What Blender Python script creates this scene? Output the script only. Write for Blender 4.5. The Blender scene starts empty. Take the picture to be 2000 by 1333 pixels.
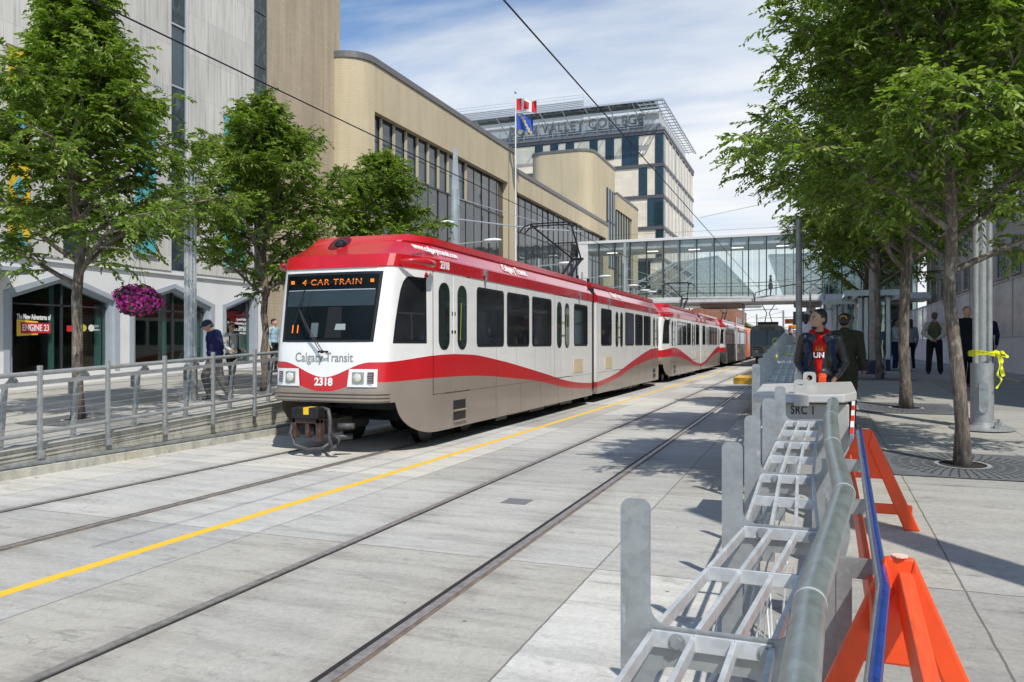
import bpy, math, random
import numpy as np
from mathutils import Vector, Matrix

R = math.radians
scene = bpy.context.scene
PI = math.pi

# ------------------------------------------------------------------ camera
FPX, HOR, VPX, CAMZ = 1520.0, 672.0, 1580.0, 1.83
YAW = math.atan((VPX - 1000) / FPX)
CY, SY = math.cos(YAW), math.sin(YAW)
cam_d = bpy.data.cameras.new('camera')
cam_d.sensor_width = 36.0
cam_d.lens = 36.0 * FPX / 2000.0
cam_d.shift_y = 5.5 / 2000.0
cam_d.clip_start = 0.05
cam_d.clip_end = 6000
cam = bpy.data.objects.new('camera', cam_d)
cam.location = (0, 0, CAMZ)
cam.rotation_euler = (R(90), 0, YAW)
scene.collection.objects.link(cam)
scene.camera = cam

# ------------------------------------------------------------------ sun and sky
SUN_EL = R(53)
SUN_DIR = Vector((0.67, -0.745, 0)).normalized()          # towards the sun, on the ground
sun_vec = Vector((SUN_DIR.x * math.cos(SUN_EL), SUN_DIR.y * math.cos(SUN_EL), math.sin(SUN_EL)))
sd = bpy.data.lights.new('sun', 'SUN')
sd.energy = 4.4
sd.angle = R(0.6)
sd.color = (1.0, 0.95, 0.88)
so = bpy.data.objects.new('sun', sd)
so.rotation_euler = sun_vec.to_track_quat('Z', 'Y').to_euler()
so.location = (20, -20, 60)
scene.collection.objects.link(so)

world = bpy.data.worlds.new('World')
scene.world = world
world.use_nodes = True
wn, wl = world.node_tree.nodes, world.node_tree.links
wn.clear()
w_out = wn.new('ShaderNodeOutputWorld')
w_bg = wn.new('ShaderNodeBackground')
w_bg.inputs['Strength'].default_value = 0.15
sky = wn.new('ShaderNodeTexSky')
sky.sky_type = 'NISHITA'
sky.sun_disc = False
sky.sun_elevation = SUN_EL
sky.sun_rotation = math.atan2(SUN_DIR.x, SUN_DIR.y)
sky.air_density = 1.0
sky.dust_density = 0.3
sky.ozone_density = 1.6
tcw = wn.new('ShaderNodeTexCoord')
# project the sky direction on a high flat layer so the clouds draw out towards the horizon
sepw = wn.new('ShaderNodeSeparateXYZ')
wl.new(tcw.outputs['Generated'], sepw.inputs[0])
mx = wn.new('ShaderNodeMath'); mx.operation = 'ADD'; mx.inputs[1].default_value = 0.16
wl.new(sepw.outputs['Z'], mx.inputs[0])
mm = wn.new('ShaderNodeMath'); mm.operation = 'MAXIMUM'; mm.inputs[1].default_value = 0.05
wl.new(mx.outputs[0], mm.inputs[0])
dx = wn.new('ShaderNodeMath'); dx.operation = 'DIVIDE'
dy = wn.new('ShaderNodeMath'); dy.operation = 'DIVIDE'
wl.new(sepw.outputs['X'], dx.inputs[0]); wl.new(mm.outputs[0], dx.inputs[1])
wl.new(sepw.outputs['Y'], dy.inputs[0]); wl.new(mm.outputs[0], dy.inputs[1])
cw = wn.new('ShaderNodeCombineXYZ')
wl.new(dx.outputs[0], cw.inputs[0]); wl.new(dy.outputs[0], cw.inputs[1])
mpw = wn.new('ShaderNodeMapping')
mpw.inputs['Rotation'].default_value = (0, 0, R(35))
mpw.inputs['Scale'].default_value = (0.55, 1.5, 1)
mpw.inputs['Location'].default_value = (0.9, 0.35, 0)
wl.new(cw.outputs[0], mpw.inputs['Vector'])
n1 = wn.new('ShaderNodeTexNoise')
n1.inputs['Scale'].default_value = 1.1
n1.inputs['Detail'].default_value = 9
n1.inputs['Roughness'].default_value = 0.56
n1.inputs['Distortion'].default_value = 0.35
wl.new(mpw.outputs[0], n1.inputs['Vector'])
# more cloud towards the far end of the street (+Y) than over the left roofs
dot = wn.new('ShaderNodeVectorMath'); dot.operation = 'DOT_PRODUCT'
dot.inputs[1].default_value = (0.55, 0.45, -0.9)
wl.new(tcw.outputs['Generated'], dot.inputs[0])
ma = wn.new('ShaderNodeMath'); ma.operation = 'MULTIPLY_ADD'
ma.inputs[1].default_value = 0.46; ma.inputs[2].default_value = 0.01
wl.new(dot.outputs['Value'], ma.inputs[0])
ad = wn.new('ShaderNodeMath'); ad.operation = 'ADD'
wl.new(ma.outputs[0], ad.inputs[0]); wl.new(n1.outputs[0], ad.inputs[1])
cr = wn.new('ShaderNodeValToRGB')
cr.color_ramp.elements[0].position = 0.36
cr.color_ramp.elements[0].color = (0, 0, 0, 1)
cr.color_ramp.elements[1].position = 0.66
cr.color_ramp.elements[1].color = (1, 1, 1, 1)
wl.new(ad.outputs[0], cr.inputs[0])
n2 = wn.new('ShaderNodeTexNoise')
n2.inputs['Scale'].default_value = 2.3; n2.inputs['Detail'].default_value = 6
wl.new(mpw.outputs[0], n2.inputs['Vector'])
cc = wn.new('ShaderNodeValToRGB')
cc.color_ramp.elements[0].position = 0.3; cc.color_ramp.elements[0].color = (0.80, 0.86, 0.95, 1)
cc.color_ramp.elements[1].position = 0.62; cc.color_ramp.elements[1].color = (0.97, 0.99, 1.0, 1)
wl.new(n2.outputs[0], cc.inputs[0])
cs = wn.new('ShaderNodeVectorMath'); cs.operation = 'SCALE'; cs.inputs['Scale'].default_value = 6.6
wl.new(cc.outputs[0], cs.inputs[0])
mixw = wn.new('ShaderNodeMix'); mixw.data_type = 'RGBA'
wl.new(cr.outputs[0], mixw.inputs['Factor'])
skt = wn.new('ShaderNodeMix'); skt.data_type = 'RGBA'; skt.blend_type = 'MULTIPLY'; skt.inputs['Factor'].default_value = 1.0
skt.inputs['B'].default_value = (0.93, 1.0, 1.06, 1)
wl.new(sky.outputs[0], skt.inputs['A'])
wl.new(skt.outputs['Result'], mixw.inputs['A'])
wl.new(cs.outputs[0], mixw.inputs['B'])
wl.new(mixw.outputs['Result'], w_bg.inputs['Color'])
wl.new(w_bg.outputs[0], w_out.inputs[0])

scene.view_settings.view_transform = 'Standard'
scene.view_settings.look = 'None'
scene.view_settings.exposure = 0.0
scene.view_settings.gamma = 1.0
scene.view_settings.use_curve_mapping = False

# ------------------------------------------------------------------ reading the photograph's geometry
def depth(px, X):                  # distance along the view axis of column px on the plane x = X
    return X * FPX / (CY * (px - VPX))
def ypx(px, X):                    # street coordinate y of column px on the plane x = X
    z = depth(px, X)
    return z * (CY + (px - 1000) / FPX * SY)
def zpy(py, px, X):                # height of row py there
    return CAMZ - depth(px, X) * (py - HOR) / FPX
def at(px, z):                     # x, y at column px, view depth z
    u = (px - 1000) / FPX
    return (z * (u * CY - SY), z * (CY + u * SY))
def hz(py, z):
    return CAMZ - z * (py - HOR) / FPX
def xfront(px, Y):                 # x of column px on the plane y = Y
    u = (px - 1000) / FPX
    z = Y / (CY + u * SY)
    return z * (u * CY - SY), z
def rampR(y): return min(0.95, max(0.02, 0.02 + 0.045 * y))
def rampL(y): return min(0.95, max(0.0, -0.01 + 0.045 * y))

# ------------------------------------------------------------------ materials
MATS = {}
def newmat(name):
    m = bpy.data.materials.new(name); m.use_nodes = True
    nt = m.node_tree
    b = nt.nodes['Principled BSDF']
    return m, nt, b
def coords(nt, scale=(1, 1, 1), rot=(0, 0, 0), kind='Object'):
    tc = nt.nodes.new('ShaderNodeTexCoord'); mp = nt.nodes.new('ShaderNodeMapping')
    mp.inputs['Scale'].default_value = scale; mp.inputs['Rotation'].default_value = rot
    nt.links.new(tc.outputs[kind], mp.inputs['Vector'])
    return mp.outputs[0]
def noise(nt, vec, scale, detail=4, rough=0.55, dist=0.0):
    n = nt.nodes.new('ShaderNodeTexNoise')
    n.inputs['Scale'].default_value = scale; n.inputs['Detail'].default_value = detail
    n.inputs['Roughness'].default_value = rough; n.inputs['Distortion'].default_value = dist
    nt.links.new(vec, n.inputs['Vector'])
    return n.outputs[0]
def ramp(nt, fac, stops):
    r = nt.nodes.new('ShaderNodeValToRGB')
    els = r.color_ramp.elements
    while len(els) < len(stops): els.new(0.5)
    for e, (p, c) in zip(els, stops):
        e.position = p
        e.color = (c, c, c, 1) if isinstance(c, (int, float)) else (c[0], c[1], c[2], 1)
    nt.links.new(fac, r.inputs[0])
    return r.outputs[0]
def mixc(nt, fac, a, b, mode='MIX'):
    m = nt.nodes.new('ShaderNodeMix'); m.data_type = 'RGBA'; m.blend_type = mode
    for key, v in (('Factor', fac), ('A', a), ('B', b)):
        if isinstance(v, (int, float)): m.inputs[key].default_value = v
        elif isinstance(v, tuple): m.inputs[key].default_value = (v[0], v[1], v[2], 1)
        else: nt.links.new(v, m.inputs[key])
    return m.outputs['Result']
def mth(nt, op, a, b=None, c=None, clamp=False):
    m = nt.nodes.new('ShaderNodeMath'); m.operation = op; m.use_clamp = clamp
    for i, v in enumerate((a, b, c)):
        if v is None: continue
        if isinstance(v, (int, float)): m.inputs[i].default_value = v
        else: nt.links.new(v, m.inputs[i])
    return m.outputs[0]
def bump(nt, b, h, strength=0.3, dist=0.01):
    n = nt.nodes.new('ShaderNodeBump')
    n.inputs['Strength'].default_value = strength; n.inputs['Distance'].default_value = dist
    nt.links.new(h, n.inputs['Height']); nt.links.new(n.outputs[0], b.inputs['Normal'])
def plain(name, col, rough=0.6, metal=0.0, var=0.12, scale=3.0, bmp=0.0, bscale=40, spec=0.5, coat=0.0, stretch=(1, 1, 1)):
    """a slightly worn, uneven surface of one colour"""
    if name in MATS: return MATS[name]
    m, nt, b = newmat(name)
    v = coords(nt, stretch)
    n = noise(nt, v, scale, 6, 0.6)
    f = ramp(nt, n, [(0.3, 1 - var), (0.7, 1 + var * 0.6)])
    c = mixc(nt, 1.0, tuple(col), f, 'MULTIPLY')
    nt.links.new(c, b.inputs['Base Color'])
    b.inputs['Metallic'].default_value = metal
    b.inputs['Specular IOR Level'].default_value = spec
    b.inputs['Coat Weight'].default_value = coat
    b.inputs['Coat Roughness'].default_value = 0.08
    rr = mth(nt, 'MULTIPLY_ADD', n, 0.25 * rough, rough * 0.87)
    nt.links.new(rr, b.inputs['Roughness'])
    if bmp:
        bump(nt, b, noise(nt, v, bscale, 3), bmp, 0.01)
    MATS[name] = m
    return m
def emis(name, col, st):
    if name in MATS: return MATS[name]
    m, nt, b = newmat(name)
    b.inputs['Base Color'].default_value = (*[c * 0.3 for c in col], 1)
    b.inputs['Emission Color'].default_value = (*col, 1)
    b.inputs['Emission Strength'].default_value = st
    MATS[name] = m
    return m
def glassy(name, col, rough=0.03, spec=0.6, var=0.3, wav=0.0):
    """dark opaque reflecting glazing"""
    if name in MATS: return MATS[name]
    m, nt, b = newmat(name)
    v = coords(nt)
    n = noise(nt, v, 0.9, 3)
    c = mixc(nt, 1.0, tuple(col), ramp(nt, n, [(0.3, 1 - var), (0.7, 1 + var)]), 'MULTIPLY')
    nt.links.new(c, b.inputs['Base Color'])
    b.inputs['Roughness'].default_value = rough
    b.inputs['Specular IOR Level'].default_value = spec
    if wav:
        bump(nt, b, noise(nt, v, 1.1, 1), wav, 0.05)
    MATS[name] = m
    return m
def clear(name, tint, refl=0.12, rough=0.02, fk=1.0):
    """see-through glazing: tinted transparency under a fresnel reflection"""
    if name in MATS: return MATS[name]
    m = bpy.data.materials.new(name); m.use_nodes = True
    nt = m.node_tree; nt.nodes.clear()
    o = nt.nodes.new('ShaderNodeOutputMaterial')
    t = nt.nodes.new('ShaderNodeBsdfTransparent'); t.inputs[0].default_value = (*tint, 1)
    g = nt.nodes.new('ShaderNodeBsdfGlossy'); g.inputs['Roughness'].default_value = rough
    g.inputs['Color'].default_value = (0.9, 0.95, 0.95, 1)
    fr = nt.nodes.new('ShaderNodeFresnel'); fr.inputs[0].default_value = 1.5
    f = mth(nt, 'MULTIPLY_ADD', fr.outputs[0], fk, refl, clamp=True)
    mx_ = nt.nodes.new('ShaderNodeMixShader')
    nt.links.new(f, mx_.inputs[0]); nt.links.new(t.outputs[0], mx_.inputs[1]); nt.links.new(g.outputs[0], mx_.inputs[2])
    nt.links.new(mx_.outputs[0], o.inputs[0])
    MATS[name] = m
    return m
def concrete(name, base, jy=0.0, jx=(), warm=0.03, rough=0.85, stain=0.35, slab=0.12, offy=0.0, edge=(), rails=()):
    """poured concrete with stains, slab-to-slab tone changes, saw joints every jy metres of y and at the x values jx"""
    m, nt, b = newmat(name)
    tc = nt.nodes.new('ShaderNodeTexCoord'); sp = nt.nodes.new('ShaderNodeSeparateXYZ')
    nt.links.new(tc.outputs['Object'], sp.inputs[0])
    v = tc.outputs['Object']
    big = noise(nt, v, 0.35, 5, 0.6, 0.4)
    vs = coords(nt, (0.45, 3.4, 1))
    streak = noise(nt, vs, 1.3, 8, 0.7)
    fine = noise(nt, v, 16, 8, 0.75)
    spots = noise(nt, v, 3.4, 4, 0.5)
    c = mixc(nt, ramp(nt, big, [(0.35, 0.0), (0.65, 1.0)]), tuple(base), (base[0] * (1 + warm), base[1] * (1 + warm * .35), base[2] * (1 - warm * 1.8)))
    c = mixc(nt, 1.0, c, ramp(nt, streak, [(0.28, 1 - stain), (0.52, 1.0), (0.75, 1.12)]), 'MULTIPLY')
    c = mixc(nt, 1.0, c, ramp(nt, fine, [(0.25, 0.80), (0.5, 1.0), (0.8, 1.1)]), 'MULTIPLY')
    # dirt and brake dust lying in bands along the rails
    for rx in rails:
        dr = mth(nt, 'ABSOLUTE', mth(nt, 'SUBTRACT', sp.outputs['X'], rx))
        bd = mth(nt, 'MULTIPLY', ramp(nt, dr, [(.06, 1.0), (.34, 0.0)]), ramp(nt, streak, [(.35, .9), (.65, .25)]))
        c = mixc(nt, mth(nt, 'MULTIPLY', bd, .42), c, (.17, .145, .12))
    c = mixc(nt, 1.0, c, ramp(nt, spots, [(0.22, 0.66), (0.33, 1.0)]), 'MULTIPLY')
    pt = noise(nt, coords(nt, (1, .45, 1)), 0.9, 7, .62, 1.5)
    c = mixc(nt, ramp(nt, pt, [(.57, 0.0), (.63, .4)]), c, (base[0] * 1.10, base[1] * 1.07, base[2] * .98))
    c = mixc(nt, 1.0, c, ramp(nt, noise(nt, coords(nt, (.8, 2.2, 1)), 2.2, 9, .8), [(.34, .62), (.44, 1.0)]), 'MULTIPLY')
    # hairline cracks
    cv = nt.nodes.new('ShaderNodeVectorMath'); cv.operation = 'ADD'
    nz = nt.nodes.new('ShaderNodeTexNoise'); nz.inputs['Scale'].default_value = 2.5; nz.inputs['Detail'].default_value = 8; nt.links.new(v, nz.inputs['Vector'])
    nt.links.new(v, cv.inputs[0]); nt.links.new(nz.outputs['Color'], cv.inputs[1])
    vc = nt.nodes.new('ShaderNodeTexVoronoi'); vc.feature = 'DISTANCE_TO_EDGE'; vc.inputs['Scale'].default_value = .42; nt.links.new(cv.outputs[0], vc.inputs['Vector'])
    ck = mth(nt, 'MULTIPLY', ramp(nt, vc.outputs['Distance'], [(.0025, 1.0), (.005, 0.0)]), ramp(nt, noise(nt, v, .55, 3), [(.56, 0.0), (.64, .4)]))
    c = mixc(nt, ck, c, (.10, .095, .085))
    # exposed aggregate
    ag = nt.nodes.new('ShaderNodeTexVoronoi'); ag.inputs['Scale'].default_value = 55; nt.links.new(v, ag.inputs['Vector'])
    c = mixc(nt, 1.0, c, ramp(nt, ag.outputs['Color'], [(0.0, .90), (1.0, 1.08)]), 'MULTIPLY')
    # chewing gum and oil spots
    vo = nt.nodes.new('ShaderNodeTexVoronoi'); vo.inputs['Scale'].default_value = 1.6
    nt.links.new(v, vo.inputs['Vector'])
    c = mixc(nt, 1.0, c, ramp(nt, vo.outputs['Distance'], [(0.022, 0.42), (0.032, 1.0)]), 'MULTIPLY')
    hgt = fine
    if jy:
        wob = mth(nt, 'MULTIPLY', mth(nt, 'SUBTRACT', noise(nt, v, 5, 3), 0.5), 0.02)
        ys = mth(nt, 'ADD', mth(nt, 'ADD', sp.outputs['Y'], offy), wob)
        q = mth(nt, 'DIVIDE', ys, jy)
        cell = mth(nt, 'FLOOR', q)
        xs = cell
        k = 0.0
        for j in jx:
            g = mth(nt, 'GREATER_THAN', sp.outputs['X'], j)
            k += 7.31
            xs = mth(nt, 'ADD', xs, mth(nt, 'MULTIPLY', g, k))
        wn_ = nt.nodes.new('ShaderNodeTexWhiteNoise'); wn_.noise_dimensions = '1D'
        nt.links.new(xs, wn_.inputs['W'])
        c = mixc(nt, 1.0, c, ramp(nt, wn_.outputs['Value'], [(0.0, 1 - slab), (1.0, 1 + slab * .6)]), 'MULTIPLY')
        wh = nt.nodes.new('ShaderNodeTexWhiteNoise'); wh.noise_dimensions = '1D'
        nt.links.new(mth(nt, 'ADD', xs, 3.7), wh.inputs['W'])
        c = mixc(nt, ramp(nt, wh.outputs['Value'], [(.66, 0.0), (.72, .5)]), c, mixc(nt, 1.0, c, (1.04, 1.0, .91), 'MULTIPLY'))
        fr = mth(nt, 'ABSOLUTE', mth(nt, 'SUBTRACT', mth(nt, 'FRACT', q), 0.5))
        line = mth(nt, 'GREATER_THAN', fr, 0.5 - 0.007 / jy)
        for j in jx:
            d = mth(nt, 'ABSOLUTE', mth(nt, 'SUBTRACT', mth(nt, 'ADD', sp.outputs['X'], wob), j))
            line = mth(nt, 'MAXIMUM', line, mth(nt, 'LESS_THAN', d, 0.007))
        c = mixc(nt, mth(nt, 'MULTIPLY', line, 0.72), c, (0.08, 0.075, 0.065))
    nt.links.new(c, b.inputs['Base Color'])
    b.inputs['Roughness'].default_value = rough
    b.inputs['Specular IOR Level'].default_value = 0.3
    bump(nt, b, hgt, 0.25, 0.01)
    MATS[name] = m
    return m
def brickmat(name, c1, c2, mortar, bw=0.25, bh=0.09, plane='YZ', streaks=0.25):
    """courses of thin brick on a wall lying in the given plane"""
    m, nt, b = newmat(name)
    tc = nt.nodes.new('ShaderNodeTexCoord'); sp = nt.nodes.new('ShaderNodeSeparateXYZ')
    nt.links.new(tc.outputs['Object'], sp.inputs[0])
    s = mth(nt, 'ADD', sp.outputs['X'], sp.outputs['Y'])
    cb = nt.nodes.new('ShaderNodeCombineXYZ')
    nt.links.new(s, cb.inputs[0]); nt.links.new(sp.outputs['Z'], cb.inputs[1])
    br = nt.nodes.new('ShaderNodeTexBrick')
    nt.links.new(cb.outputs[0], br.inputs['Vector'])
    br.inputs['Scale'].default_value = 1.0
    br.inputs['Brick Width'].default_value = bw; br.inputs['Row Height'].default_value = bh
    br.inputs['Mortar Size'].default_value = 0.012 * bh / 0.09
    br.inputs['Mortar Smooth'].default_value = 0.4
    br.inputs['Bias'].default_value = 0.0
    br.inputs['Color1'].default_value = (*c1, 1); br.inputs['Color2'].default_value = (*c2, 1); br.inputs['Mortar'].default_value = (*mortar, 1)
    vs = coords(nt, (1.6, 1.6, 0.12))
    st = noise(nt, vs, 1.2, 6, 0.65)
    c = mixc(nt, 1.0, br.outputs['Color'], ramp(nt, st, [(0.3, 1 - streaks), (0.6, 1.04)]), 'MULTIPLY')
    c = mixc(nt, 1.0, c, ramp(nt, noise(nt, coords(nt), 0.25, 4), [(0.3, 0.92), (0.7, 1.05)]), 'MULTIPLY')
    nt.links.new(c, b.inputs['Base Color'])
    b.inputs['Roughness'].default_value = 0.88
    b.inputs['Specular IOR Level'].default_value = 0.25
    bump(nt, b, br.outputs['Fac'], -0.2, 0.01)
    MATS[name] = m
    return m

def galv(name, col, rough, metal, var):
    m, nt, b = newmat(name)
    v = coords(nt); vo = nt.nodes.new('ShaderNodeTexVoronoi'); vo.inputs['Scale'].default_value = 38; nt.links.new(v, vo.inputs['Vector'])
    n = noise(nt, v, 6, 6, .65, .6); n2 = noise(nt, coords(nt, (1, 1, .3)), 14, 5, .7)
    c = mixc(nt, 1.0, tuple(col), ramp(nt, n, [(.28, 1 - var), (.5, 1.0), (.72, 1 + var * .8)]), 'MULTIPLY')
    c = mixc(nt, 1.0, c, ramp(nt, vo.outputs['Color'], [(0, .9), (1, 1.1)]), 'MULTIPLY')
    c = mixc(nt, ramp(nt, n2, [(.66, 0), (.74, .55)]), c, (.68, .68, .66))
    nt.links.new(c, b.inputs['Base Color']); b.inputs['Metallic'].default_value = metal
    nt.links.new(mth(nt, 'MULTIPLY_ADD', n, .3, rough - .12), b.inputs['Roughness'])
    bump(nt, b, n2, .06, .01)
    MATS[name] = m
    return m

M = {}
M['galv'] = galv('galvanised_steel', (0.35, 0.365, 0.36), 0.45, 0.45, 0.18)
M['galv_tube'] = galv('greenish_galvanised_tube', (0.37, 0.42, 0.40), 0.34, 0.7, 0.20)
M['galv_dark'] = plain('weathered_galvanised_steel', (0.30, 0.325, 0.33), 0.5, 0.5, 0.35, 7.0, 0.08, 60)
M['alu'] = plain('brushed_aluminium_post', (0.55, 0.60, 0.62), 0.38, 0.6, 0.15, 2.0)
M['steel'] = plain('worn_rail_steel', (0.38, 0.36, 0.34), 0.40, 0.5, 0.4, 14, 0.1, 50)
M['groove'] = plain('dark_rail_groove', (0.022, 0.02, 0.02), 0.8, 0, 0.4, 8)
M['rubber'] = plain('brown_rail_filler', (0.20, 0.15, 0.11), 0.9, 0, 0.5, 5, 0.3, 30)
M['black'] = plain('black_rubber', (0.012, 0.012, 0.013), 0.5, 0, 0.3)
M['blackmetal'] = plain('black_painted_metal', (0.02, 0.02, 0.022), 0.42, 0.3, 0.4, 12, 0.1, 50)
M['wire'] = plain('dark_cable', (0.025, 0.025, 0.03), 0.5, 0.4, 0.2)
M['glass_dark'] = glassy('dark_tinted_glass', (0.012, 0.014, 0.015), 0.04, 0.55)
M['glass_blue'] = glassy('blue_office_glass', (0.02, 0.05, 0.075), 0.03, 0.9, 0.3, 0.05)
M['glass_brown'] = glassy('bronze_reflecting_glass', (0.042, 0.045, 0.047), 0.03, 1.0, 0.35, 0.35)
M['glass_teal'] = glassy('teal_office_glass', (0.012, 0.035, 0.045), 0.03, 0.7)
M['glass_shop'] = clear('shop_window_glass', (0.62, 0.72, 0.70), 0.0, .02, .13)
M['glass_clear'] = clear('clear_greenish_glass', (0.80, 0.88, 0.86), 0.08)
M['glass_bridge'] = clear('bridge_glass', (0.93, 0.95, 0.945), 0.02, .02, .5)
M['orange'] = plain('orange_barricade_plastic', (0.86, 0.085, 0.015), 0.36, 0, 0.14, 6, 0.05, 30)
M['orange2'] = plain('orange_painted_plank', (0.80, 0.10, 0.03), 0.45, 0, 0.2, 8, 0.15, 30, stretch=(6, .6, 6))
M['bluepaint'] = plain('blue_painted_handrail', (0.015, 0.045, 0.22), 0.28, 0, 0.25, 14, 0.06, 40, coat=0.3)
M['yellow'] = plain('yellow_road_paint', (0.80, 0.50, 0.04), 0.6, 0, 0.2, 9, 0.1, 60)
M['yellow_box'] = plain('yellow_platform_paint', (0.72, 0.40, 0.02), 0.55, 0, 0.25, 5)
M['tape'] = plain('yellow_caution_tape', (0.80, 0.82, 0.03), 0.35, 0, 0.12, 9)
M['cabinet'] = plain('light_grey_cabinet_paint', (0.38, 0.37, 0.34), 0.45, 0, 0.08, 4)
M['cabinet_lid'] = plain('light_grey_cabinet_lid', (0.45, 0.44, 0.41), 0.38, 0.1, 0.08, 4)
M['white_paint'] = plain('white_painted_surface', (0.78, 0.78, 0.76), 0.5, 0, 0.07, 2)
M['plaster'] = plain('white_plaster', (0.74, 0.74, 0.73), 0.8, 0, 0.08, 1.0, 0.1, 60)
M['frame_lt'] = plain('pale_blue_grey_frame', (0.43, 0.48, 0.53), 0.45, 0.2, 0.06)
M['frame_dk'] = plain('dark_mullion', (0.045, 0.05, 0.055), 0.45, 0.3, 0.1)
M['frame_al'] = plain('silver_window_frame', (0.52, 0.55, 0.58), 0.4, 0.4, 0.08)
M['coping'] = plain('grey_metal_coping', (0.17, 0.165, 0.165), 0.5, 0.3, 0.1)
M['text_white'] = plain('white_lettering', (0.85, 0.85, 0.83), 0.5, 0, 0.03)
M['text_grey'] = plain('grey_lettering', (0.25, 0.25, 0.24), 0.5, 0, 0.03)
M['text_black'] = plain('black_lettering', (0.02, 0.02, 0.02), 0.5, 0, 0.03)
M['led'] = emis('orange_led', (1.0, 0.24, 0.02), 1.0)

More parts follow.
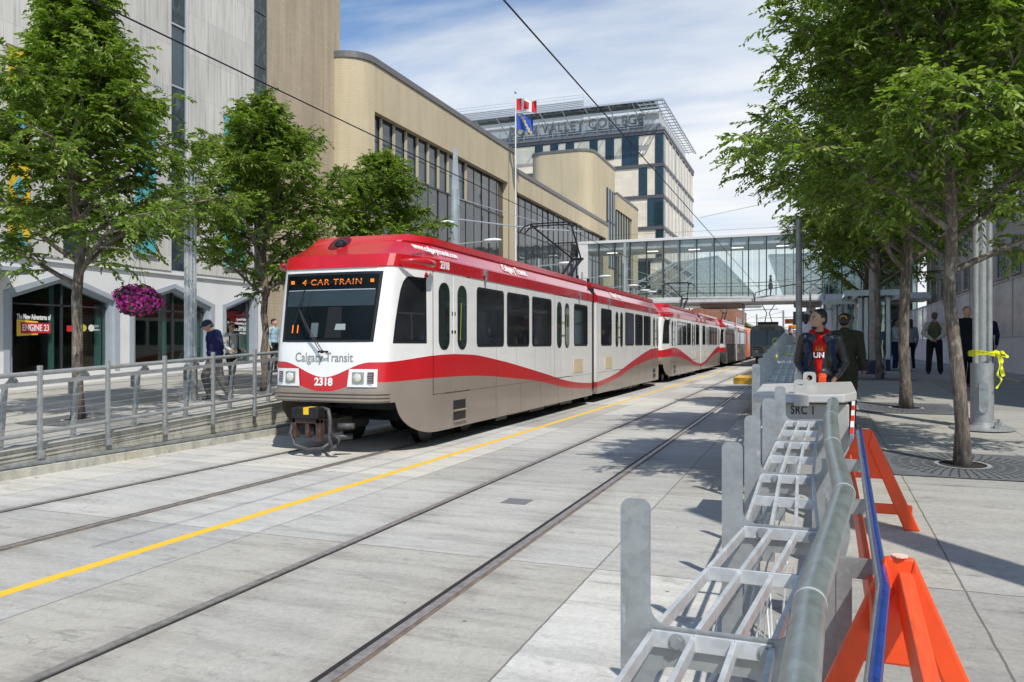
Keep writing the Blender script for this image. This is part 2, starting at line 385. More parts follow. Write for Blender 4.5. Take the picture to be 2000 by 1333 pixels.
# ------------------------------------------------------------------ mesh building
def wloc(o):
    v = Vector((0, 0, 0))
    while o is not None:
        v += o.location; o = o.parent
    return v
class MB:
    def __init__(s): s.v = []; s.f = []; s.m = []
    def add(s, vs, fs, mi=0):
        o = len(s.v); s.v += [tuple(map(float, p)) for p in vs]
        for f in fs: s.f.append(tuple(i + o for i in f)); s.m.append(mi)
        return s
    def box(s, x0, x1, y0, y1, z0, z1, mi=0):
        if x0 > x1: x0, x1 = x1, x0
        if y0 > y1: y0, y1 = y1, y0
        if z0 > z1: z0, z1 = z1, z0
        return s.add([(x0, y0, z0), (x1, y0, z0), (x1, y1, z0), (x0, y1, z0), (x0, y0, z1), (x1, y0, z1), (x1, y1, z1), (x0, y1, z1)],
                     [(0, 3, 2, 1), (4, 5, 6, 7), (0, 1, 5, 4), (1, 2, 6, 5), (2, 3, 7, 6), (3, 0, 4, 7)], mi)
    def bar(s, a, b, w, h, up=(0, 0, 1), mi=0):
        """rectangular bar from a to b, w across, h along up"""
        a, b, up = Vector(a), Vector(b), Vector(up)
        d = (b - a).normalized(); side = d.cross(up)
        if side.length < 1e-4: side = d.cross(Vector((1, 0, 0)))
        side.normalize(); u = side.cross(d).normalized()
        vs = []
        for p in (a, b):
            for sx, sz in ((-1, -1), (1, -1), (1, 1), (-1, 1)):
                vs.append(p + side * (sx * w / 2) + u * (sz * h / 2))
        return s.add(vs, [(0, 1, 2, 3), (7, 6, 5, 4), (0, 4, 5, 1), (1, 5, 6, 2), (2, 6, 7, 3), (3, 7, 4, 0)], mi)
    def tube(s, pts, r, n=8, caps=True, mi=0):
        pts = [Vector(p) for p in pts]
        rs = r if isinstance(r, (list, tuple)) else [r] * len(pts)
        o = len(s.v); ref = None
        for i, p in enumerate(pts):
            if i == 0: d = pts[1] - p
            elif i == len(pts) - 1: d = p - pts[i - 1]
            else: d = (pts[i + 1] - p).normalized() + (p - pts[i - 1]).normalized()
            if d.length < 1e-9: d = Vector((0, 0, 1))
            d.normalize()
            if ref is None:
                ref = Vector((0, 0, 1)) if abs(d.z) < 0.9 else Vector((1, 0, 0))
            a = (ref - d * ref.dot(d)).normalized(); ref = a
            b = d.cross(a)
            for k in range(n):
                t = 2 * PI * k / n
                s.v.append(tuple(p + (a * math.cos(t) + b * math.sin(t)) * rs[i]))
        for i in range(len(pts) - 1):
            for k in range(n):
                k2 = (k + 1) % n
                s.f.append((o + i * n + k, o + i * n + k2, o + (i + 1) * n + k2, o + (i + 1) * n + k)); s.m.append(mi)
        if caps:
            s.f.append(tuple(o + k for k in reversed(range(n)))); s.m.append(mi)
            s.f.append(tuple(o + (len(pts) - 1) * n + k for k in range(n))); s.m.append(mi)
        return s
    def prism(s, poly, axis, a, b, mi=0):
        """polygon in the plane across axis, extruded from a to b. axis 'x': poly=(y,z); 'y': (x,z); 'z': (x,y)"""
        def P(p, t):
            return {'x': (t, p[0], p[1]), 'y': (p[0], t, p[1]), 'z': (p[0], p[1], t)}[axis]
        n = len(poly)
        vs = [P(p, a) for p in poly] + [P(p, b) for p in poly]
        fs = [tuple(range(n)), tuple(reversed(range(n, 2 * n)))] + [(i, i + n, (i + 1) % n + n, (i + 1) % n) for i in range(n)]
        return s.add(vs, fs, mi)
    def lathe(s, prof, c=(0, 0, 0), n=16, mi=0):
        """profile of (r, z) turned about a vertical axis through c"""
        o = len(s.v)
        for r, z in prof:
            for k in range(n):
                t = 2 * PI * k / n
                s.v.append((c[0] + r * math.cos(t), c[1] + r * math.sin(t), c[2] + z))
        for i in range(len(prof) - 1):
            for k in range(n):
                k2 = (k + 1) % n
                s.f.append((o + i * n + k, o + i * n + k2, o + (i + 1) * n + k2, o + (i + 1) * n + k)); s.m.append(mi)
        s.f.append(tuple(o + k for k in reversed(range(n)))); s.m.append(mi)
        s.f.append(tuple(o + (len(prof) - 1) * n + k for k in range(n))); s.m.append(mi)
        return s
    def ell(s, c, r, n=10, m=7, rot=None, mi=0):
        c = Vector(c); o = len(s.v)
        vs = [Vector((0, 0, -r[2]))]
        for i in range(1, m):
            ph = -PI / 2 + PI * i / m
            for k in range(n):
                t = 2 * PI * k / n
                vs.append(Vector((r[0] * math.cos(ph) * math.cos(t), r[1] * math.cos(ph) * math.sin(t), r[2] * math.sin(ph))))
        vs.append(Vector((0, 0, r[2])))
        if rot is not None:
            vs = [rot @ v for v in vs]
        s.v += [tuple(c + v) for v in vs]
        fs = []
        for k in range(n): fs.append((0, 1 + (k + 1) % n, 1 + k))
        for i in range(m - 2):
            for k in range(n):
                k2 = (k + 1) % n
                fs.append((1 + i * n + k, 1 + i * n + k2, 1 + (i + 1) * n + k2, 1 + (i + 1) * n + k))
        e = len(vs) - 1
        for k in range(n): fs.append((e, 1 + (m - 2) * n + k, 1 + (m - 2) * n + (k + 1) % n))
        for f in fs: s.f.append(tuple(i + o for i in f)); s.m.append(mi)
        return s
    def cap(s, a, b, ra, rb, n=10):
        """tapered capsule"""
        a, b = Vector(a), Vector(b); d = (b - a)
        if d.length < 1e-6: d = Vector((0, 0, 1e-4))
        d.normalize()
        pts, rs = [], []
        for t in (-0.98, -0.8, -0.45): pts.append(a + d * (ra * t)); rs.append(ra * math.sqrt(1 - t * t))
        pts.append(a); rs.append(ra); pts.append(b); rs.append(rb)
        for t in (0.45, 0.8, 0.98): pts.append(b + d * (rb * t)); rs.append(rb * math.sqrt(1 - t * t))
        return s.tube(pts, rs, n)
    def mesh(s, name, mats, off=(0, 0, 0), smooth=False):
        me = bpy.data.meshes.new(name)
        ox, oy, oz = off
        me.from_pydata([(x - ox, y - oy, z - oz) for x, y, z in s.v], [], s.f)
        mats = mats if isinstance(mats, (list, tuple)) else [mats]
        for m in mats: me.materials.append(m)
        if len(mats) > 1: me.polygons.foreach_set('material_index', s.m)
        if smooth: me.polygons.foreach_set('use_smooth', [True] * len(me.polygons))
        me.update()
        return me
    def build(s, name, mats, parent=None, smooth=False, bevel=0.0, loc=None, auto=None, seg=2):
        """link as one object; vertices are given in world coordinates"""
        off = wloc(parent) if parent is not None else Vector(loc or (0, 0, 0))
        me = s.mesh(name, mats, off, smooth)
        o = bpy.data.objects.new(name, me)
        scene.collection.objects.link(o)
        if parent is not None: o.parent = parent
        else: o.location = off
        if bevel:
            md = o.modifiers.new('bevel', 'BEVEL'); md.width = bevel; md.segments = seg; md.limit_method = 'ANGLE'; md.angle_limit = R(35)
        if auto:
            me.polygons.foreach_set('use_smooth', [True] * len(me.polygons))
            me.set_sharp_from_angle(angle=R(auto))
        return o
def tag(o, label=None, cat=None, group=None, kind=None):
    if label: o['label'] = label
    if cat: o['category'] = cat
    if group: o['group'] = group
    if kind: o['kind'] = kind
    return o
def thing(name, label, cat, loc, group=None, rz=0.0):
    o = bpy.data.objects.new(name, None)
    o.empty_display_size = 0.3
    o.location = loc; o.rotation_euler = (0, 0, rz)
    scene.collection.objects.link(o)
    return tag(o, label, cat, group)
def struct(name, mb, m, **k):
    o = mb.build(name, m, **k); o['kind'] = 'structure'
    return o
def dup(o, parent=None, label=None, loc=None, rz=None, sc=None):
    c = o.copy(); scene.collection.objects.link(c)
    if parent is not None: c.parent = parent
    if label: c['label'] = label
    if loc is not None: c.location = loc
    if rz is not None: c.rotation_euler = (0, 0, rz)
    if sc is not None: c.scale = sc
    for ch in [x for x in list(bpy.data.objects) if x.parent == o]:
        dup(ch, c)
    return c
def text(name, body, size, m, parent, loc, rot, align='CENTER', depth_=0.002, sx=1.0, bold=0.0, shear=0.0, space=1.0, fit=0):
    """lettering as real geometry; loc in world coordinates"""
    cu = bpy.data.curves.new(name, 'FONT')
    cu.body = body; cu.size = size; cu.align_x = align; cu.align_y = 'CENTER'
    cu.extrude = depth_; cu.offset = bold; cu.shear = shear; cu.space_character = space
    t = bpy.data.objects.new(name + '_tmp', cu)
    scene.collection.objects.link(t)
    dg = bpy.context.evaluated_depsgraph_get()
    me = bpy.data.meshes.new_from_object(t.evaluated_get(dg))
    bpy.data.objects.remove(t); bpy.data.curves.remove(cu)
    me.name = name
    if fit:
        xs0 = [v.co.x for v in me.vertices]; sx = fit / max(1e-6, max(xs0) - min(xs0))
    me.transform(Matrix.Diagonal((sx, 1, 1, 1)))
    rm = Matrix(rot).to_4x4() if not isinstance(rot, Matrix) else rot.to_4x4()
    off = wloc(parent) if parent is not None else Vector((0, 0, 0))
    me.transform(Matrix.Translation(Vector(loc) - off) @ rm)
    me.materials.clear(); me.materials.append(m)
    o = bpy.data.objects.new(name, me)
    scene.collection.objects.link(o)
    if parent is not None: o.parent = parent
    return o
# text frames: columns are the text's x, y (up), z (towards the reader)
def frame(xa, ya):
    xa, ya = Vector(xa).normalized(), Vector(ya).normalized()
    za = xa.cross(ya)
    return Matrix((xa, ya, za)).transposed()
ROT_STREET = frame((0, 1, 0), (0, 0, 1))      # on a wall facing +x
ROT_FRONT = frame((1, 0, 0), (0, 0, 1))       # on a wall facing -y

# ================================================================== GROUND
PLAT = 20.8                     # where both ramps reach the boarding platforms
m_track = concrete('track_bed_concrete', (0.48, 0.477, 0.455), 3.35, (-1.62, -5.0, -9.1), offy=0.55, stain=0.30, slab=.26, rails=(-2.438, -3.942, -6.718, -8.222))
m_walk = concrete('pavement_concrete', (0.35, 0.347, 0.325), 3.2, (0.92, 2.72, 4.5), offy=0.8, stain=0.2, slab=0.16)
m_walkL = concrete('left_pavement_concrete', (0.36, 0.355, 0.335), 1.6, (-12.9, -14.6, -16.4), stain=0.2, slab=0.3)
m_curb = concrete('weathered_curb_concrete', (0.47, 0.46, 0.40), 0, (), stain=0.45)
m_far = concrete('far_ground_concrete', (0.30, 0.30, 0.29), 0, ())

g = MB().box(-900, 900, -60, 3000, -0.6, -0.05)
struct('ground', g, m_far)
g = MB(); g.box(-10.12, 1.0, -8, 400, -0.04, 0.0)
struct('track_bed', g, m_track)
def slab(name, m, edge0, edge1, edgeP, fn, lip):
    """ramp that climbs to the platform, then the level platform"""
    g = MB()
    xs = sorted((edge0, edge1))
    def strip(xa, xb, ya, yb, za, zb):
        if xa > xb: xa, xb = xb, xa
        g.add([(xa, ya, za), (xb, ya, za), (xb, yb, zb), (xa, yb, zb), (xa, ya, -.03), (xb, ya, -.03), (xb, yb, -.03), (xa, yb, -.03)],
              [(0, 1, 2, 3), (7, 6, 5, 4), (0, 4, 5, 1), (1, 5, 6, 2), (2, 6, 7, 3), (3, 7, 4, 0)])
    strip(edge0, edge1, -8, 0.3, fn(0.3), fn(0.3))
    n = 10
    for i in range(n):
        a, b = 0.3 + (PLAT - .3) * i / n, 0.3 + (PLAT - .3) * (i + 1) / n
        strip(edge0, edge1, a, b, fn(a), fn(b))
    strip(edge0, edge1, PLAT, 140, 0.95, 0.95)
    g.box(edgeP, edge0, PLAT, 140, 0.80, 0.95)
    return struct(name, g, m)
slab('pavement', m_walk, -0.42, 30, -1.80, rampR, 0)
slab('pavement_far_side', m_walkL, -10.3, -26, -8.86, rampL, 0)

# curb of the far pavement: low curb, slot, boarded wall face
g = MB()
g.box(-10.24, -10.02, -8, PLAT, -0.02, 0.13)
struct('curb_base', g, m_curb, bevel=0.01)
g = MB(); g.tube([(-10.06, -8, 0.165), (-10.06, PLAT, 0.165)], 0.03, 8)
for y in range(-7, 20, 3): g.box(-10.2, -10.03, y, y + .05, 0.12, 0.16)
tag(g.build('curb_pipe', M['galv_dark']), 'thin grey pipe running along the low concrete curb beside the far track', 'pipe')
g = MB()
for y0 in np.arange(-8, PLAT, 1.6):
    y1 = min(PLAT, y0 + 1.6)
    zt0, zt1 = max(.2, rampL(y0) + 0.03), max(.2, rampL(y1) + 0.03)
    x0, x1 = -10.26, -10.42
    z0 = 0.1
    for k in range(5):
        f0, f1 = k / 5, (k + 1) / 5 - 0.02
        a = lambda zt, f: z0 + (zt - z0) * f
        xo = x0 + 0.006 * (k % 2)
        g.add([(xo, y0, a(zt0, f0)), (xo, y1, a(zt1, f0)), (xo, y1, a(zt1, f1)), (xo, y0, a(zt0, f1)),
               (x1, y0, a(zt0, f0)), (x1, y1, a(zt1, f0)), (x1, y1, a(zt1, f1)), (x1, y0, a(zt0, f1))],
              [(0, 1, 2, 3), (7, 6, 5, 4), (0, 4, 5, 1), (1, 5, 6, 2), (2, 6, 7, 3), (3, 7, 4, 0)])
    g.add([(x0 - .012, y0, .1), (x0 - .012, y1, .1), (x0 - .012, y1, zt1 - .01), (x0 - .012, y0, zt0 - .01),
           (x1, y0, .1), (x1, y1, .1), (x1, y1, zt1 - .01), (x1, y0, zt0 - .01)],
          [(0, 1, 2, 3), (7, 6, 5, 4), (0, 4, 5, 1), (1, 5, 6, 2), (2, 6, 7, 3), (3, 7, 4, 0)])
struct('curb_wall', g, m_curb)

# rails: steel head standing in a dark groove with a rubber filler
TN, TF = -3.19, -7.47           # track centres
def rail(x, label):
    g = MB(); wide = x in (TN + 0.752, TF + 0.752); ga, fa = (.085, .060) if wide else (.056, .044)
    g.box(x - 0.034, x + 0.034, -8, 300, -0.02, 0.012, 0)
    o = -1 if x > (TN if x > -5.4 else TF) else 1           # groove on the gauge side
    g.box(x + o * 0.036, x + o * ga, -8, 300, -0.02, 0.004, 1)
    g.box(x - o * 0.036, x - o * fa, -8, 300, -0.02, 0.005, 2)
    r = g.build('rail', [M['steel'], M['groove'], M['rubber']])
    tag(r, label, 'rail', 'rails set in the concrete')
rail(TN + 0.752, 'rusty steel rail nearest the grey seats, on the empty track')
rail(TN - 0.752, 'steel rail of the empty track, the one next to the yellow line')
rail(TF + 0.752, 'steel rail beside the yellow line, running under the red and white train')
rail(TF - 0.752, 'thin steel rail closest to the far curb, running under the train')

m, nt, b = newmat('worn_yellow_line')
n = noise(nt, coords(nt, (6, 1, 1)), 4, 8, 0.7)
nt.links.new(mixc(nt, ramp(nt, n, [(0.33, 0.0), (0.42, 1.0)]), (0.47, 0.40, 0.22), (0.78, 0.49, 0.035)), b.inputs['Base Color'])
b.inputs['Roughness'].default_value = 0.75
M['line'] = m
g = MB().box(-5.575, -5.455, -8, 140, -0.01, 0.004)
struct('yellow_line', g, M['line'])

# square iron hatch between the near rails
hx, hy = at(1010, 1.83 * FPX / (980 - HOR))
g = MB().box(hx - .15, hx + .15, hy - .15, hy + .15, -0.01, 0.005)
tag(g.build('hatch', plain('hatch_grey', (.20, .20, .20), .7, .2, .2, 20)), 'small square grey hatch flush in the concrete between the near rails', 'hatch cover')

# yellow edge of the near platform
g = MB()
g.box(-1.82, -1.20, PLAT - .03, 36, 0.79, 0.957)
tag(g.build('platform_edge_strip', M['yellow_box'], bevel=0.01), 'bright yellow block along the edge of the near platform, beyond the grey seats', 'platform edge')

# ================================================================== BUILDINGS ON THE LEFT
def stone(name, base, w=0.9, h=1.35, grain=0.18):
    m, nt, b = newmat(name)
    tc = nt.nodes.new('ShaderNodeTexCoord'); sp = nt.nodes.new('ShaderNodeSeparateXYZ')
    nt.links.new(tc.outputs['Object'], sp.inputs[0])
    cb = nt.nodes.new('ShaderNodeCombineXYZ')
    nt.links.new(mth(nt, 'ADD', sp.outputs['X'], sp.outputs['Y']), cb.inputs[0]); nt.links.new(sp.outputs['Z'], cb.inputs[1])
    br = nt.nodes.new('ShaderNodeTexBrick'); nt.links.new(cb.outputs[0], br.inputs['Vector'])
    br.inputs['Scale'].default_value = 1; br.inputs['Brick Width'].default_value = w; br.inputs['Row Height'].default_value = h
    br.inputs['Mortar Size'].default_value = 0.006; br.inputs['Mortar Smooth'].default_value = 0.1
    br.inputs['Color1'].default_value = (*[c * 0.92 for c in base], 1); br.inputs['Color2'].default_value = (*[c * 1.05 for c in base], 1)
    br.inputs['Mortar'].default_value = (*[c * 0.72 for c in base], 1)
    st = noise(nt, coords(nt, (5, 5, 0.25)), 2.0, 8, 0.7)
    c = mixc(nt, 1.0, br.outputs['Color'], ramp(nt, st, [(0.3, 1 - grain * 1.6), (0.5, 1 - grain * .3), (0.7, 1.06)]), 'MULTIPLY')
    c = mixc(nt, 1.0, c, ramp(nt, noise(nt, coords(nt, (1, 1, .3)), 0.5, 5), [(0.3, 0.88), (0.65, 1.04)]), 'MULTIPLY')
    nt.links.new(c, b.inputs['Base Color']); b.inputs['Roughness'].default_value = 0.8
    return m
M['stone'] = stone('pale_grey_stone', (0.66, 0.64, 0.585), grain=.24)
m, nt, b = newmat('dark_green_marble')
n = noise(nt, coords(nt, (1.5, 1.5, .7)), 1.6, 10, 0.72, 2.2)
nt.links.new(ramp(nt, n, [(0.3, (0.012, 0.022, 0.03)), (0.52, (0.03, 0.05, 0.055)), (0.62, (0.09, 0.12, 0.13))]), b.inputs['Base Color'])
b.inputs['Roughness'].default_value = 0.3
M['marble'] = m
M['brick_tower'] = brickmat('tan_tower_brick', (0.45, 0.37, 0.265), (0.48, 0.395, 0.285), (0.41, 0.335, 0.235), 0.5, 0.13)
M['brick'] = brickmat('yellow_buff_brick', (0.54, 0.46, 0.31), (0.56, 0.48, 0.325), (0.50, 0.42, 0.275), 0.35, 0.11, streaks=0.10)
M['brick_red'] = brickmat('red_brick', (0.30, 0.10, 0.05), (0.36, 0.13, 0.07), (0.3, 0.25, 0.2), 0.25, 0.08)

WX = -19.2
bl = thing('stone_building', 'tall pale grey stone building with a white ground floor of pointed shop windows', 'building', (WX, 18, 0.6))
Y0b, Y1b = 6.0, ypx(521, WX)
bays = []      # (ya, yb, eave, peak_y, peak, bottom)
for a, bb, pk in ((28, 217, 123), (268, 407, 341), (446, 496, 496)):
    bays.append((ypx(a, WX), ypx(bb, WX), 3.03, ypx(pk, WX), 3.52, 1.18 if a == 28 else 1.32))
g = MB(); XB = WX - 0.45
ycur = Y0b
FR = 0.30                      # width of the pale frame round each window
for (ya, yb, ze, yp, zp, zb) in bays:
    a, b2 = ya - FR, yb + (FR if yb > yp else 0.25)
    g.box(XB, WX, ycur, a, 0, 4.05)
    g.box(XB, WX, a, b2, 0, zb - 0.12)
    zo, zpo = ze + 0.16, zp + 0.26
    if yb > yp:
        g.prism([(a, zo), (yp, zpo), (b2, zo), (b2, 4.05), (yp, 4.05), (a, 4.05)][:3] + [(b2, 4.05), (a, 4.05)], 'x', XB, WX)
    else:
        g.prism([(a, zo), (yp + .25, zpo), (yp + .25, 4.05), (a, 4.05)], 'x', XB, WX)
    ycur = b2
g.box(XB, WX, ycur, Y1b, 0, 4.05)
g.box(XB - .02, WX + 0.07, Y0b, Y1b, 4.05, 4.17)
g.build('ground_floor_wall', M['plaster'], bl)
def extr(poly, x0, x1, gg, mi=0): gg.prism(poly, 'x', x0, x1, mi)
for i, (ya, yb, ze, yp, zp, zb) in enumerate(bays):
    full = yb > yp
    g = MB()
    # gabled surround: two steps
    for (o0, o1, xa, xb) in ((FR, 0.13, WX - .30, WX + .02), (0.13, 0.0, WX - .34, WX - .08)):
        e = 0.55
        ol = (ya - o0, zb - .12); L1 = (ya - o0, ze + o0 * .5); P1 = (yp, zp + o0 * .87)
        il = (ya - o1, zb - .12); L2 = (ya - o1, ze + o1 * .5); P2 = (yp, zp + o1 * .87)
        extr([ol, il, L2, L1], xa, xb, g); extr([L1, L2, P2, P1], xa, xb, g)
        if full:
            orr = (yb + o0, zb - .12); R1 = (yb + o0, ze + o0 * .5)
            ir = (yb + o1, zb - .12); R2 = (yb + o1, ze + o1 * .5)
            extr([ir, orr, R1, R2], xa, xb, g); extr([P1, P2, R2, R1], xa, xb, g)
        else:
            extr([(yb + o1, zb - .12), (yb + o0 * .7, zb - .12), (yb + o0 * .7, zp + o0 * .87), (yb + o1, zp + o1 * .87)], xa, xb, g)
    w = g.build('shop_window', M['frame_lt'], bl)
    g = MB()
    poly = [(ya, zb - .1), (yb, zb - .1), (yb, ze if full else zp), (yp, zp), (ya, ze)] if full else [(ya, zb - .1), (yb, zb - .1), (yb, zp), (ya, ze)]
    extr(poly, WX - .24, WX - .225, g)
    g.build('pane', M['glass_shop'], w)
    g = MB()
    g.box(WX - .27, WX - .19, ya, yb, ze - .16, ze - .12)
    if full:
        ym = yp + .12
        g.box(WX - .27, WX - .19, ym - .03, ym + .03, zb - .1, zp)
    g.box(WX - .27, WX - .19, ya, yb, zb - .14, zb - .1)
    g.build('mullion', M['frame_dk'], w)
    g = MB()
    if full:
        g.box(WX - .40, WX - .34, ym - .26, ym - .12, zb - .1, zp - .1)
    g.box(WX - .42, WX - .34, yb - .22, yb - .05, zb - .1, ze - .05)
    g.build('inner_frame', plain('teal_inner_frame', (0.22, 0.36, 0.34), 0.4), w)
# rooms behind the shop glass
g = MB()
g.box(WX - 6, WX - 5.8, Y0b, Y1b - .3, 0, 4, 0); g.box(WX - 5.8, WX - .5, Y0b, Y1b - .3, 0.72, 0.76, 1)
g.box(WX - 5.8, WX - .5, Y0b, Y1b - .3, 3.95, 4.0, 0)
for y in (9.5, 18.3, 21.0): g.box(WX - 5.6, WX - .6, y, y + .15, 0.7, 3.95, 0)
rr = random.Random(4)
g.build('interior', [plain('dim_interior_wall', (0.42, 0.48, 0.44), 0.9), plain('dim_interior_floor', (0.22, 0.21, 0.19), 0.6)], bl)
g = MB(); g.box(WX - 1.2, WX - .9, 16.9, 17.5, 0.76, 3.3); g.box(WX - 1.2, WX - .9, 21.9, 22.6, 0.76, 3.3)
g.build('interior_brick_pier', M['brick_red'], bl)
g = MB()
for y, w, h, x in ((14.8, .9, 1.3, -2), (15.9, 1.4, 1.0, -3.1), (19.4, 1.6, .8, -1.8), (20.2, .6, 1.5, -3)):
    g.box(WX + x - .5, WX + x, y, y + w, .76, .76 + h)
    g.box(WX + x - .53, WX + x + .03, y - .03, y + w + .03, .76 + h, .80 + h)
g.build('interior_counter', plain('dim_counter_wood', (0.35, 0.16, 0.09), 0.5), bl)

# upper facade: stone between vertical window strips
strips = [(118, 160), (330, 362), (492, 521)]
ys = [Y0b]
for a, bb in strips: ys += [ypx(a, WX), ypx(bb, WX)]
ZT = 27.0
g = MB(); edges = [(ys[0], ys[1]), (ys[2], ys[3]), (ys[4], ys[5])]
for a, bb in edges: g.box(WX - .5, WX + .10, a, bb, 4.17, ZT)
g.build('stone_wall', M['stone'], bl)
g = MB(); g.box(WX - 16, WX - .5, Y0b, Y1b, 4.2, ZT - .2); g.build('back_block', M['stone'], bl)
for k in range(3):
    a, bb = ys[1 + 2 * k], ys[2 + 2 * k]
    z = 4.17; j = 0
    while z < ZT - 1:
        h = 2.0
        lit = (j % 2 == 1) and k < 2
        s = MB()
        if lit: s.box(WX - .10, WX - .02, a + .05, bb - .05, z + .05, z + h - .05)
        else: s.box(WX - .10, WX + .02, a + .03, bb - .03, z + .02, z + h - .02)
        w = s.build('window_glass' if lit else 'marble_panel', M['glass_blue'] if lit else M['marble'], bl)
        if k < 2:
            s = MB(); s.box(WX - .12, WX + .06, a, a + .05, z, z + h); s.box(WX - .12, WX + .06, bb - .05, bb, z, z + h); s.box(WX - .12, WX + .04, a + .05, bb - .05, z - .03, z + .03)
            s.build('window_frame', M['frame_al'], bl)
        z += h; j += 1
# canopy at the far left shop door
g = MB(); y1 = ypx(16, WX)
g.box(WX + .0, WX + 1.0, y1 - 2.2, y1 - .1, 3.62, 3.72); g.box(WX + .02, WX + .95, y1 - 2.15, y1 - .15, 3.56, 3.62)
g.build('door_canopy', M['frame_lt'], bl)

# lettering on the shop windows
xg = WX - .215
ty = lambda px: ypx(px, WX)
def wtext(s, px, py, size, m=None, al='CENTER', sx=1.0, x=xg, bold=0.0):
    return text('window_lettering', s, size, m or M['text_white'], bl, (x, ty(px), zpy(py, px, WX)), ROT_STREET, al, 0.003, sx, bold)
text('window_lettering', 'The New Adventures of', .20, M['text_white'], bl, (xg, (ty(44) + ty(110)) / 2, zpy(620, 77, WX)), ROT_STREET, 'CENTER', .003, 1, .004, fit=ty(110) - ty(44))
g = MB()
yl, yr_ = ty(44), ty(110)
zc = zpy(641, 77, WX)
g.prism([(yl, zc - .22), (yl + .62 * (yr_ - yl), zc - .18), (yl + .62 * (yr_ - yl), zc + .18), (yl, zc + .22)], 'x', xg - .004, xg)
g.build('sign_backing', plain('sign_yellow', (0.85, 0.55, 0.06), .5, 0, .03), bl)
g = MB(); g.prism([(yl + .12, zc - .15), (yr_, zc - .13), (yr_, zc + .14), (yl + .10, zc + .15)], 'x', xg + .002, xg + .006)
g.build('sign_panel', plain('sign_red', (0.50, 0.02, 0.03), .5, 0, .03), bl)
text('window_lettering', 'ENGINE 23', 0.245, M['text_white'], bl, (xg + .009, (yl + yr_) / 2 + .05, zc), ROT_STREET, 'CENTER', .002, .88, .004, fit=(yr_ - yl) * .78)
for px, col in ((147, (0.6, .02, .03)), (174, (0.55, .5, .06)), (189, (0.7, .7, .7))):
    g = MB(); yy, zz = ty(px), zpy(641, px, WX)
    if px == 147: g.box(xg, xg + .003, yy - .09, yy + .09, zz - .1, zz + .07)
    else: g.prism([(yy + .1 * math.cos(t * PI / 8), zz + .1 * math.sin(t * PI / 8)) for t in range(16)], 'x', xg, xg + .003)
    g.build('window_sticker', plain('sticker_%d' % px, col, .5, 0, .03), bl)
text('window_lettering', 'CITY', .09, M['text_white'], bl, (xg, ty(198), zpy(638, 198, WX)), ROT_STREET, 'CENTER', .002)
text('window_lettering', 'EVENTS', .07, M['text_white'], bl, (xg, ty(198), zpy(645, 198, WX)), ROT_STREET, 'CENTER', .002)
for s, py, sz in (('Special Exhibit', 625, .15), ('The New Adventures of', 631, .17), ('Engine 23', 637, .17), ('June 27, 2015 - 2016', 641, .15), ('Now Open', 646, .13), ('', 651, .12)):
    if s: wtext(s, 490, py + (py - 625) * .25, sz * .85, al='RIGHT', sx=.7)

# banners on the stone facade
for px0, px1, py0, py1, col, lab in ((8, 50, 88, 470, (0.72, 0.48, 0.02), 'long yellow banner with blue diamonds at the left end of the stone facade'),
                                     (256, 297, 190, 495, (0.08, 0.42, 0.50), 'turquoise banner with a yellow foot behind the largest left tree'),
                                     (432, 471, 225, 522, (0.08, 0.44, 0.52), 'turquoise banner with white line drawing, right of the left lamp pole')):
    a, bb = ty(px0), ty(px1)
    z0, z1 = zpy(py1, px0, WX), zpy(py0, px0, WX)
    bn = thing('banner', lab, 'banner', (WX + .1, a, z0), 'banners on the stone facade')
    g = MB()
    n = 12
    vs = []
    for i in range(n + 1):
        zz = z0 + (z1 - z0) * i / n
        wv = 0.015 * math.sin(i * 1.7)
        vs += [(WX + .16 + wv, a, zz), (WX + .16 - wv, bb, zz), (WX + .15 + wv, a, zz), (WX + .15 - wv, bb, zz)]
    fs = []
    for i in range(n):
        o = i * 4
        fs += [(o, o + 1, o + 5, o + 4), (o + 3, o + 2, o + 6, o + 7)]
    g.add(vs, fs); g.build('cloth', plain('banner_%d' % px0, col, .7, 0, .06), bn)
    g = MB(); g.tube([(WX + .16, a - .05, z1), (WX + .16, bb + .05, z1)], .025, 6); g.tube([(WX + .16, a - .05, z0), (WX + .16, bb + .05, z0)], .025, 6)
    for yy in (a - .03, bb + .03):
        for zz in (z0, z1): g.box(WX + .1, WX + .17, yy - .015, yy + .015, zz - .02, zz + .02)
    g.build('rod', M['galv'], bn)
    g = MB(); yc, w = (a + bb) / 2, (bb - a)
    if px0 == 8:
        for zz in (z1 - 1.9, z1 - 3.6, z1 - 5.0): g.prism([(yc - .2, zz), (yc, zz - .3), (yc + .22, zz), (yc, zz + .3)], 'x', WX + .18, WX + .186)
        mm_ = plain('banner_diamond', (0.12, 0.38, 0.45), .7)
    elif px0 == 256:
        for zz in (z0 + 1.2, z0 + 1.55): g.prism([(a + .1, zz), (yc, zz - .15), (bb - .1, zz), (yc, zz + .14)], 'x', WX + .18, WX + .186)
        mm_ = plain('banner_mark', (0.72, 0.48, 0.02), .7)
    else:
        for k in range(9):
            t = k * PI / 4.5
            g.bar((WX + .182, yc, z0 + .6), (WX + .182, yc + .28 * math.cos(t), z0 + .6 + .28 * math.sin(t)), .012, .004, (1, 0, 0))
        mm_ = M['text_white']
    g.build('pattern', mm_, bn)

# tan brick tower behind
TX = -19.25
tw = thing('brick_tower', 'plain tan brick tower rising out of the picture beside the grey stone building', 'building', (TX, 27, 0))
g = MB(); ye = ypx(664, TX)
g.box(TX - 14, TX, Y1b + .01, ye, 0, 34)
g.build('wall', M['brick_tower'], tw)
g = MB(); g.box(TX - 13.9, TX + .04, Y1b + .02, ye + .02, 34, 34.3); g.build('coping', M['coping'], tw)

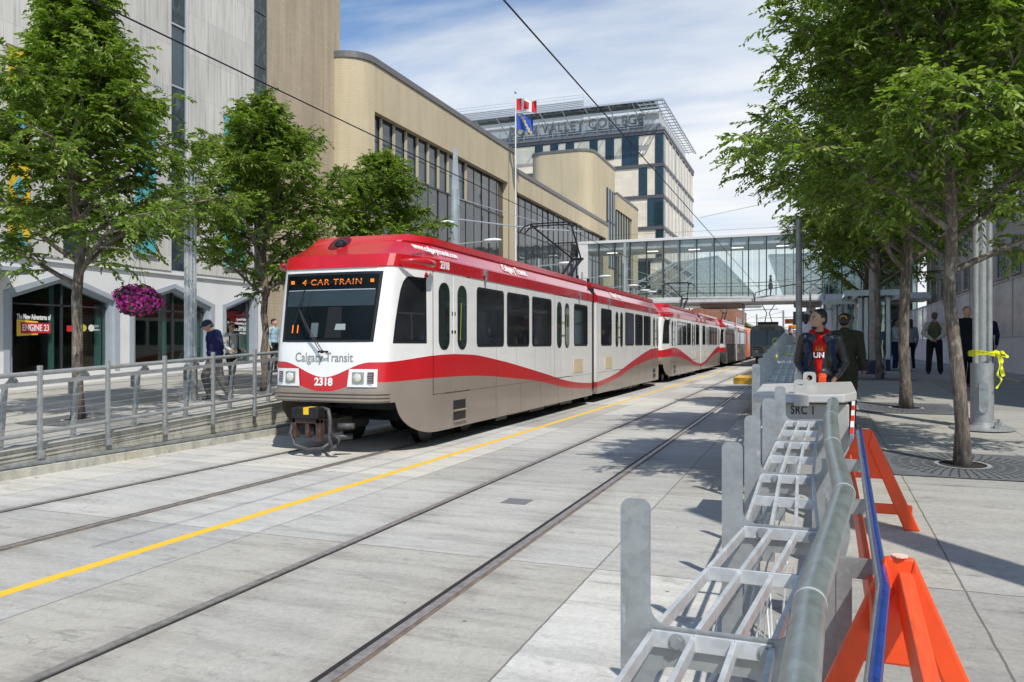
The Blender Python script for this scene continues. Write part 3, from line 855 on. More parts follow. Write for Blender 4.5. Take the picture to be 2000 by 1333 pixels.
# buff brick hall with the long glazed front (nearer half)
BX = -18.0
def hall(name, lab, y0, y1, ztop, gy0, gy1, gtop, gsplit, step, roundr, blue_to, roundcap=True):
    t = thing(name, lab, 'building', (BX, y0, 0))
    plan = []
    if roundr:
        for k in range(9):
            an = PI / 2 * k / 8
            plan.append((BX - roundr + roundr * math.sin(an), y0 + roundr - roundr * math.cos(an)))
    else: plan.append((BX, y0))
    full = plan + [(BX, y1), (BX - 14, y1), (BX - 14, y0)]
    g = MB(); g.prism(full, 'z', gtop, ztop)
    left = plan + [(BX, gy0), (BX - 6, gy0), (BX - 6, y0)]
    g.prism(left, 'z', 0, gtop)
    g.box(BX - 6, BX, gy1, y1, 0, gtop)
    g.box(BX - 14, BX - 6.02, y0 + .02, y1 - .02, 0, gtop)
    g.build('wall', M['brick'], t, auto=25)
    g = MB()
    cp = [(x + (.06 if x > BX - 13 else 0), y - .03) for x, y in plan] + [(BX + .06, y1), (BX - 14, y1), (BX - 14, y0 - .03)]
    g.prism(cp, 'z', ztop, ztop + .28); g.build('coping', M['coping'], t)
    g = MB(); g.prism([(x + .05, y) for x, y in plan] + [(BX + .05, gy0 - .3), (BX - 3, gy0 - .3), (BX - 3, y0)], 'z', gtop - 1.2 + 1.15, gtop - 1.2 + 1.19)
    n = max(1, round((gy1 - gy0) / step)); s = (gy1 - gy0) / n
    rg = random.Random(int(y0))
    for i in range(n):
        a, bb = gy0 + i * s, gy0 + (i + 1) * s
        for (z0, z1, up) in ((gsplit, gtop, True), (0.9, gsplit, False)):
            isb = up and i < blue_to  # nearer upper panes coloured blue to stand in for reflected sky
            g = MB()
            xo = BX - .34
            tl = rg.uniform(-.012, .012); t2 = rg.uniform(-.012, .012)
            # each pane hangs a hair out of true, so reflections break from pane to pane
            g.add([(xo + tl, a + .05, z0 + .04), (xo - tl, bb - .04, z0 + .04), (xo - tl + t2, bb - .04, z1 - .04), (xo + tl + t2, a + .05, z1 - .04),
                   (xo - .06, a + .05, z0 + .04), (xo - .06, bb - .04, z0 + .04), (xo - .06, bb - .04, z1 - .04), (xo - .06, a + .05, z1 - .04)],
                  [(0, 1, 2, 3), (7, 6, 5, 4), (0, 4, 5, 1), (1, 5, 6, 2), (2, 6, 7, 3), (3, 7, 4, 0)])
            w = g.build('window', M['glass_blue'] if isb else M['glass_brown'], t)
            g = MB()
            g.box(BX - .42, BX - .305, a, a + .05, z0, z1); g.box(BX - .42, BX - .31, a + .05, bb, z0 - .04, z0 + .05)
            if not up:
                g.box(BX - .42, BX - .31, a + .05, bb, 5.6, 5.68); g.box(BX - .42, BX - .31, a + .05, bb, 2.6, 2.68)
            else:
                g.box(BX - .42, BX - .31, a + .05, bb, z1 - .05, z1)
                if isb: g.box(BX - .42, BX - .315, a + .05, bb, z0 + 1.05, z0 + 1.09)
            g.build('frame', M['frame_dk'], w)
            if isb:
                g = MB(); g.box(BX - .30, BX - .22, bb - .20, bb - .04, z0 + .05, z1 - .05); g.build('pier', M['brick'], w)
    g = MB(); g.box(BX - 1.2, BX - .45, gy0, gy1, .1, gtop); g.build('floor_edge', M['frame_dk'], t)
    return t
yh0 = ypx(655, TX) - 0.1
yA, yB = ypx(1005, BX), ypx(1188, BX)
hall('brick_hall', 'buff brick hall with a rounded corner, next to the tan tower', yh0, yA, 14.25, ypx(730, BX), ypx(992, BX), 12.15, 9.95, 1.2, 1.3, 9)
hall('brick_hall', 'lower buff brick wing with a long glass front, behind the pantograph', yA + .01, yB, 13.1, ypx(1009, BX), ypx(1184, BX), 11.85, 9.4, 1.25, 0, 0)
# pipe rail on the lower wing's parapet
# taller rounded block
ya, yb2 = ypx(1171, BX), ypx(1212, BX)
xl, _ = xfront(1036, ya)
blk = thing('brick_block', 'tall plain buff brick block with rounded corners behind the lower wing', 'building', (BX, ya, 0))
def rplan(x0, x1, y0, y1, r):
    p = []
    for k in range(7):
        an = PI / 2 * k / 6; p.append((x1 - r + r * math.sin(an), y0 + r - r * math.cos(an)))
    p += [(x1, y1), (x0, y1)]
    for k in range(7):
        an = PI / 2 * k / 6; p.append((x0 + r - r * math.cos(an), y0 + r - r * math.sin(an)))
    return p
g = MB(); pl_ = rplan(xl, BX - .6, ya - .5, yb2, 1.4); g.prism(pl_, 'z', 0, 19.6); g.build('wall', M['brick'], blk, auto=25)
g = MB(); g.prism([(x + .0, y - .05) for x, y in rplan(xl - .06, BX - .54, ya - .5, yb2, 1.4)], 'z', 19.6, 19.85); g.build('coping', M['coping'], blk)
g = MB(); wy0, wy1 = ypx(1196, BX), ypx(1211, BX)
for k in range(3):
    a, bb = wy0 + (wy1 - wy0) * k / 3, wy0 + (wy1 - wy0) * (k + 1) / 3
    s = MB(); s.box(BX - .6, BX - .5, a + .06, bb - .06, 9.5, 17.2); w = s.build('window', M['glass_blue'], blk)
    s = MB(); s.box(BX - .6, BX - .45, a, a + .06, 9.5, 17.2); s.box(BX - .6, BX - .45, a + .06, bb, 13.9, 14.05); s.build('frame', M['frame_dk'], w)
# glazed stair end and the last brick pier
end = thing('glazed_wing', 'olive glazed wing with a brick end pier beside the college', 'building', (BX, yb2, 0))
ye1, ye2 = ypx(1241, BX), ypx(1252, BX)
g = MB(); g.box(BX - 8, BX - .5, yb2 + .02, ye1, 0, 15.6); g.build('glass_front', plain('olive_glass', (0.16, 0.15, 0.085), 0.12, 0, .1, spec=.8), end)
g = MB(); g.box(BX - 8, BX - .35, yb2 + .02, ye2, 15.6, 17.1); g.box(BX - 8, BX - .35, ye1, ye2, 0, 15.6); g.build('wall', M['brick'], end)
g = MB()
for k in range(6):
    yy = yb2 + (ye1 - yb2) * k / 6; g.box(BX - .5, BX - .42, yy + .05, yy + .13, 0, 15.6)
for zz in (3, 6, 9, 12): g.box(BX - .5, BX - .43, yb2 + .02, ye1, zz, zz + .12)
g.build('mullion', M['frame_dk'], end)
g = MB(); g.box(BX - 8, BX - .30, yb2 + .02, ye2 + .05, 17.1, 17.35); g.build('coping', M['coping'], end)

# ------------------------------------------------------------------ college
CYo, CY1 = ypx(1297, BX), ypx(1355, BX)
co = thing('college_building', 'cream panelled college with grey louvred top and name in big letters', 'building', (BX, CYo, 0))
XLc = -62.0
M['cream'] = stone('cream_panels', (0.78, 0.70, 0.56), 1.2, 0.45, 0.04)
M['louver'] = plain('grey_louvre', (0.34, 0.35, 0.37), 0.5, .3, .1)
M['louver_l'] = plain('pale_louvre', (0.58, 0.60, 0.62), 0.5, .2, .08)
M['band'] = plain('dark_grey_band', (0.10, 0.10, 0.11), 0.5, .2, .08)
floors = [0, 4.4, 8.6, 12.85, 17.1, 21.3, 25.5, 29.9]
g = MB(); g.box(XLc, BX - .12, CYo + .12, CY1, 0, 29.8); g.build('wall', M['cream'], co)
for z in floors[1:]:
    g = MB(); g.box(XLc, BX + .02, CYo - .02, CY1 + .02, z, z + .45); g.build('floor_band', M['band'], co)
g = MB(); g.box(XLc, BX + .1, CYo - .1, CY1, 30.35, 30.7); g.build('roof_edge', plain('roof_edge_grey', (0.2, .2, .21), .5), co)
def win(x0, x1, y0, y1, z0, z1, teal=True):
    s = MB(); s.box(x0, x1, y0, y1, z0, z1)
    return s.build('window', M['glass_teal'] if teal else M['glass_dark'], co)
# south face
def sx(px): return xfront(px, CYo)[0]
for fl, lst in ((6, ((1046, 1060), (1076, 1090), (1106, 1121), (1153, 1167), (1184, 1199), (1216, 1247), (1281, 1296))),
                (5, ((1100, 1118), (1150, 1160), (1249, 1264), (1281, 1296))), (4, ((1120, 1140), (1266, 1296))), (3, ((1100, 1130), (1282, 1296))), (2, ((1240, 1270),))):
    z0, z1 = floors[fl] + .47, floors[fl + 1] - .02
    for a, bb in lst:
        xa, xb = sx(a), sx(bb)
        if fl == 6 and a < 1200: z0w = z1 - 2.9
        else: z0w = z0
        w = win(xa, min(xb, BX - .13), CYo + .06, CYo + .118, z0w, z1)
        s = MB(); s.box(xa - .1, xa, CYo + .02, CYo + .12, z0w, z1); s.box(xa, xb, CYo + .03, CYo + .1, z0w, z0w + .1)
        s.box((xa + xb) / 2 - .04, (xa + xb) / 2 + .04, CYo + .03, CYo + .11, z0w, z1)
        s.build('frame', M['frame_dk'], w)
# street face: narrow windows
rw = random.Random(9)
for fl in range(2, 7):
    z0, z1 = floors[fl] + .47, floors[fl + 1] - .02
    w = win(BX - .118, BX - .06, CYo + .14, CYo + 1.6, z0, z1)
    y = CYo + 3.2 + rw.uniform(0, 1)
    while y < CY1 - 1.5:
        wd = rw.choice((.7, .7, .9, 1.6))
        w = win(BX - .118, BX - .07, y, y + wd, z0, z1, False)
        s = MB(); s.box(BX - .11, BX + .05, y - .12, y, z0, z1); s.build('fin', M['frame_al'], w)
        y += wd + rw.uniform(1.5, 2.6)
# louvred screen
g = MB()
for k in range(5):
    z = 30.75 + k * .14
    g.box(XLc, BX - .6, CYo + .5, CYo + .62, z, z + .10); g.box(BX - .72, BX - .6, CYo + .62, CYo + 6, z, z + .10)
g.box(XLc, BX - .8, CYo + .8, CY1 - 4, 31.3, 33.1, 1); g.box(XLc, BX - .8, CYo + .7, CY1 - 4, 30.4, 31.3, 0)
for k in range(24):
    x = XLc + k * 1.85; g.box(x, x + .06, CYo + .45, CYo + .5, 30.7, 32.7)
g.build('louvre_screen', [M['louver'], M['louver_l']], co)
# glass canopy over the top floor
g = MB(); zc = 33.35
cx1 = BX + .4
g.box(XLc, BX - .8, CYo - 3.3, CYo + .4, zc, zc + .05)
g.build('canopy_glass', clear('canopy_glass', (0.80, 0.86, 0.90), .04), co)
g = MB()
g.box(XLc, cx1 + .05, CYo - 3.45, CYo - 3.3, zc - .06, zc + .16); g.box(cx1, cx1 + .15, CYo - 3.3, CY1 - 1, zc - .06, zc + .16)
g.box(BX - 3.3, BX - 3.2, CYo, CY1 - 1, zc - .05, zc + .1); g.box(XLc, BX - .8, CYo + .4, CYo + .5, zc - .1, zc + .12)
for k in range(5): g.box(cx1 - 3.5 + k * .8, cx1 - 3.43 + k * .8, CYo - 3.3, CY1 - 1, zc - .04, zc + .08)
for k in range(20):
    y = CYo - 3 + k * (CY1 - CYo + 2) / 20; g.box(cx1 - 3.6, cx1, y, y + .4, zc, zc + .04)
for k in range(14):
    x = XLc + 2 + k * 3.2; g.bar((x, CYo - 3.2, zc - .02), (x + .2, CYo + .5, zc - 1.4), .09, .12)
g.build('canopy_frame', M['frame_al'], co)
# plant room
g = MB(); px1 = xfront(1139, CYo + 7)[0]
g.box(XLc - 12, px1, CYo + 7, CYo + 22, 30, 37.8)
g.build('plant_room', M['louver_l'], co)
g = MB()
for k in range(16): g.box(XLc - 12, px1 + .1, CYo + 6.85, CYo + 6.98, 33.9 + k * .25, 34.0 + k * .25)
for k in range(10): g.box(px1 + .02, px1 + .12, CYo + 7 + k * 1.5, CYo + 7.1 + k * 1.5, 33, 37.8)
g.build('plant_room_louvre', M['louver_l'], co)
g = MB()
for k in range(12):
    x = XLc - 12 + k * 4; g.tube([(min(x, px1), CYo + 7.1, 37.8), (min(x, px1), CYo + 7.1, 38.6)], .03, 4)
for z in (38.2, 38.6): g.tube([(XLc - 12, CYo + 7.1, z), (px1, CYo + 7.1, z), (px1, CYo + 22, z)], .035, 4)
g.build('roof_railing', M['frame_al'], co)
xa, xb = sx(996), sx(1257)
sgn = text('sign_lettering', 'BOW VALLEY COLLEGE', 1.85, plain('sign_letter_grey', (0.19, .19, .20), .5, .3), co, ((xa + xb) / 2, CYo - .2, 31.95), ROT_FRONT, 'CENTER', .12, 1.0, .015, space=1.1)
wd = sgn.dimensions.x
bpy.context.view_layer.update()
wd = sgn.dimensions.x
k = (xb - xa) / max(wd, .1)
cx = (xa + xb) / 2 - wloc(co).x
for v in sgn.data.vertices: v.co.x = cx + (v.co.x - cx) * k
g = MB(); g.box(xa, xb, CYo - .1, CYo - .04, 30.95, 31.02)
for kk in range(10):
    x = xa + (xb - xa) * kk / 9; g.box(x - .03, x + .03, CYo - .08, CYo + .5, 30.7, 33)
g.build('sign_bracket', M['frame_al'], co)

# ================================================================== BRIDGE OVER THE STREET
SYW, SYB = 62.8, 67.0
sk = thing('skywalk', 'glass walled pedestrian bridge crossing the street above the trains', 'footbridge', (-5, SYW, 5.0))
g = MB(); g.box(-18.0, 8.2, SYW - .12, SYB + .12, 10.12, 10.34); g.build('roof', M['white_paint'], sk, bevel=.02)
g = MB(); g.box(-17.9, 8.2, SYW + .1, SYB - .1, 9.55, 10.1); g.build('ceiling', plain('bridge_ceiling', (0.85, .85, .83), .6), sk)
g = MB(); g.box(-18, 8.2, SYW - .05, SYB + .05, 5.02, 5.55); g.box(-18, 8.2, SYW - .16, SYW - .05, 5.1, 5.32); g.build('floor_beam', plain('bridge_beam', (0.62, .63, .62), .5), sk, bevel=.015)
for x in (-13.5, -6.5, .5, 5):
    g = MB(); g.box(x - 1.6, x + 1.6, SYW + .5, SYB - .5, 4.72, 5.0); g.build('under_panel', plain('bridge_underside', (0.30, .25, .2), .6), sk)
pxs = [1105, 1140, 1170, 1201, 1231, 1263, 1296, 1328, 1361, 1395, 1428, 1462, 1497, 1533, 1569, 1606, 1644, 1682, 1721]
xs_ = [xfront(p, SYW)[0] for p in pxs]
for i in range(len(xs_) - 1):
    a, b2 = xs_[i], xs_[i + 1]
    if a < -17.95: a = -17.95
    g = MB(); g.box(a + .03, b2 - .03, SYW - .01, SYW + .01, 5.58, 10.1); g.build('glass_panel', M['glass_bridge'], sk)
    g = MB(); g.box(b2 - .04, b2 + .04, SYW - .08, SYW + .06, 5.56, 10.11); g.build('mullion', M['frame_dk'], sk)
    g = MB(); g.box(a + .03, b2 - .03, SYB - .01, SYB + .01, 5.58, 10.1); g.build('back_glass_panel', M['glass_bridge'], sk)
    g = MB(); g.box(b2 + .5, b2 + .58, SYB - .06, SYB + .06, 5.56, 9.55); g.build('back_mullion', M['white_paint'], sk)
g = MB(); g.box(-18, 8.2, SYW + .3, SYW + .36, 6.55, 6.6); g.box(-18, 8.2, SYB - .4, SYB - .34, 6.55, 6.6); g.build('handrail', M['frame_al'], sk)
for q_ in ((-18.0, -17.2, SYW - .1, SYW + .5, 0.95, 10.1), (-.2, .5, SYB - .6, SYB, 0.9, 5.0), (1.2, 1.9, SYW + .6, SYW + 1.2, 0.9, 5.0)):
    MB().box(*q_).build('pier', M['white_paint'], sk)
for x in np.arange(-16, 7, 3.4):
    g = MB(); g.box(x, x + .9, 64.6, 64.7, 9.49, 9.55); g.build('ceiling_light', emis('bridge_strip_light', (1, .97, .9), 2.0), sk)
# dark oblique lattice glass roofs behind it
def lattice(lab, pts, Y, tilt, nb):
    P = []
    for px, py in pts:
        x, z = xfront(px, Y); P.append((x, hz(py, z)))
    t = thing('lattice_canopy', lab, 'glass canopy', (P[0][0], Y, 0), 'diamond lattice glass roofs')
    zmin = min(p[1] for p in P); off = lambda z: (z - zmin) * tilt
    n = len(P)
    g = MB(); g.add([(x, Y + off(z), z) for x, z in P] + [(x, Y + off(z) + .03, z) for x, z in P], [tuple(range(n)), tuple(reversed(range(n, 2 * n)))] + [(i, i + n, (i + 1) % n + n, (i + 1) % n) for i in range(n)])
    g.build('glass', clear('lattice_glass', (0.62, 0.63, 0.62), .0, .3, .08), t)
    g = MB()
    # clip diagonal bars to the convex outline
    def clip(p, d):
        t0, t1 = -1e9, 1e9
        area = sum(P[i][0] * P[(i + 1) % n][1] - P[(i + 1) % n][0] * P[i][1] for i in range(n))
        sg = 1 if area > 0 else -1
        for i in range(n):
            a, b = P[i], P[(i + 1) % n]
            nx, nz = -(b[1] - a[1]) * sg, (b[0] - a[0]) * sg
            den = nx * d[0] + nz * d[1]; num = nx * (p[0] - a[0]) + nz * (p[1] - a[1])
            if abs(den) < 1e-9:
                if num < 0: return None
                continue
            tt = -num / den
            if den > 0: t0 = max(t0, tt)
            else: t1 = min(t1, tt)
        return (t0, t1) if t1 > t0 else None
    cx, cz = sum(p[0] for p in P) / n, sum(p[1] for p in P) / n
    for s in (1, -1):
        d = (0.8, 0.6 * s); q = (-d[1], d[0])
        for k in range(-nb, nb + 1):
            p = (cx + q[0] * k * .95, cz + q[1] * k * .95)
            c = clip(p, d)
            if c:
                a = (p[0] + d[0] * c[0], p[1] + d[1] * c[0]); b = (p[0] + d[0] * c[1], p[1] + d[1] * c[1])
                g.bar((a[0], Y + off(a[1]) - .06, a[1]), (b[0], Y + off(b[1]) - .06, b[1]), .11, .1, (0, 1, 0))
    for i in range(n):
        a, b = P[i], P[(i + 1) % n]
        g.bar((a[0], Y + off(a[1]) - .1, a[1]), (b[0], Y + off(b[1]) - .1, b[1]), .2, .16, (0, 1, 0))
    g.build('lattice', plain('lattice_grey', (0.36, .39, .38), .5, .2), t)
lattice('sloping lattice glass roof seen through the left half of the glass bridge', [(1225, 600), (1225, 562), (1310, 512), (1398, 498), (1486, 590), (1486, 600)], 74, .35, 16)
lattice('sloping lattice glass roof seen through the right end of the glass bridge', [(1536, 590), (1500, 496), (1700, 490), (1700, 590)], 74.5, .35, 18)

# ================================================================== RIGHT HAND SIDE
def px_x(px, z): return (px - VPX) * z * CY / FPX
m, nt, b = newmat('frosted_plastic')
b.inputs['Base Color'].default_value = (.90, .90, .92, 1); b.inputs['Roughness'].default_value = .25; nt.links.new(ramp(nt, noise(nt, coords(nt, (1, .35, 1)), .9, 4), [(.35, .35), (.65, .8)]), b.inputs['Alpha'])
M['screen'] = m
rb = thing('office_building', 'shaded beige and grey office building on the right behind the trees', 'building', (9, 12, 0))
M['shade_stone'] = stone('beige_office_stone', (0.50, 0.45, 0.36), 1.6, .8, .08)
M['panel_grey'] = stone('grey_office_panel', (0.42, 0.43, 0.46), 2.4, 3.2, .05)
RBX, RY0, RY1, RH = 8.6, 9.7, 68.5, 21.5
g = MB(); g.box(RBX, RBX + 14, RY0, RY1, 0, 9.6); g.build('podium_wall', M['shade_stone'], rb)
g = MB(); g.box(RBX + .25, RBX + 14, RY0, RY1 - 9, 9.6, RH); g.build('tower_wall', M['panel_grey'], rb)
g = MB(); g.box(RBX - .15, RBX + .5, RY0, RY1, 9.6, 9.95); g.build('cornice', M['shade_stone'], rb)
for fl, (z0, z1) in enumerate(((5.0, 6.6), (7.4, 9.0))):
    y = 25.0
    while y < RY1 - 2:
        g = MB(); g.box(RBX - .03, RBX + .02, y, y + 1.3, z0, z1); w = g.build('window', M['glass_dark'], rb)
        g = MB(); g.box(RBX - .08, RBX - .03, y - .08, y, z0, z1); g.box(RBX - .08, RBX - .03, y + 1.3, y + 1.38, z0, z1); g.box(RBX - .10, RBX - .03, y - .1, y + 1.4, z0 - .1, z0); g.build('frame', M['shade_stone'], w)
        y += 2.9
for k in range(5):
    z0 = 10.4 + k * 2.2
    y = 20.0
    while y < RY1 - 12:
        g = MB(); g.box(RBX + .2, RBX + .28, y, y + 2.6, z0, z0 + 1.5); w = g.build('window', glassy('pale_tower_glass', (0.10, .13, .17), .06, .7), rb)
        y += 3.3
# hoarding along the platform
ho = thing('hoarding', 'long white hoarding with a clear plastic upper screen at the back of the platform', 'hoarding', (5.6, 20, .95))
for k in range(11):
    y = 17 + k * 3.25
    g = MB(); g.box(5.6, 5.66, y + .01, y + 3.24, .96, 2.02); g.build('panel', plain('bright_hoarding_white', (.88, .88, .90), .5, 0, .04), ho)
    g = MB(); g.box(5.62, 5.635, y + .04, y + 3.2, 2.05, 3.74); g.build('screen', M['screen'], ho)
    g = MB(); g.box(5.60, 5.66, y - .03, y + .01, .96, 3.76); g.build('post', M['frame_al'], ho)
g = MB(); g.box(5.59, 5.67, 17, 52.7, 3.74, 3.79); g.box(5.59, 5.67, 17, 52.7, 2.02, 2.05); g.build('rail', M['frame_al'], ho)
# platform markings
for k in range(4):
    x0 = 4.05 + k * .42
    g = MB(); g.add([(x0, 19.4 + k * .3, 0), (x0 + .09, 19.4 + k * .3, 0), (x0 + .29, 22.8 + k * .3, 0), (x0 + .2, 22.8 + k * .3, 0)], [(0, 1, 2, 3)])
    g.v = [(x, y, rampR(y) + .006) for x, y, z in g.v]
    if k < 3:
        g.v = [(x, max(y, PLAT + .02), .956) for x, y, z in g.v]
    struct('platform_marking', g, M['yellow'])

# passenger shelter
def shelter(x0, x1, y0, y1, lab):
    t = thing('shelter', lab, 'shelter', ((x0 + x1) / 2, (y0 + y1) / 2, .95), 'glass passenger shelters')
    for x in (x0 + .12, x0 + .30, x1 - .15, (x0 + x1) / 2):
        for y in (y0 + .1, y1 - .1):
            g = MB(); g.box(x - .06, x + .06, y - .06, y + .06, 1.32, 3.35); p = g.build('post', M['alu'], t, bevel=.01)
            g = MB(); g.box(x - .07, x + .07, y - .07, y + .07, .95, 1.32); g.build('post_foot', plain('navy_post_foot', (0.015, .02, .07), .5), p)
    g = MB()
    for y in (y0 + .1, y1 - .1): g.box(x0 + .42, x1 - .25, y - .01, y + .01, 1.15, 3.25)
    g.box(x0 + .1, x0 + .12, y0 + .2, y1 - .2, 1.15, 3.25)
    g.build('glass_wall', clear('shelter_glass', (0.66, 0.80, 0.80), .08), t)
    g = MB()
    for y in (y0 + .09, y1 - .11): g.box(x0 + .42, x1 - .25, y - .012, y + .012, 2.16, 2.22)
    g.build('blue_stripe', plain('navy_stripe', (.02, .04, .2), .5), t)
    g = MB(); g.box(x0 - .35, x1 + .12, y0 - .4, y1 + .4, 3.42, 3.52); g.build('roof', clear('shelter_roof_glass', (0.55, .74, .74), .2), t)
    g = MB(); g.box(x0 - .38, x1 + .15, y0 - .46, y0 - .4, 3.38, 3.56); g.box(x0 - .38, x1 + .15, y1 + .4, y1 + .46, 3.38, 3.56)
    for x in (x0, (x0 + x1) / 2, x1): g.box(x - .03, x + .03, y0 - .4, y1 + .4, 3.34, 3.42)
    g.build('roof_beam', plain('pale_teal_beam', (0.58, .70, .70), .4), t)
    return t
shelter(1.45, 2.55, 27.9, 30.3, 'teal glass shelter with navy post feet, behind the second tree on the right')
shelter(.85, 1.9, 33.5, 38, 'teal glass shelter further along the platform, behind the man in the olive coat')
g = MB(); g.box(1.25, 7.9, SYB + 1, SYB + 1.1, 0.95, 12.0)
lob = thing('glass_lobby', 'tall glazed lobby with thin mullions at the right end of the glass bridge', 'building', (4, SYB + 1, .95))
g.build('glass_front', clear('lobby_glass', (0.55, 0.64, 0.65), .06, .02, .7), lob)
g = MB()
for k in range(8): g.box(1.25 + k * .94, 1.33 + k * .94, SYB + .9, SYB + 1.0, .95, 12)
for z in (3.6, 5.4, 7.4, 9.5, 11.9): g.box(1.25, 7.9, SYB + .92, SYB + 1.0, z, z + .1)
g.build('mullion', M['frame_al'], lob)
g = MB(); g.box(1.25, 7.9, SYB + 4, SYB + 10, .95, 11.8); g.build('core_wall', plain('lobby_core', (.12, .13, .14), .7), lob)

# ================================================================== FAR END OF THE STREET
xf, yf = at(1412, 150)
g = MB(); g.box(xf - 10, xf + 2.2, yf, yf + 30, 0, 8.8)
fb = thing('brick_block', 'reddish brick building far down the street, left of the sky under the bridge', 'building', (xf, yf, 0))
g.build('wall', M['brick_red'], fb)
for k in range(5):
    g = MB(); g.box(xf + 2.21, xf + 2.3, yf + 2 + k * 5, yf + 4 + k * 5, 5, 7); g.build('window', M['glass_dark'], fb)
for px, z, w, h, lab in ((1520, 420, 14, 7.5, 'low pale building at the very end of the street'), (1548, 330, 9, 6, 'small grey building at the end of the street, right of the oncoming tram')):
    x, y = at(px, z)
    t = thing('distant_building', lab, 'building', (x, y, 0))
    g = MB(); g.box(x - w / 2, x + w / 2, y, y + 10, 0, h); g.build('wall', plain('far_wall', (.36, .36, .36), .8), t)
    g = MB(); g.box(x - w / 2 - .2, x + w / 2 + .2, y - .2, y + 10, h, h + .5); g.build('roof', M['coping'], t)
    for k in range(4):
        g = MB(); g.box(x - w / 2 + .8 + k * w / 4, x - w / 2 + 1.8 + k * w / 4, y - .05, y - .01, 2, 4); g.build('window', M['glass_dark'], t)

# ================================================================== POLES, LAMPS, WIRES
def lamp_post(px, label, z_=None, X=-12.2, topz=5.95, armz=5.62, base=None):
    y = ypx(px, X)
    b = rampL(y)
    t = thing('street_lamp', label, 'street lamp', (X, y, b), 'street lamps along the far pavement')
    g = MB(); g.tube([(X, y, b), (X, y, b + 1.2), (X, y, topz)], [.085, .08, .06], 10); g.build('post', M['alu'], t)
    g = MB(); g.tube([(X - .45, y, armz - .06), (X + 1.0, y, armz + .02)], .022, 6); g.build('arm', M['alu'], t)
    g = MB()
    prof = []
    hx = X + 1.35
    g.ell((hx, y, armz + .05), (.38, .16, .085), 14, 8)
    g.build('lamp_head', plain('white_lamp_head', (.72, .75, .76), .35), t, smooth=True)
    return t
lamp_post(793, 'street lamp with a flat white head just above the front of the leading tram car')
lamp_post(1052, 'street lamp rising behind the tram roof, left of the raised pantograph')
lamp_post(1137, 'street lamp seen against the left end of the glass bridge')
lamp_post(1197, 'fourth street lamp along the far pavement, in front of the glass bridge')
lamp_post(1238, 'smallest and farthest street lamp, low in front of the glass bridge')
def mast(px, label, X=-12.35, top=9.15, lamp=True):
    y = ypx(px, X); b = rampL(y)
    t = thing('catenary_mast', label, 'mast', (X, y, b), 'tall tapered masts carrying the wires')
    g = MB(); g.tube([(X, y, b), (X, y, 6.2), (X, y, 7.6)], [.17, .165, .15], 12); g.build('shaft', M['alu'], t)
    g = MB(); g.add([(X - .15, y - .03, 7.0), (X + .17, y - .03, 7.0), (X + .07, y - .03, top), (X - .06, y - .03, top),
                     (X - .15, y + .03, 7.0), (X + .17, y + .03, 7.0), (X + .07, y + .03, top), (X - .06, y + .03, top)],
                    [(0, 1, 2, 3), (7, 6, 5, 4), (0, 4, 5, 1), (1, 5, 6, 2), (2, 6, 7, 3), (3, 7, 4, 0)]); g.build('fin', M['alu'], t)
    g = MB(); g.tube([(X, y, 6.5), (-8.9, y, 5.92), (-7.47, y, 5.78)], .025, 6); g.tube([(X, y, 7.3), (-8.5, y, 6.0)], .012, 5)
    for k in range(3): g.ell((-9.2 - k * .1, y, 6.0 + k * .02), (.05, .05, .05), 8, 5)
    g.build('bracket_arm', M['frame_al'], t)
    if lamp:
        g = MB(); g.tube([(X, y, 5.55), (X + 1.1, y, 5.6)], .022, 6); g.build('lamp_arm', M['alu'], t)
        g = MB(); g.ell((X + 1.5, y, 5.62), (.38, .16, .085), 14, 8); g.build('lamp_head', plain('white_lamp_head', (.72, .75, .76), .35), t, smooth=True)
mast(889, 'tall pale mast with a blade shaped top standing above the leading tram car')
mast(1220, 'pale mast seen through the glass bridge')
# fluted lamp post among the people on the left
X, y = -12.42, ypx(372, -12.42); b = rampL(y)
t = thing('street_lamp', 'stout fluted grey post with a small crossbar, behind the man in navy', 'street lamp', (X, y, b))
g = MB()
g.tube([(X, y, b + .75), (X, y, 5.6)], .105, 14)
for k in range(8):
    an = k * PI / 4; g.tube([(X + .105 * math.cos(an), y + .105 * math.sin(an), b + .85), (X + .105 * math.cos(an), y + .105 * math.sin(an), 5.5)], .022, 5)
g.build('shaft', M['alu'], t)
g = MB(); g.lathe([(.24, 0), (.24, .03), (.15, .035), (.14, .75), (.12, .8)], (X, y, b), 16)
for k in range(4): g.lathe([(.025, .03), (.025, .1)], (X + .2 * math.cos(k * PI / 2 + .7), y + .2 * math.sin(k * PI / 2 + .7), b), 6)
g.build('base', M['galv'], t)
g = MB(); g.tube([(X - .6, y - .12, 5.27), (X + .22, y + .05, 5.3)], .028, 8); g.tube([(X - .58, y - .12, 5.27), (X - .58, y - .12, 5.22)], .05, 8); g.ell((X + .25, y + .05, 5.3), (.04, .04, .04), 8, 5)
for k in range(10): g.ell((X + .11, y - .06, 3.2 + k * .09), (.012, .012, .012), 6, 4)
g.build('crossbar', M['galv_dark'], t)
g = MB(); g.tube([(X, y, 4.05), (X + .02, y - .7, 4.14), (X + .03, y - 1.35, 4.05), (X + .03, y - 1.42, 3.95)], .015, 6); g.build('basket_arm', M['blackmetal'], t)
bx_, by_ = X + .03, y - 1.42
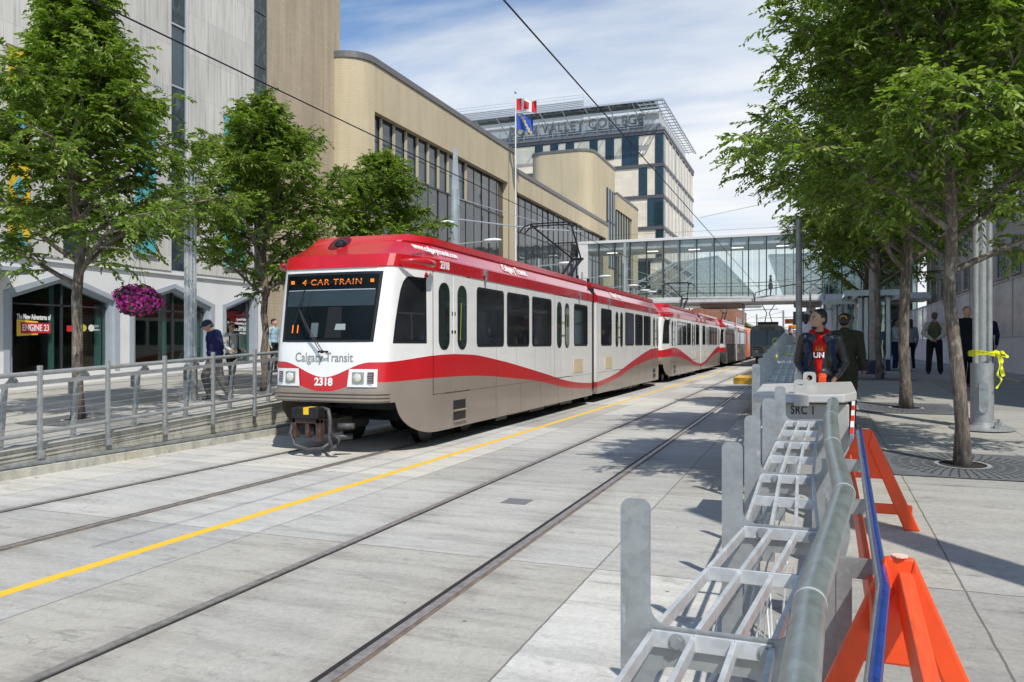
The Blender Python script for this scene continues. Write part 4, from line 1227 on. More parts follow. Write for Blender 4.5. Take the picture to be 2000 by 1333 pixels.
# hanging basket of magenta petunias
hb = thing('hanging_basket', 'round hanging basket overflowing with magenta petunias', 'flower basket', (bx_, by_, 2.4))
rf = random.Random(3)
g = MB(); g.lathe([(.05, -.28), (.2, -.2), (.27, 0.0), (.26, 0.0)], (bx_, by_, 2.75), 14); g.build('pot', plain('dark_green_pot', (.03, .045, .03), .8), hb)
g = MB()
for k in range(3):
    an = k * 2.1; g.tube([(bx_ + .25 * math.cos(an), by_ + .25 * math.sin(an), 2.78), (bx_, by_, 3.6), (bx_, by_, 3.95)], .004, 4)
g.build('hanger', M['wire'], hb)
def blob(n, rr_, zc, sz, mats, petal=5):
    g = MB()
    for i in range(n):
        u = rf.uniform(-1, 1); th = rf.uniform(0, 2 * PI); r = math.sqrt(1 - u * u)
        k = rf.uniform(.80, 1.06) * (1 + .1 * math.sin(3 * th + 4 * u))
        nrm = Vector((r * math.cos(th), r * math.sin(th), u))
        p = Vector((bx_ + nrm.x * rr_[0] * k, by_ + nrm.y * rr_[1] * k, zc + nrm.z * rr_[2] * k))
        nrm = (nrm + Vector((rf.uniform(-.5, .5), rf.uniform(-.5, .5), rf.uniform(-.5, .5)))).normalized()
        a = nrm.orthogonal().normalized(); b = nrm.cross(a)
        s = sz * rf.uniform(.7, 1.2)
        o = [p - nrm * s * .35]
        for j in range(petal * 2):
            an = PI * j / petal + .3; q = s * (1 if j % 2 == 0 else .72)
            o.append(p + a * (q * math.cos(an)) + b * (q * math.sin(an)))
        g.add(o, [(0, 1 + j, 1 + (j + 1) % (petal * 2)) for j in range(petal * 2)], i % len(mats))
    return g
mg = [plain('petunia_magenta', (0.85, 0.03, 0.46), .6, 0, .3, 20), plain('petunia_pink', (0.92, 0.14, 0.60), .6, 0, .3, 20), plain('petunia_deep', (0.50, 0.012, 0.24), .6, 0, .3, 20)]
blob(1500, (.43, .43, .29), 2.70, .033, mg).build('flowers', mg, hb)
blob(520, (.40, .40, .29), 2.70, .05, [0], 3).build('foliage', plain('basket_leaf', (.04, .10, .02), .6), hb)

# overhead wires
def sag(x, y0, y1, z, dip, n=14, x1=None):
    x1 = x if x1 is None else x1
    return [(x + (x1 - x) * i / n, y0 + (y1 - y0) * i / n, z - dip * 4 * (i / n) * (1 - i / n)) for i in range(n + 1)]
def wire(lab, paths, r=.009, grp=None):
    g = MB()
    for p in paths: g.tube(p, r, 5)
    return tag(g.build('overhead_wire', M['wire']), lab, 'wire', grp)
wire('contact wire above the empty near track', [[(TN + .02, 2, 5.66), (TN, 60, 5.62), (TN, 200, 5.6)]], .011)
wire('contact wire above the far track, passing over the red and white train', [[(TF, 2, 5.66), (TF, 60, 5.62), (TF, 200, 5.6)]], .011)
cr1 = ypx(1075, TF)
wire('cross span wire sagging between the mast and the trees over the bridge', [sag(-12.35, 50.5, 50.5, 9.0, .0, 12, 1.8)], .008)
wire('thin cross wire holding the contact wires beside the skywalk', [sag(-12.35, 55, 55, 6.4, .45, 10, 1.7), [(TN, 55, 5.95), (TN, 55, 5.63)], [(TF, 55, 5.98), (TF, 55, 5.64)]], .009)
wire('black cable looping under the beam of the glass bridge', [[(-9.5, SYW - .3, 5.1), (-9.45, SYW - .3, 5.7), (-9, SYW - .3, 5.85), (-4, SYW - .3, 5.75), (-3.9, SYW - .3, 5.1)], [(-3.9, SYW - .35, 5.0), (-3.85, SYW - .35, 5.75), (-3.2, SYW - .35, 5.95), (2.2, SYW - .35, 6.9), (4.5, SYW - .35, 7.5), (8, SYW - .35, 7.6)]], .035)

# big galvanised lamp post with tape on the right
z = 11.25; X, y = at(1918, z); b = rampR(y)
t = thing('street_lamp', 'thick galvanised post on a round base, with yellow tape tied round it', 'street lamp', (X, y, b))
g = MB(); g.tube([(X, y, b + .02), (X, y, b + .95)], .15, 20)
g.tube([(X, y, b + .95), (X, y, 6.8)], .07, 16)
for s in (-1, 1): g.tube([(X + s * .085, y - .03, b + .72), (X + s * .085, y - .03, 6.6)], .042, 10)
g.tube([(X, y + .09, b + .8), (X, y + .09, 5.1)], .05, 10)
g.build('shaft', M['galv'], t, auto=40)
g = MB(); g.box(X - .07, X + .05, y - .165, y - .13, b + .30, b + .62); g.tube([(X - .01, y - .14, b + .62), (X - .01, y - .168, b + .62)], .06, 14); g.tube([(X - .01, y - .14, b + .30), (X - .01, y - .168, b + .30)], .06, 14)
for zz in (.33, .59): g.tube([(X - .01, y - .16, b + zz), (X - .01, y - .175, b + zz)], .014, 8)
g.build('access_cover', M['galv_dark'], t)
g = MB(); g.lathe([(.42, 0), (.42, .02), (.40, .03), (.22, .035), (.17, .06), (.16, .1)], (X, y, b), 28); g.build('base_plate', M['galv'], t, auto=40)
for k in range(4):
    an = k * PI / 2 + .5; g = MB(); g.lathe([(.035, .03), (.035, .07), (.018, .075), (.018, .13), (.0, .135)], (X + .27 * math.cos(an), y + .27 * math.sin(an), b), 6)
    g.build('bolt', M['galv_dark'], t)
g = MB(); g.lathe([(.09, 6.8), (.08, 6.86), (.02, 6.9)], (X, y, 0), 14); g.build('top_cap', M['alu'], t)
zt = hz(690, z)
tp = thing('caution_tape', 'knotted yellow caution tape tied round the thick galvanised post', 'tape', (X, y, zt))
g = MB(); rt = random.Random(5)
for q in range(3):
    pts = []
    for k in range(21):
        an = 2 * PI * k / 20; pts.append((X + .175 * math.cos(an), y + .175 * math.sin(an), zt + .015 * math.sin(an * 3 + q) + (q - 1) * .017))
    for a, b_ in zip(pts, pts[1:]): g.bar(a, b_, .006, .034, (0, 0, 1))
g.build('band', M['tape'], tp)
g = MB()
kx, ky = X + .17, y - .10
g.ell((kx, ky, zt), (.035, .03, .035), 8, 6)
def ribbon(pts, w, gg):
    P = [Vector(p) for p in pts]; P = [P[0]] + P + [P[-1]]; q = []
    for i in range(1, len(P) - 2):
        for k in range(6):
            t = k / 6; a, b_, c_, d_ = P[i - 1], P[i], P[i + 1], P[i + 2]
            q.append(.5 * ((2 * b_) + (c_ - a) * t + (2 * a - 5 * b_ + 4 * c_ - d_) * t * t + (3 * b_ - a - 3 * c_ + d_) * t ** 3))
    q.append(P[-1]); vs = []
    for i, p in enumerate(q):
        d = (q[min(i + 1, len(q) - 1)] - q[max(i - 1, 0)]).normalized(); tw = math.sin(i * .55) * .9
        sd_ = d.cross(Vector((.3, -1, .1))).normalized(); sd_ = (sd_ * math.cos(tw) + d.cross(sd_) * math.sin(tw)) * (w / 2); n_ = d.cross(sd_).normalized() * .0015
        vs += [p - sd_ + n_, p + sd_ + n_, p - sd_ - n_, p + sd_ - n_]
    fs = []
    for i in range(len(q) - 1):
        o = i * 4; fs += [(o, o + 1, o + 5, o + 4), (o + 2, o + 6, o + 7, o + 3), (o, o + 4, o + 6, o + 2), (o + 1, o + 3, o + 7, o + 5)]
    gg.add(vs, fs)
ribbon([(kx, ky, zt), (kx + .07, ky, zt + .01), (kx + .12, ky - .01, zt - .05), (kx + .06, ky, zt - .03)], .05, g)
ribbon([(kx, ky, zt), (kx + .03, ky - .02, zt - .15), (kx + .00, ky - .03, zt - .3), (kx + .05, ky - .02, zt - .38), (kx - .02, ky - .04, zt - .5)], .028, g)
ribbon([(kx, ky, zt), (kx + .06, ky - .01, zt - .12), (kx + .05, ky, zt - .22), (kx + .08, ky, zt - .33)], .05, g)
g.build('loose_end', M['tape'], tp)

# plain pole at the railing and the wide column by the shelter
z = 14.6; X, y = at(1560.5, z); b = rampR(y)
t = thing('sign_pole', 'slim grey pole among the grey seats, left of the red hooded man', 'pole', (X, y, b))
g = MB(); g.tube([(X, y, b - .05), (X, y, hz(432, z))], .058, 12); g.build('shaft', M['galv_dark'], t, auto=40)
g = MB(); g.lathe([(.12, 0), (.12, .02), (.07, .03), (.062, .12)], (X, y, b), 14); g.lathe([(.06, 0), (.062, .02), (.02, .05)], (X, y, hz(432, z)), 12); g.build('collar', M['galv_dark'], t)
z = 22.7; X, y = at(1708, z)
t = thing('catenary_mast', 'wide dark column between the shelter and the third tree on the right', 'mast', (X, y, .95))
g = MB(); g.tube([(X, y, .95), (X, y, 8.8)], .15, 14); g.build('shaft', M['galv_dark'], t, auto=40)
g = MB(); g.lathe([(.3, 0), (.3, .04), (.2, .05), (.2, .35), (.155, .4)], (X, y, .95), 16); g.build('base', plain('navy_post_foot', (0.015, .02, .07), .5), t)
g = MB(); g.tube([(X, y, 6.6), (TN + 1.2, y, 6.0), (TN, y, 5.8)], .008, 6); g.build('bracket_arm', M['frame_al'], t)

# ---- far masts, wires, signals beyond the bridge
for i, (px, zd, top) in enumerate(((1452, 95, 6.6), (1530, 120, 7.0), (1478, 150, 7.5), (1549, 190, 7.6))):
    X, y = at(px, zd)
    t = thing('catenary_mast', ('far mast just left of the oncoming tram', 'far mast right of the oncoming tram pantograph', 'faint mast behind the oncoming tram', 'farthest mast near the yellow signals')[i], 'mast', (X, y, 0), 'far masts under the bridge')
    g = MB(); g.tube([(X, y, 0), (X, y, top)], .14, 6); g.build('shaft', M['galv_dark'], t)
    g = MB(); g.tube([(X - 4, y, 5.8), (X + 4, y, 6.0)], .05, 5); g.tube([(X, y, top - .2), (X - 3.5, y, 5.9)], .03, 5); g.build('crossarm', M['galv_dark'], t)
for i, (px, py, zd) in enumerate(((1547, 628, 62), (1551, 639, 78))):
    X, y = at(px, zd); zz = hz(py, zd)
    t = thing('traffic_signal', ('upper', 'lower')[i] + ' yellow traffic signal hanging left of the dark sign over the street', 'traffic signal', (X, y, zz), 'yellow traffic signals')
    g = MB(); g.box(X - .55, X + .55, y, y + .25, zz - .19, zz + .19); g.build('housing', plain('signal_yellow', (.75, .38, .01), .5), t, bevel=.03)
    for k, c in enumerate(((.8, .03, .02), (.6, .3, .02), (.02, .3, .1))):
        g = MB(); g.tube([(X - .35 + k * .35, y - .06, zz), (X - .35 + k * .35, y + .02, zz)], .13, 12); g.build('lens', plain('lens_%d' % k, c, .3, 0, .02), t)
    g = MB(); g.tube([(X + .5, y + .1, zz + .1), (X + 5.5 - i, y + .1, zz + .35)], .06, 6); g.tube([(X + 5.5 - i, y + .1, zz + .3), (X + 5.5 - i, y + .1, 0.9)], .09, 6); g.build('mast_arm', M['galv_dark'], t)
z = 36; x0, y0 = at(1549, z); x1, _ = at(1587, z)
t = thing('information_sign', 'dark navy hanging sign board with an amber line, left of the red hooded man', 'sign', ((x0 + x1) / 2, y0, 3.0))
g = MB(); g.box(x0, x1, y0, y0 + .25, hz(635, z), hz(609, z)); g.build('board', plain('navy_board', (.008, .01, .03), .4), t, bevel=.015)
g = MB(); g.box(x0 + .45, x1 - .03, y0 - .01, y0 - .001, hz(634, z), hz(631, z)); g.build('amber_line', emis('amber_line', (1, .25, .02), .9), t)
g = MB(); g.tube([(x1 - .1, y0 + .12, hz(610, z)), (x1 - .1, y0 + .12, 4.3), (x1 + .5, y0 + .12, 4.4), (x1 + .5, y0 + .12, .95)], .05, 8); g.build('hanger', M['galv_dark'], t)

# ---- flags
X = -17.2; zf = depth(1007, X); y = ypx(1007, X)
t = thing('flagpole', 'white flagpole rising where the two brick halls meet', 'flagpole', (X, y, 0))
ztop = hz(183, zf)
g = MB(); g.tube([(X, y, 0.3), (X, y, ztop)], [.07, .04], 8); g.build('pole', M['white_paint'], t)
g = MB(); g.ell((X, y, ztop + .07), (.09, .09, .09), 10, 8); g.build('finial', M['alu'], t)
def flag(lab, pxa, pxb, py0, py1, mat_fn, drop):
    """cloth blowing towards the right of the picture (down the street and across)"""
    x0 = X + .06; L = (pxb - pxa) / FPX * zf
    z1, z0 = hz(py0, zf), hz(py1, zf)
    d = Vector((.95, .3, 0)).normalized()
    n, mrows = 16, 6
    g = MB(); vs = []; fs = []; ms = []
    for side in (0, 1):
        for i in range(n + 1):
            for j in range(mrows + 1):
                u, v = i / n, j / mrows
                w = .24 * math.sin(u * 8 + v * 1.5) * u ** .5 + side * .012
                p = Vector((x0, y, 0)) + d * (L * u * .98) + Vector((-d.y, d.x, 0)) * w
                zz = z0 + (z1 - z0) * v - drop * u * u + .10 * math.sin(u * 7 + 1) * u
                vs.append((p.x, p.y, zz))
    W = mrows + 1; N = (n + 1) * W
    for i in range(n):
        for j in range(mrows):
            a = i * W + j
            fs.append((a, a + W, a + W + 1, a + 1)); ms.append(mat_fn((i + .5) / n, (j + .5) / mrows))
            fs.append((a + N, a + N + 1, a + N + W + 1, a + N + W)); ms.append(mat_fn((i + .5) / n, (j + .5) / mrows))
    g.v = vs; g.f = fs; g.m = ms
    mats = [plain('flag_red', (.55, .02, .03), .7), plain('flag_white', (.75, .75, .75), .7), plain('flag_blue', (.03, .10, .45), .7), plain('flag_gold', (.55, .42, .2), .7)]
    tag(g.build('flag', mats, smooth=False), lab, 'flag')
flag('red and white maple leaf flag flying from the flagpole', 1008, 1048, 193, 216, lambda u, v: 0 if (u < .25 or u > .75 or (abs(u - .5) < .16 * (1 - abs(v - .5) * 1.3) and .15 < v < .9)) else 1, .25)
flag('blue flag with a gold emblem flying under the maple leaf flag', 1008, 1041, 222, 252, lambda u, v: 3 if abs((u - .15) * 1.1 - (1 - v) * .8) < .11 else 2, .45)

# ================================================================== TRAMS
NY = 10.85                       # y of the leading nose
SX = TF + 1.33                   # side plane of the train
LJ = ypx(1161, SX) - NY          # nose to joint
LC = 2 * LJ
def ly(px): return ypx(px, SX) - NY
# outline of the nose in plan: (x, y), front centre to side
PATH = [(0, 0), (.35, .004), (.65, .02), (.85, .05), (.98, .10), (1.06, .18), (1.10, .28), (1.125, .40), (1.13, .43), (1.14, .47), (1.15, .52), (1.165, .60), (1.185, .70), (1.21, .82), (1.24, .97), (1.27, 1.13), (1.295, 1.30), (1.31, 1.48), (1.325, 1.62), (1.33, 1.8)]
for yy in (2.3, 3.5, 5, 7, 9, LJ - .28): PATH.append((1.33, yy))
def pathx(p):
    for (x0, y0), (x1, y1) in zip(PATH, PATH[1:]):
        if y0 <= p <= y1: return x0 + (x1 - x0) * (p - y0) / max(1e-9, y1 - y0)
    return 1.33
def pathy(x):
    for (x0, y0), (x1, y1) in zip(PATH, PATH[1:]):
        if x0 <= x <= x1 and x1 > x0: return y0 + (y1 - y0) * (x - x0) / (x1 - x0)
    return 1.8
def lean(z):
    if z < .95: return 0.0
    return .05 * min(1, (z - .95) / .8) + .25 * max(0, z - 1.75) / 1.37
def surf(p, z):                  # p = plan path y; -> actual x, y
    return pathx(p), p + lean(z) * max(0, 1 - p / 1.8)
def side_x(y, z):                # x of the side at actual y
    l = lean(z)
    if y >= 1.8: return 1.33
    return pathx(max(0, (y - l) / (1 - l / 1.8)))
def zbot(p):
    if p < .42: return .87
    if p > 1.5: return .28
    t = (p - .42) / 1.08
    return .28 + .59 * (1 - math.sqrt(max(0, 1 - (1 - t) ** 2)))

# paint of the shell: white above, red wave, taupe below
sw = [(757, 707, 746), (800, 701, 742), (848, 695, 739), (885, 692, 736), (905, 692.5, 735), (930, 694, 734.5), (950, 698, 735), (975, 704, 736.5), (1000, 710.5, 739), (1040, 722.6, 743), (1070, 732, 749),
      (1100, 742, 756.5), (1130, 747.5, 759.5), (1161, 748, 758.6), (1185, 743.5, 755), (1205, 737, 750), (1235, 711.5, 732), (1265, 689, 710.5), (1280, 684, 703)]
def wave(k):
    pts = []
    for s in sw[:14]:
        y = max(0.0, ly(s[0])); pts.append((y, zpy(s[k], s[0], SX)))
    return pts
wt, wb = wave(1), wave(2)
zt0, zb0 = 1.53, 1.21
wt = [(0, zt0), (.35, zt0 + .01)] + [p for p in wt if p[0] > .9]
wb = [(0, zb0), (.35, zb0)] + [p for p in wb if p[0] > .9]
m, nt, b = newmat('tram_paint')
tc = nt.nodes.new('ShaderNodeTexCoord'); sp = nt.nodes.new('ShaderNodeSeparateXYZ')
nt.links.new(tc.outputs['Object'], sp.inputs[0])
yf_ = mth(nt, 'SUBTRACT', LJ, mth(nt, 'ABSOLUTE', mth(nt, 'SUBTRACT', sp.outputs['Y'], LJ)))
yn = mth(nt, 'DIVIDE', yf_, LJ, clamp=True)
def curve(pts):
    fc = nt.nodes.new('ShaderNodeFloatCurve'); c = fc.mapping.curves[0]
    fc.mapping.use_clip = False
    while len(c.points) > 2: c.points.remove(c.points[0])
    c.points[0].location = (pts[0][0] / LJ, pts[0][1] / 4); c.points[1].location = (1.0, pts[-1][1] / 4)
    for y, z in pts[1:-1]: c.points.new(y / LJ, z / 4)
    for p in c.points: p.handle_type = 'AUTO'
    fc.mapping.update()
    nt.links.new(yn, fc.inputs['Value'])
    return mth(nt, 'MULTIPLY', fc.outputs[0], 4.0)
ct, cb_ = curve(wt), curve(wb)
ax = mth(nt, 'ABSOLUTE', sp.outputs['X'])
q = mth(nt, 'SUBTRACT', 1.0, mth(nt, 'DIVIDE', ax, .86), clamp=True)
q = mth(nt, 'MULTIPLY', mth(nt, 'MULTIPLY', q, q), mth(nt, 'SUBTRACT', 3.0, mth(nt, 'MULTIPLY', q, 2.0)))
ct = mth(nt, 'SUBTRACT', ct, mth(nt, 'MULTIPLY', q, .25)); cb_ = mth(nt, 'SUBTRACT', cb_, mth(nt, 'MULTIPLY', q, .17))
isw = mth(nt, 'GREATER_THAN', sp.outputs['Z'], ct); isr = mth(nt, 'GREATER_THAN', sp.outputs['Z'], cb_)
ntx = noise(nt, coords(nt, (3, .3, 1.2)), 1.5, 7, .65)
grime = ramp(nt, ntx, [(.3, .90), (.6, 1.0)])
c = mixc(nt, isr, (0.29, 0.245, 0.205), (0.55, 0.012, 0.018)); c = mixc(nt, isw, c, (0.83, 0.825, 0.80))
c = mixc(nt, 1.0, c, grime, 'MULTIPLY')
dn = noise(nt, coords(nt, (2, 1.2, .7)), 2.2, 8, .7)
dz_ = mth(nt, 'MULTIPLY', ramp(nt, mth(nt, 'DIVIDE', sp.outputs['Z'], 4.0), [(.07, 1.0), (.16, .45), (.30, .0)]), ramp(nt, dn, [(.3, .2), (.7, .9)]))
c = mixc(nt, mth(nt, 'MULTIPLY', dz_, .55), c, (.15, .125, .10))
strk = noise(nt, coords(nt, (9, 9, .35)), 1.6, 6, .7)
c = mixc(nt, 1.0, c, ramp(nt, strk, [(.28, .92), (.40, 1.0)]), 'MULTIPLY')
bump(nt, b, noise(nt, coords(nt, (.8, .8, 1.4)), 1.1, 2), .06, .2)
dirt = mth(nt, 'MULTIPLY', ramp(nt, sp.outputs['Z'], [(.28, 1.0), (.30, 1.0)]), 0)
nt.links.new(c, b.inputs['Base Color']); b.inputs['Roughness'].default_value = .3; b.inputs['Coat Weight'].default_value = .35; b.inputs['Coat Roughness'].default_value = .1
M['tram'] = m
M['tram_red'] = plain('tram_roof_red', (0.52, 0.012, 0.02), 0.28, 0, .14, 1.5, coat=.5)
M['tram_top'] = plain('tram_roof_top_grey', (0.13, .10, .10), .6, 0, .2, 2)
M['tram_slope'] = plain('tram_roof_red_sky_sheen', (0.55, 0.04, 0.06), .16, 0, .1, 2, coat=.8)  # same roof red, its colour lightened for the sky's sheen on the slope

car = thing('tram_car', 'leading red and white tram car with 2318 on its nose', 'tram', (TF, NY, 0), 'red and white tram cars')
C0 = Vector((TF, NY, 0))
def W(x, y, z): return (TF + x, NY + y, z)
def mirror_y(g):                 # the rear half of the car is the front half turned round
    r = MB(); r.v = [(x, 2 * (NY + LJ) - y, z) for x, y, z in g.v]; r.f = [tuple(reversed(f)) for f in g.f]; r.m = list(g.m); return r
def mirror_x(g):
    r = MB(); r.v = [(2 * TF - x, y, z) for x, y, z in g.v]; r.f = [tuple(reversed(f)) for f in g.f]; r.m = list(g.m); return r
# shell
lev = [.87, .95, 1.05, 1.3, 1.6, 1.75, 2.1, 2.5, 2.9, 3.12]
ring = [(-x, p) for x, p in reversed(PATH[1:])] + PATH
g = MB(); vs = []; nl = len(lev) + 1
for (xx, p) in ring:
    s = -1 if xx < 0 else 1
    for k in range(nl):
        z = zbot(p) if k == 0 else lev[k - 1]
        if k == 1 and p < .42: z = .875
        X_, Y_ = surf(p, z); vs.append(W(s * abs(pathx(p) if p > 0 else xx) if p >= .004 and abs(xx) > .3 else xx, Y_, z))
# use the path x directly
vs = []
for (xx, p) in ring:
    for k in range(nl):
        z = zbot(p) if k == 0 else max(lev[k - 1], .88 if k == 1 else 0)
        vs.append(W(xx, p + lean(z) * max(0, 1 - p / 1.8), z))
fs = []
for i in range(len(ring) - 1):
    for k in range(nl - 1):
        a = i * nl + k; fs.append((a, a + nl, a + nl + 1, a + 1))
g.add(vs, fs)
g.add([vs[i * nl + nl - 1] for i in range(len(ring))], [tuple(range(len(ring)))])
g.add([vs[i * nl + 1] for i in range(len(ring))], [tuple(reversed(range(len(ring))))])
last = (len(ring) - 1) * nl
g.add([vs[k] for k in range(nl)] + [vs[last + k] for k in reversed(range(nl))], [tuple(range(2 * nl))])
g.build('body', M['tram'], car, auto=28)
mirror_y(g).build('body', M['tram'], car, auto=28)
# red roof fairing
RL = [(.015, 3.12, .30), (.018, 3.33, .40), (-.03, 3.37, .50), (-.20, 3.60, .90), (-.175, 3.62, .92), (-.19, 3.745, 1.12)]
g = MB(); vs = []; nr = len(RL) + 1
for (xx, p) in ring:
    s = -1 if xx < 0 else 1
    for k, (ins, z, yn_) in enumerate([(-.05, 3.10, .29)] + RL):
        f = max(0, 1 - p / 1.8)
        x2 = xx * (1 + ins / 1.33)
        vs.append(W(x2, p + yn_ * f - (.02 if k < 3 else 0) * f, z))
for i in range(len(ring) - 1):
    for k in range(nr - 1):
        a = i * nr + k
        side = min(ring[i][1], ring[i + 1][1]) >= 1.6
        g.f.append((a, a + nr, a + nr + 1, a + 1)); g.m.append(2 if (k == 3 and side) else 0)
g.v = list(vs)
g.add([vs[i * nr + nr - 1] for i in range(len(ring))], [tuple(range(len(ring)))], 1)
last = (len(ring) - 1) * nr
g.add([vs[k] for k in range(nr)] + [vs[last + k] for k in reversed(range(nr))], [tuple(range(2 * nr))])
rmats = [M['tram_red'], M['tram_top'], M['tram_slope']]
g.build('roof', rmats, car, auto=14); mirror_y(g).build('roof', rmats, car, auto=14)
# bellows
g = MB()
for k in range(6):
    y = LJ - .28 + k * .56 / 6; w = 1.24 if k % 2 else 1.17
    g.box(TF - w, TF + w, NY + y, NY + y + .56 / 6, .45, 3.55 if k % 2 else 3.5)
g.build('bellows', M['black'], car)
# generic proud panel on the side following the nose taper
def sidepanel(cols, off, s=1, thick=.012):
    """cols: list of (y, z0, z1)"""
    g = MB(); vs = []
    for (y, z0, z1) in cols:
        for z in (z0, z1):
            x = side_x(y, z); vs.append(W(s * (x + off), y, z))
    for (y, z0, z1) in cols:
        for z in (z0, z1):
            x = side_x(y, z); vs.append(W(s * (x + off - thick), y, z))
    n = len(cols); N = 2 * n; fs = []
    for i in range(n - 1):
        a = 2 * i; fs.append((a, a + 2, a + 3, a + 1)); fs.append((a + N, a + 1 + N, a + 3 + N, a + 2 + N))
        fs.append((a, a + N, a + 2 + N, a + 2)); fs.append((a + 1, a + 3, a + 3 + N, a + 1 + N))
    fs.append((0, 1, 1 + N, N)); fs.append((N - 2, 2 * N - 2, 2 * N - 1, N - 1))
    if s < 0: fs = [tuple(reversed(f)) for f in fs]
    return g.add(vs, fs)
def rrect(y0, y1, z0, z1, r, k=5):
    cols = []
    for i in range(k + 1):
        an = PI / 2 * i / k; cols.append((y0 + r - r * math.cos(an), z0 + r - r * math.sin(an), z1 - r + r * math.sin(an)))
    for i in range(k + 1):
        an = PI / 2 * (1 - i / k); cols.append((y1 - r + r * math.cos(an), z0 + r - r * math.sin(an), z1 - r + r * math.sin(an)))
    return cols
M['tramglass'] = glassy('tram_side_glass', (0.016, 0.018, 0.02), .05, .6, .5)
nt = M['tramglass'].node_tree; b = nt.nodes['Principled BSDF']; old = b.inputs['Base Color'].links[0].from_socket
tc = nt.nodes.new('ShaderNodeTexCoord'); sp = nt.nodes.new('ShaderNodeSeparateXYZ'); nt.links.new(tc.outputs['Object'], sp.inputs[0])
vv = nt.nodes.new('ShaderNodeTexVoronoi'); vv.inputs['Scale'].default_value = 1.9; nt.links.new(coords(nt, (1, 1.6, 1)), vv.inputs['Vector'])
seat = mth(nt, 'MULTIPLY', ramp(nt, vv.outputs['Distance'], [(.22, 1.0), (.30, 0.0)]), mth(nt, 'LESS_THAN', sp.outputs['Z'], 2.3))
hue = ramp(nt, mth(nt, 'FRACT', mth(nt, 'MULTIPLY', vv.outputs['Distance'], 1.0)), [(0, (.05, .045, .06)), (1, (.05, .045, .06))])
shade_ = mixc(nt, 1.0, vv.outputs['Color'], (.09, .075, .09), 'MULTIPLY')
nt.links.new(mixc(nt, seat, old, shade_), b.inputs['Base Color'])
M['tramglass2'] = glassy('tram_door_glass', (0.02, 0.035, 0.03), .05, .6, .5)
M['grab'] = plain('lime_grab_rail', (.35, .45, .05), .4)
dz0, dz1 = .95, 3.09
doorsF = [(ly(849), ly(917)), (ly(1084), ly(1113.5))]
winsF = [(ly(931), ly(984)), (ly(990), ly(1033.5)), (ly(1039), ly(1077)), (ly(1121), ly(1147.5))]
def both(fn):
    for s in (1, -1):
        for rear in (False, True):
            fn(s, rear)
def put(g, rear): return mirror_y(g) if rear else g
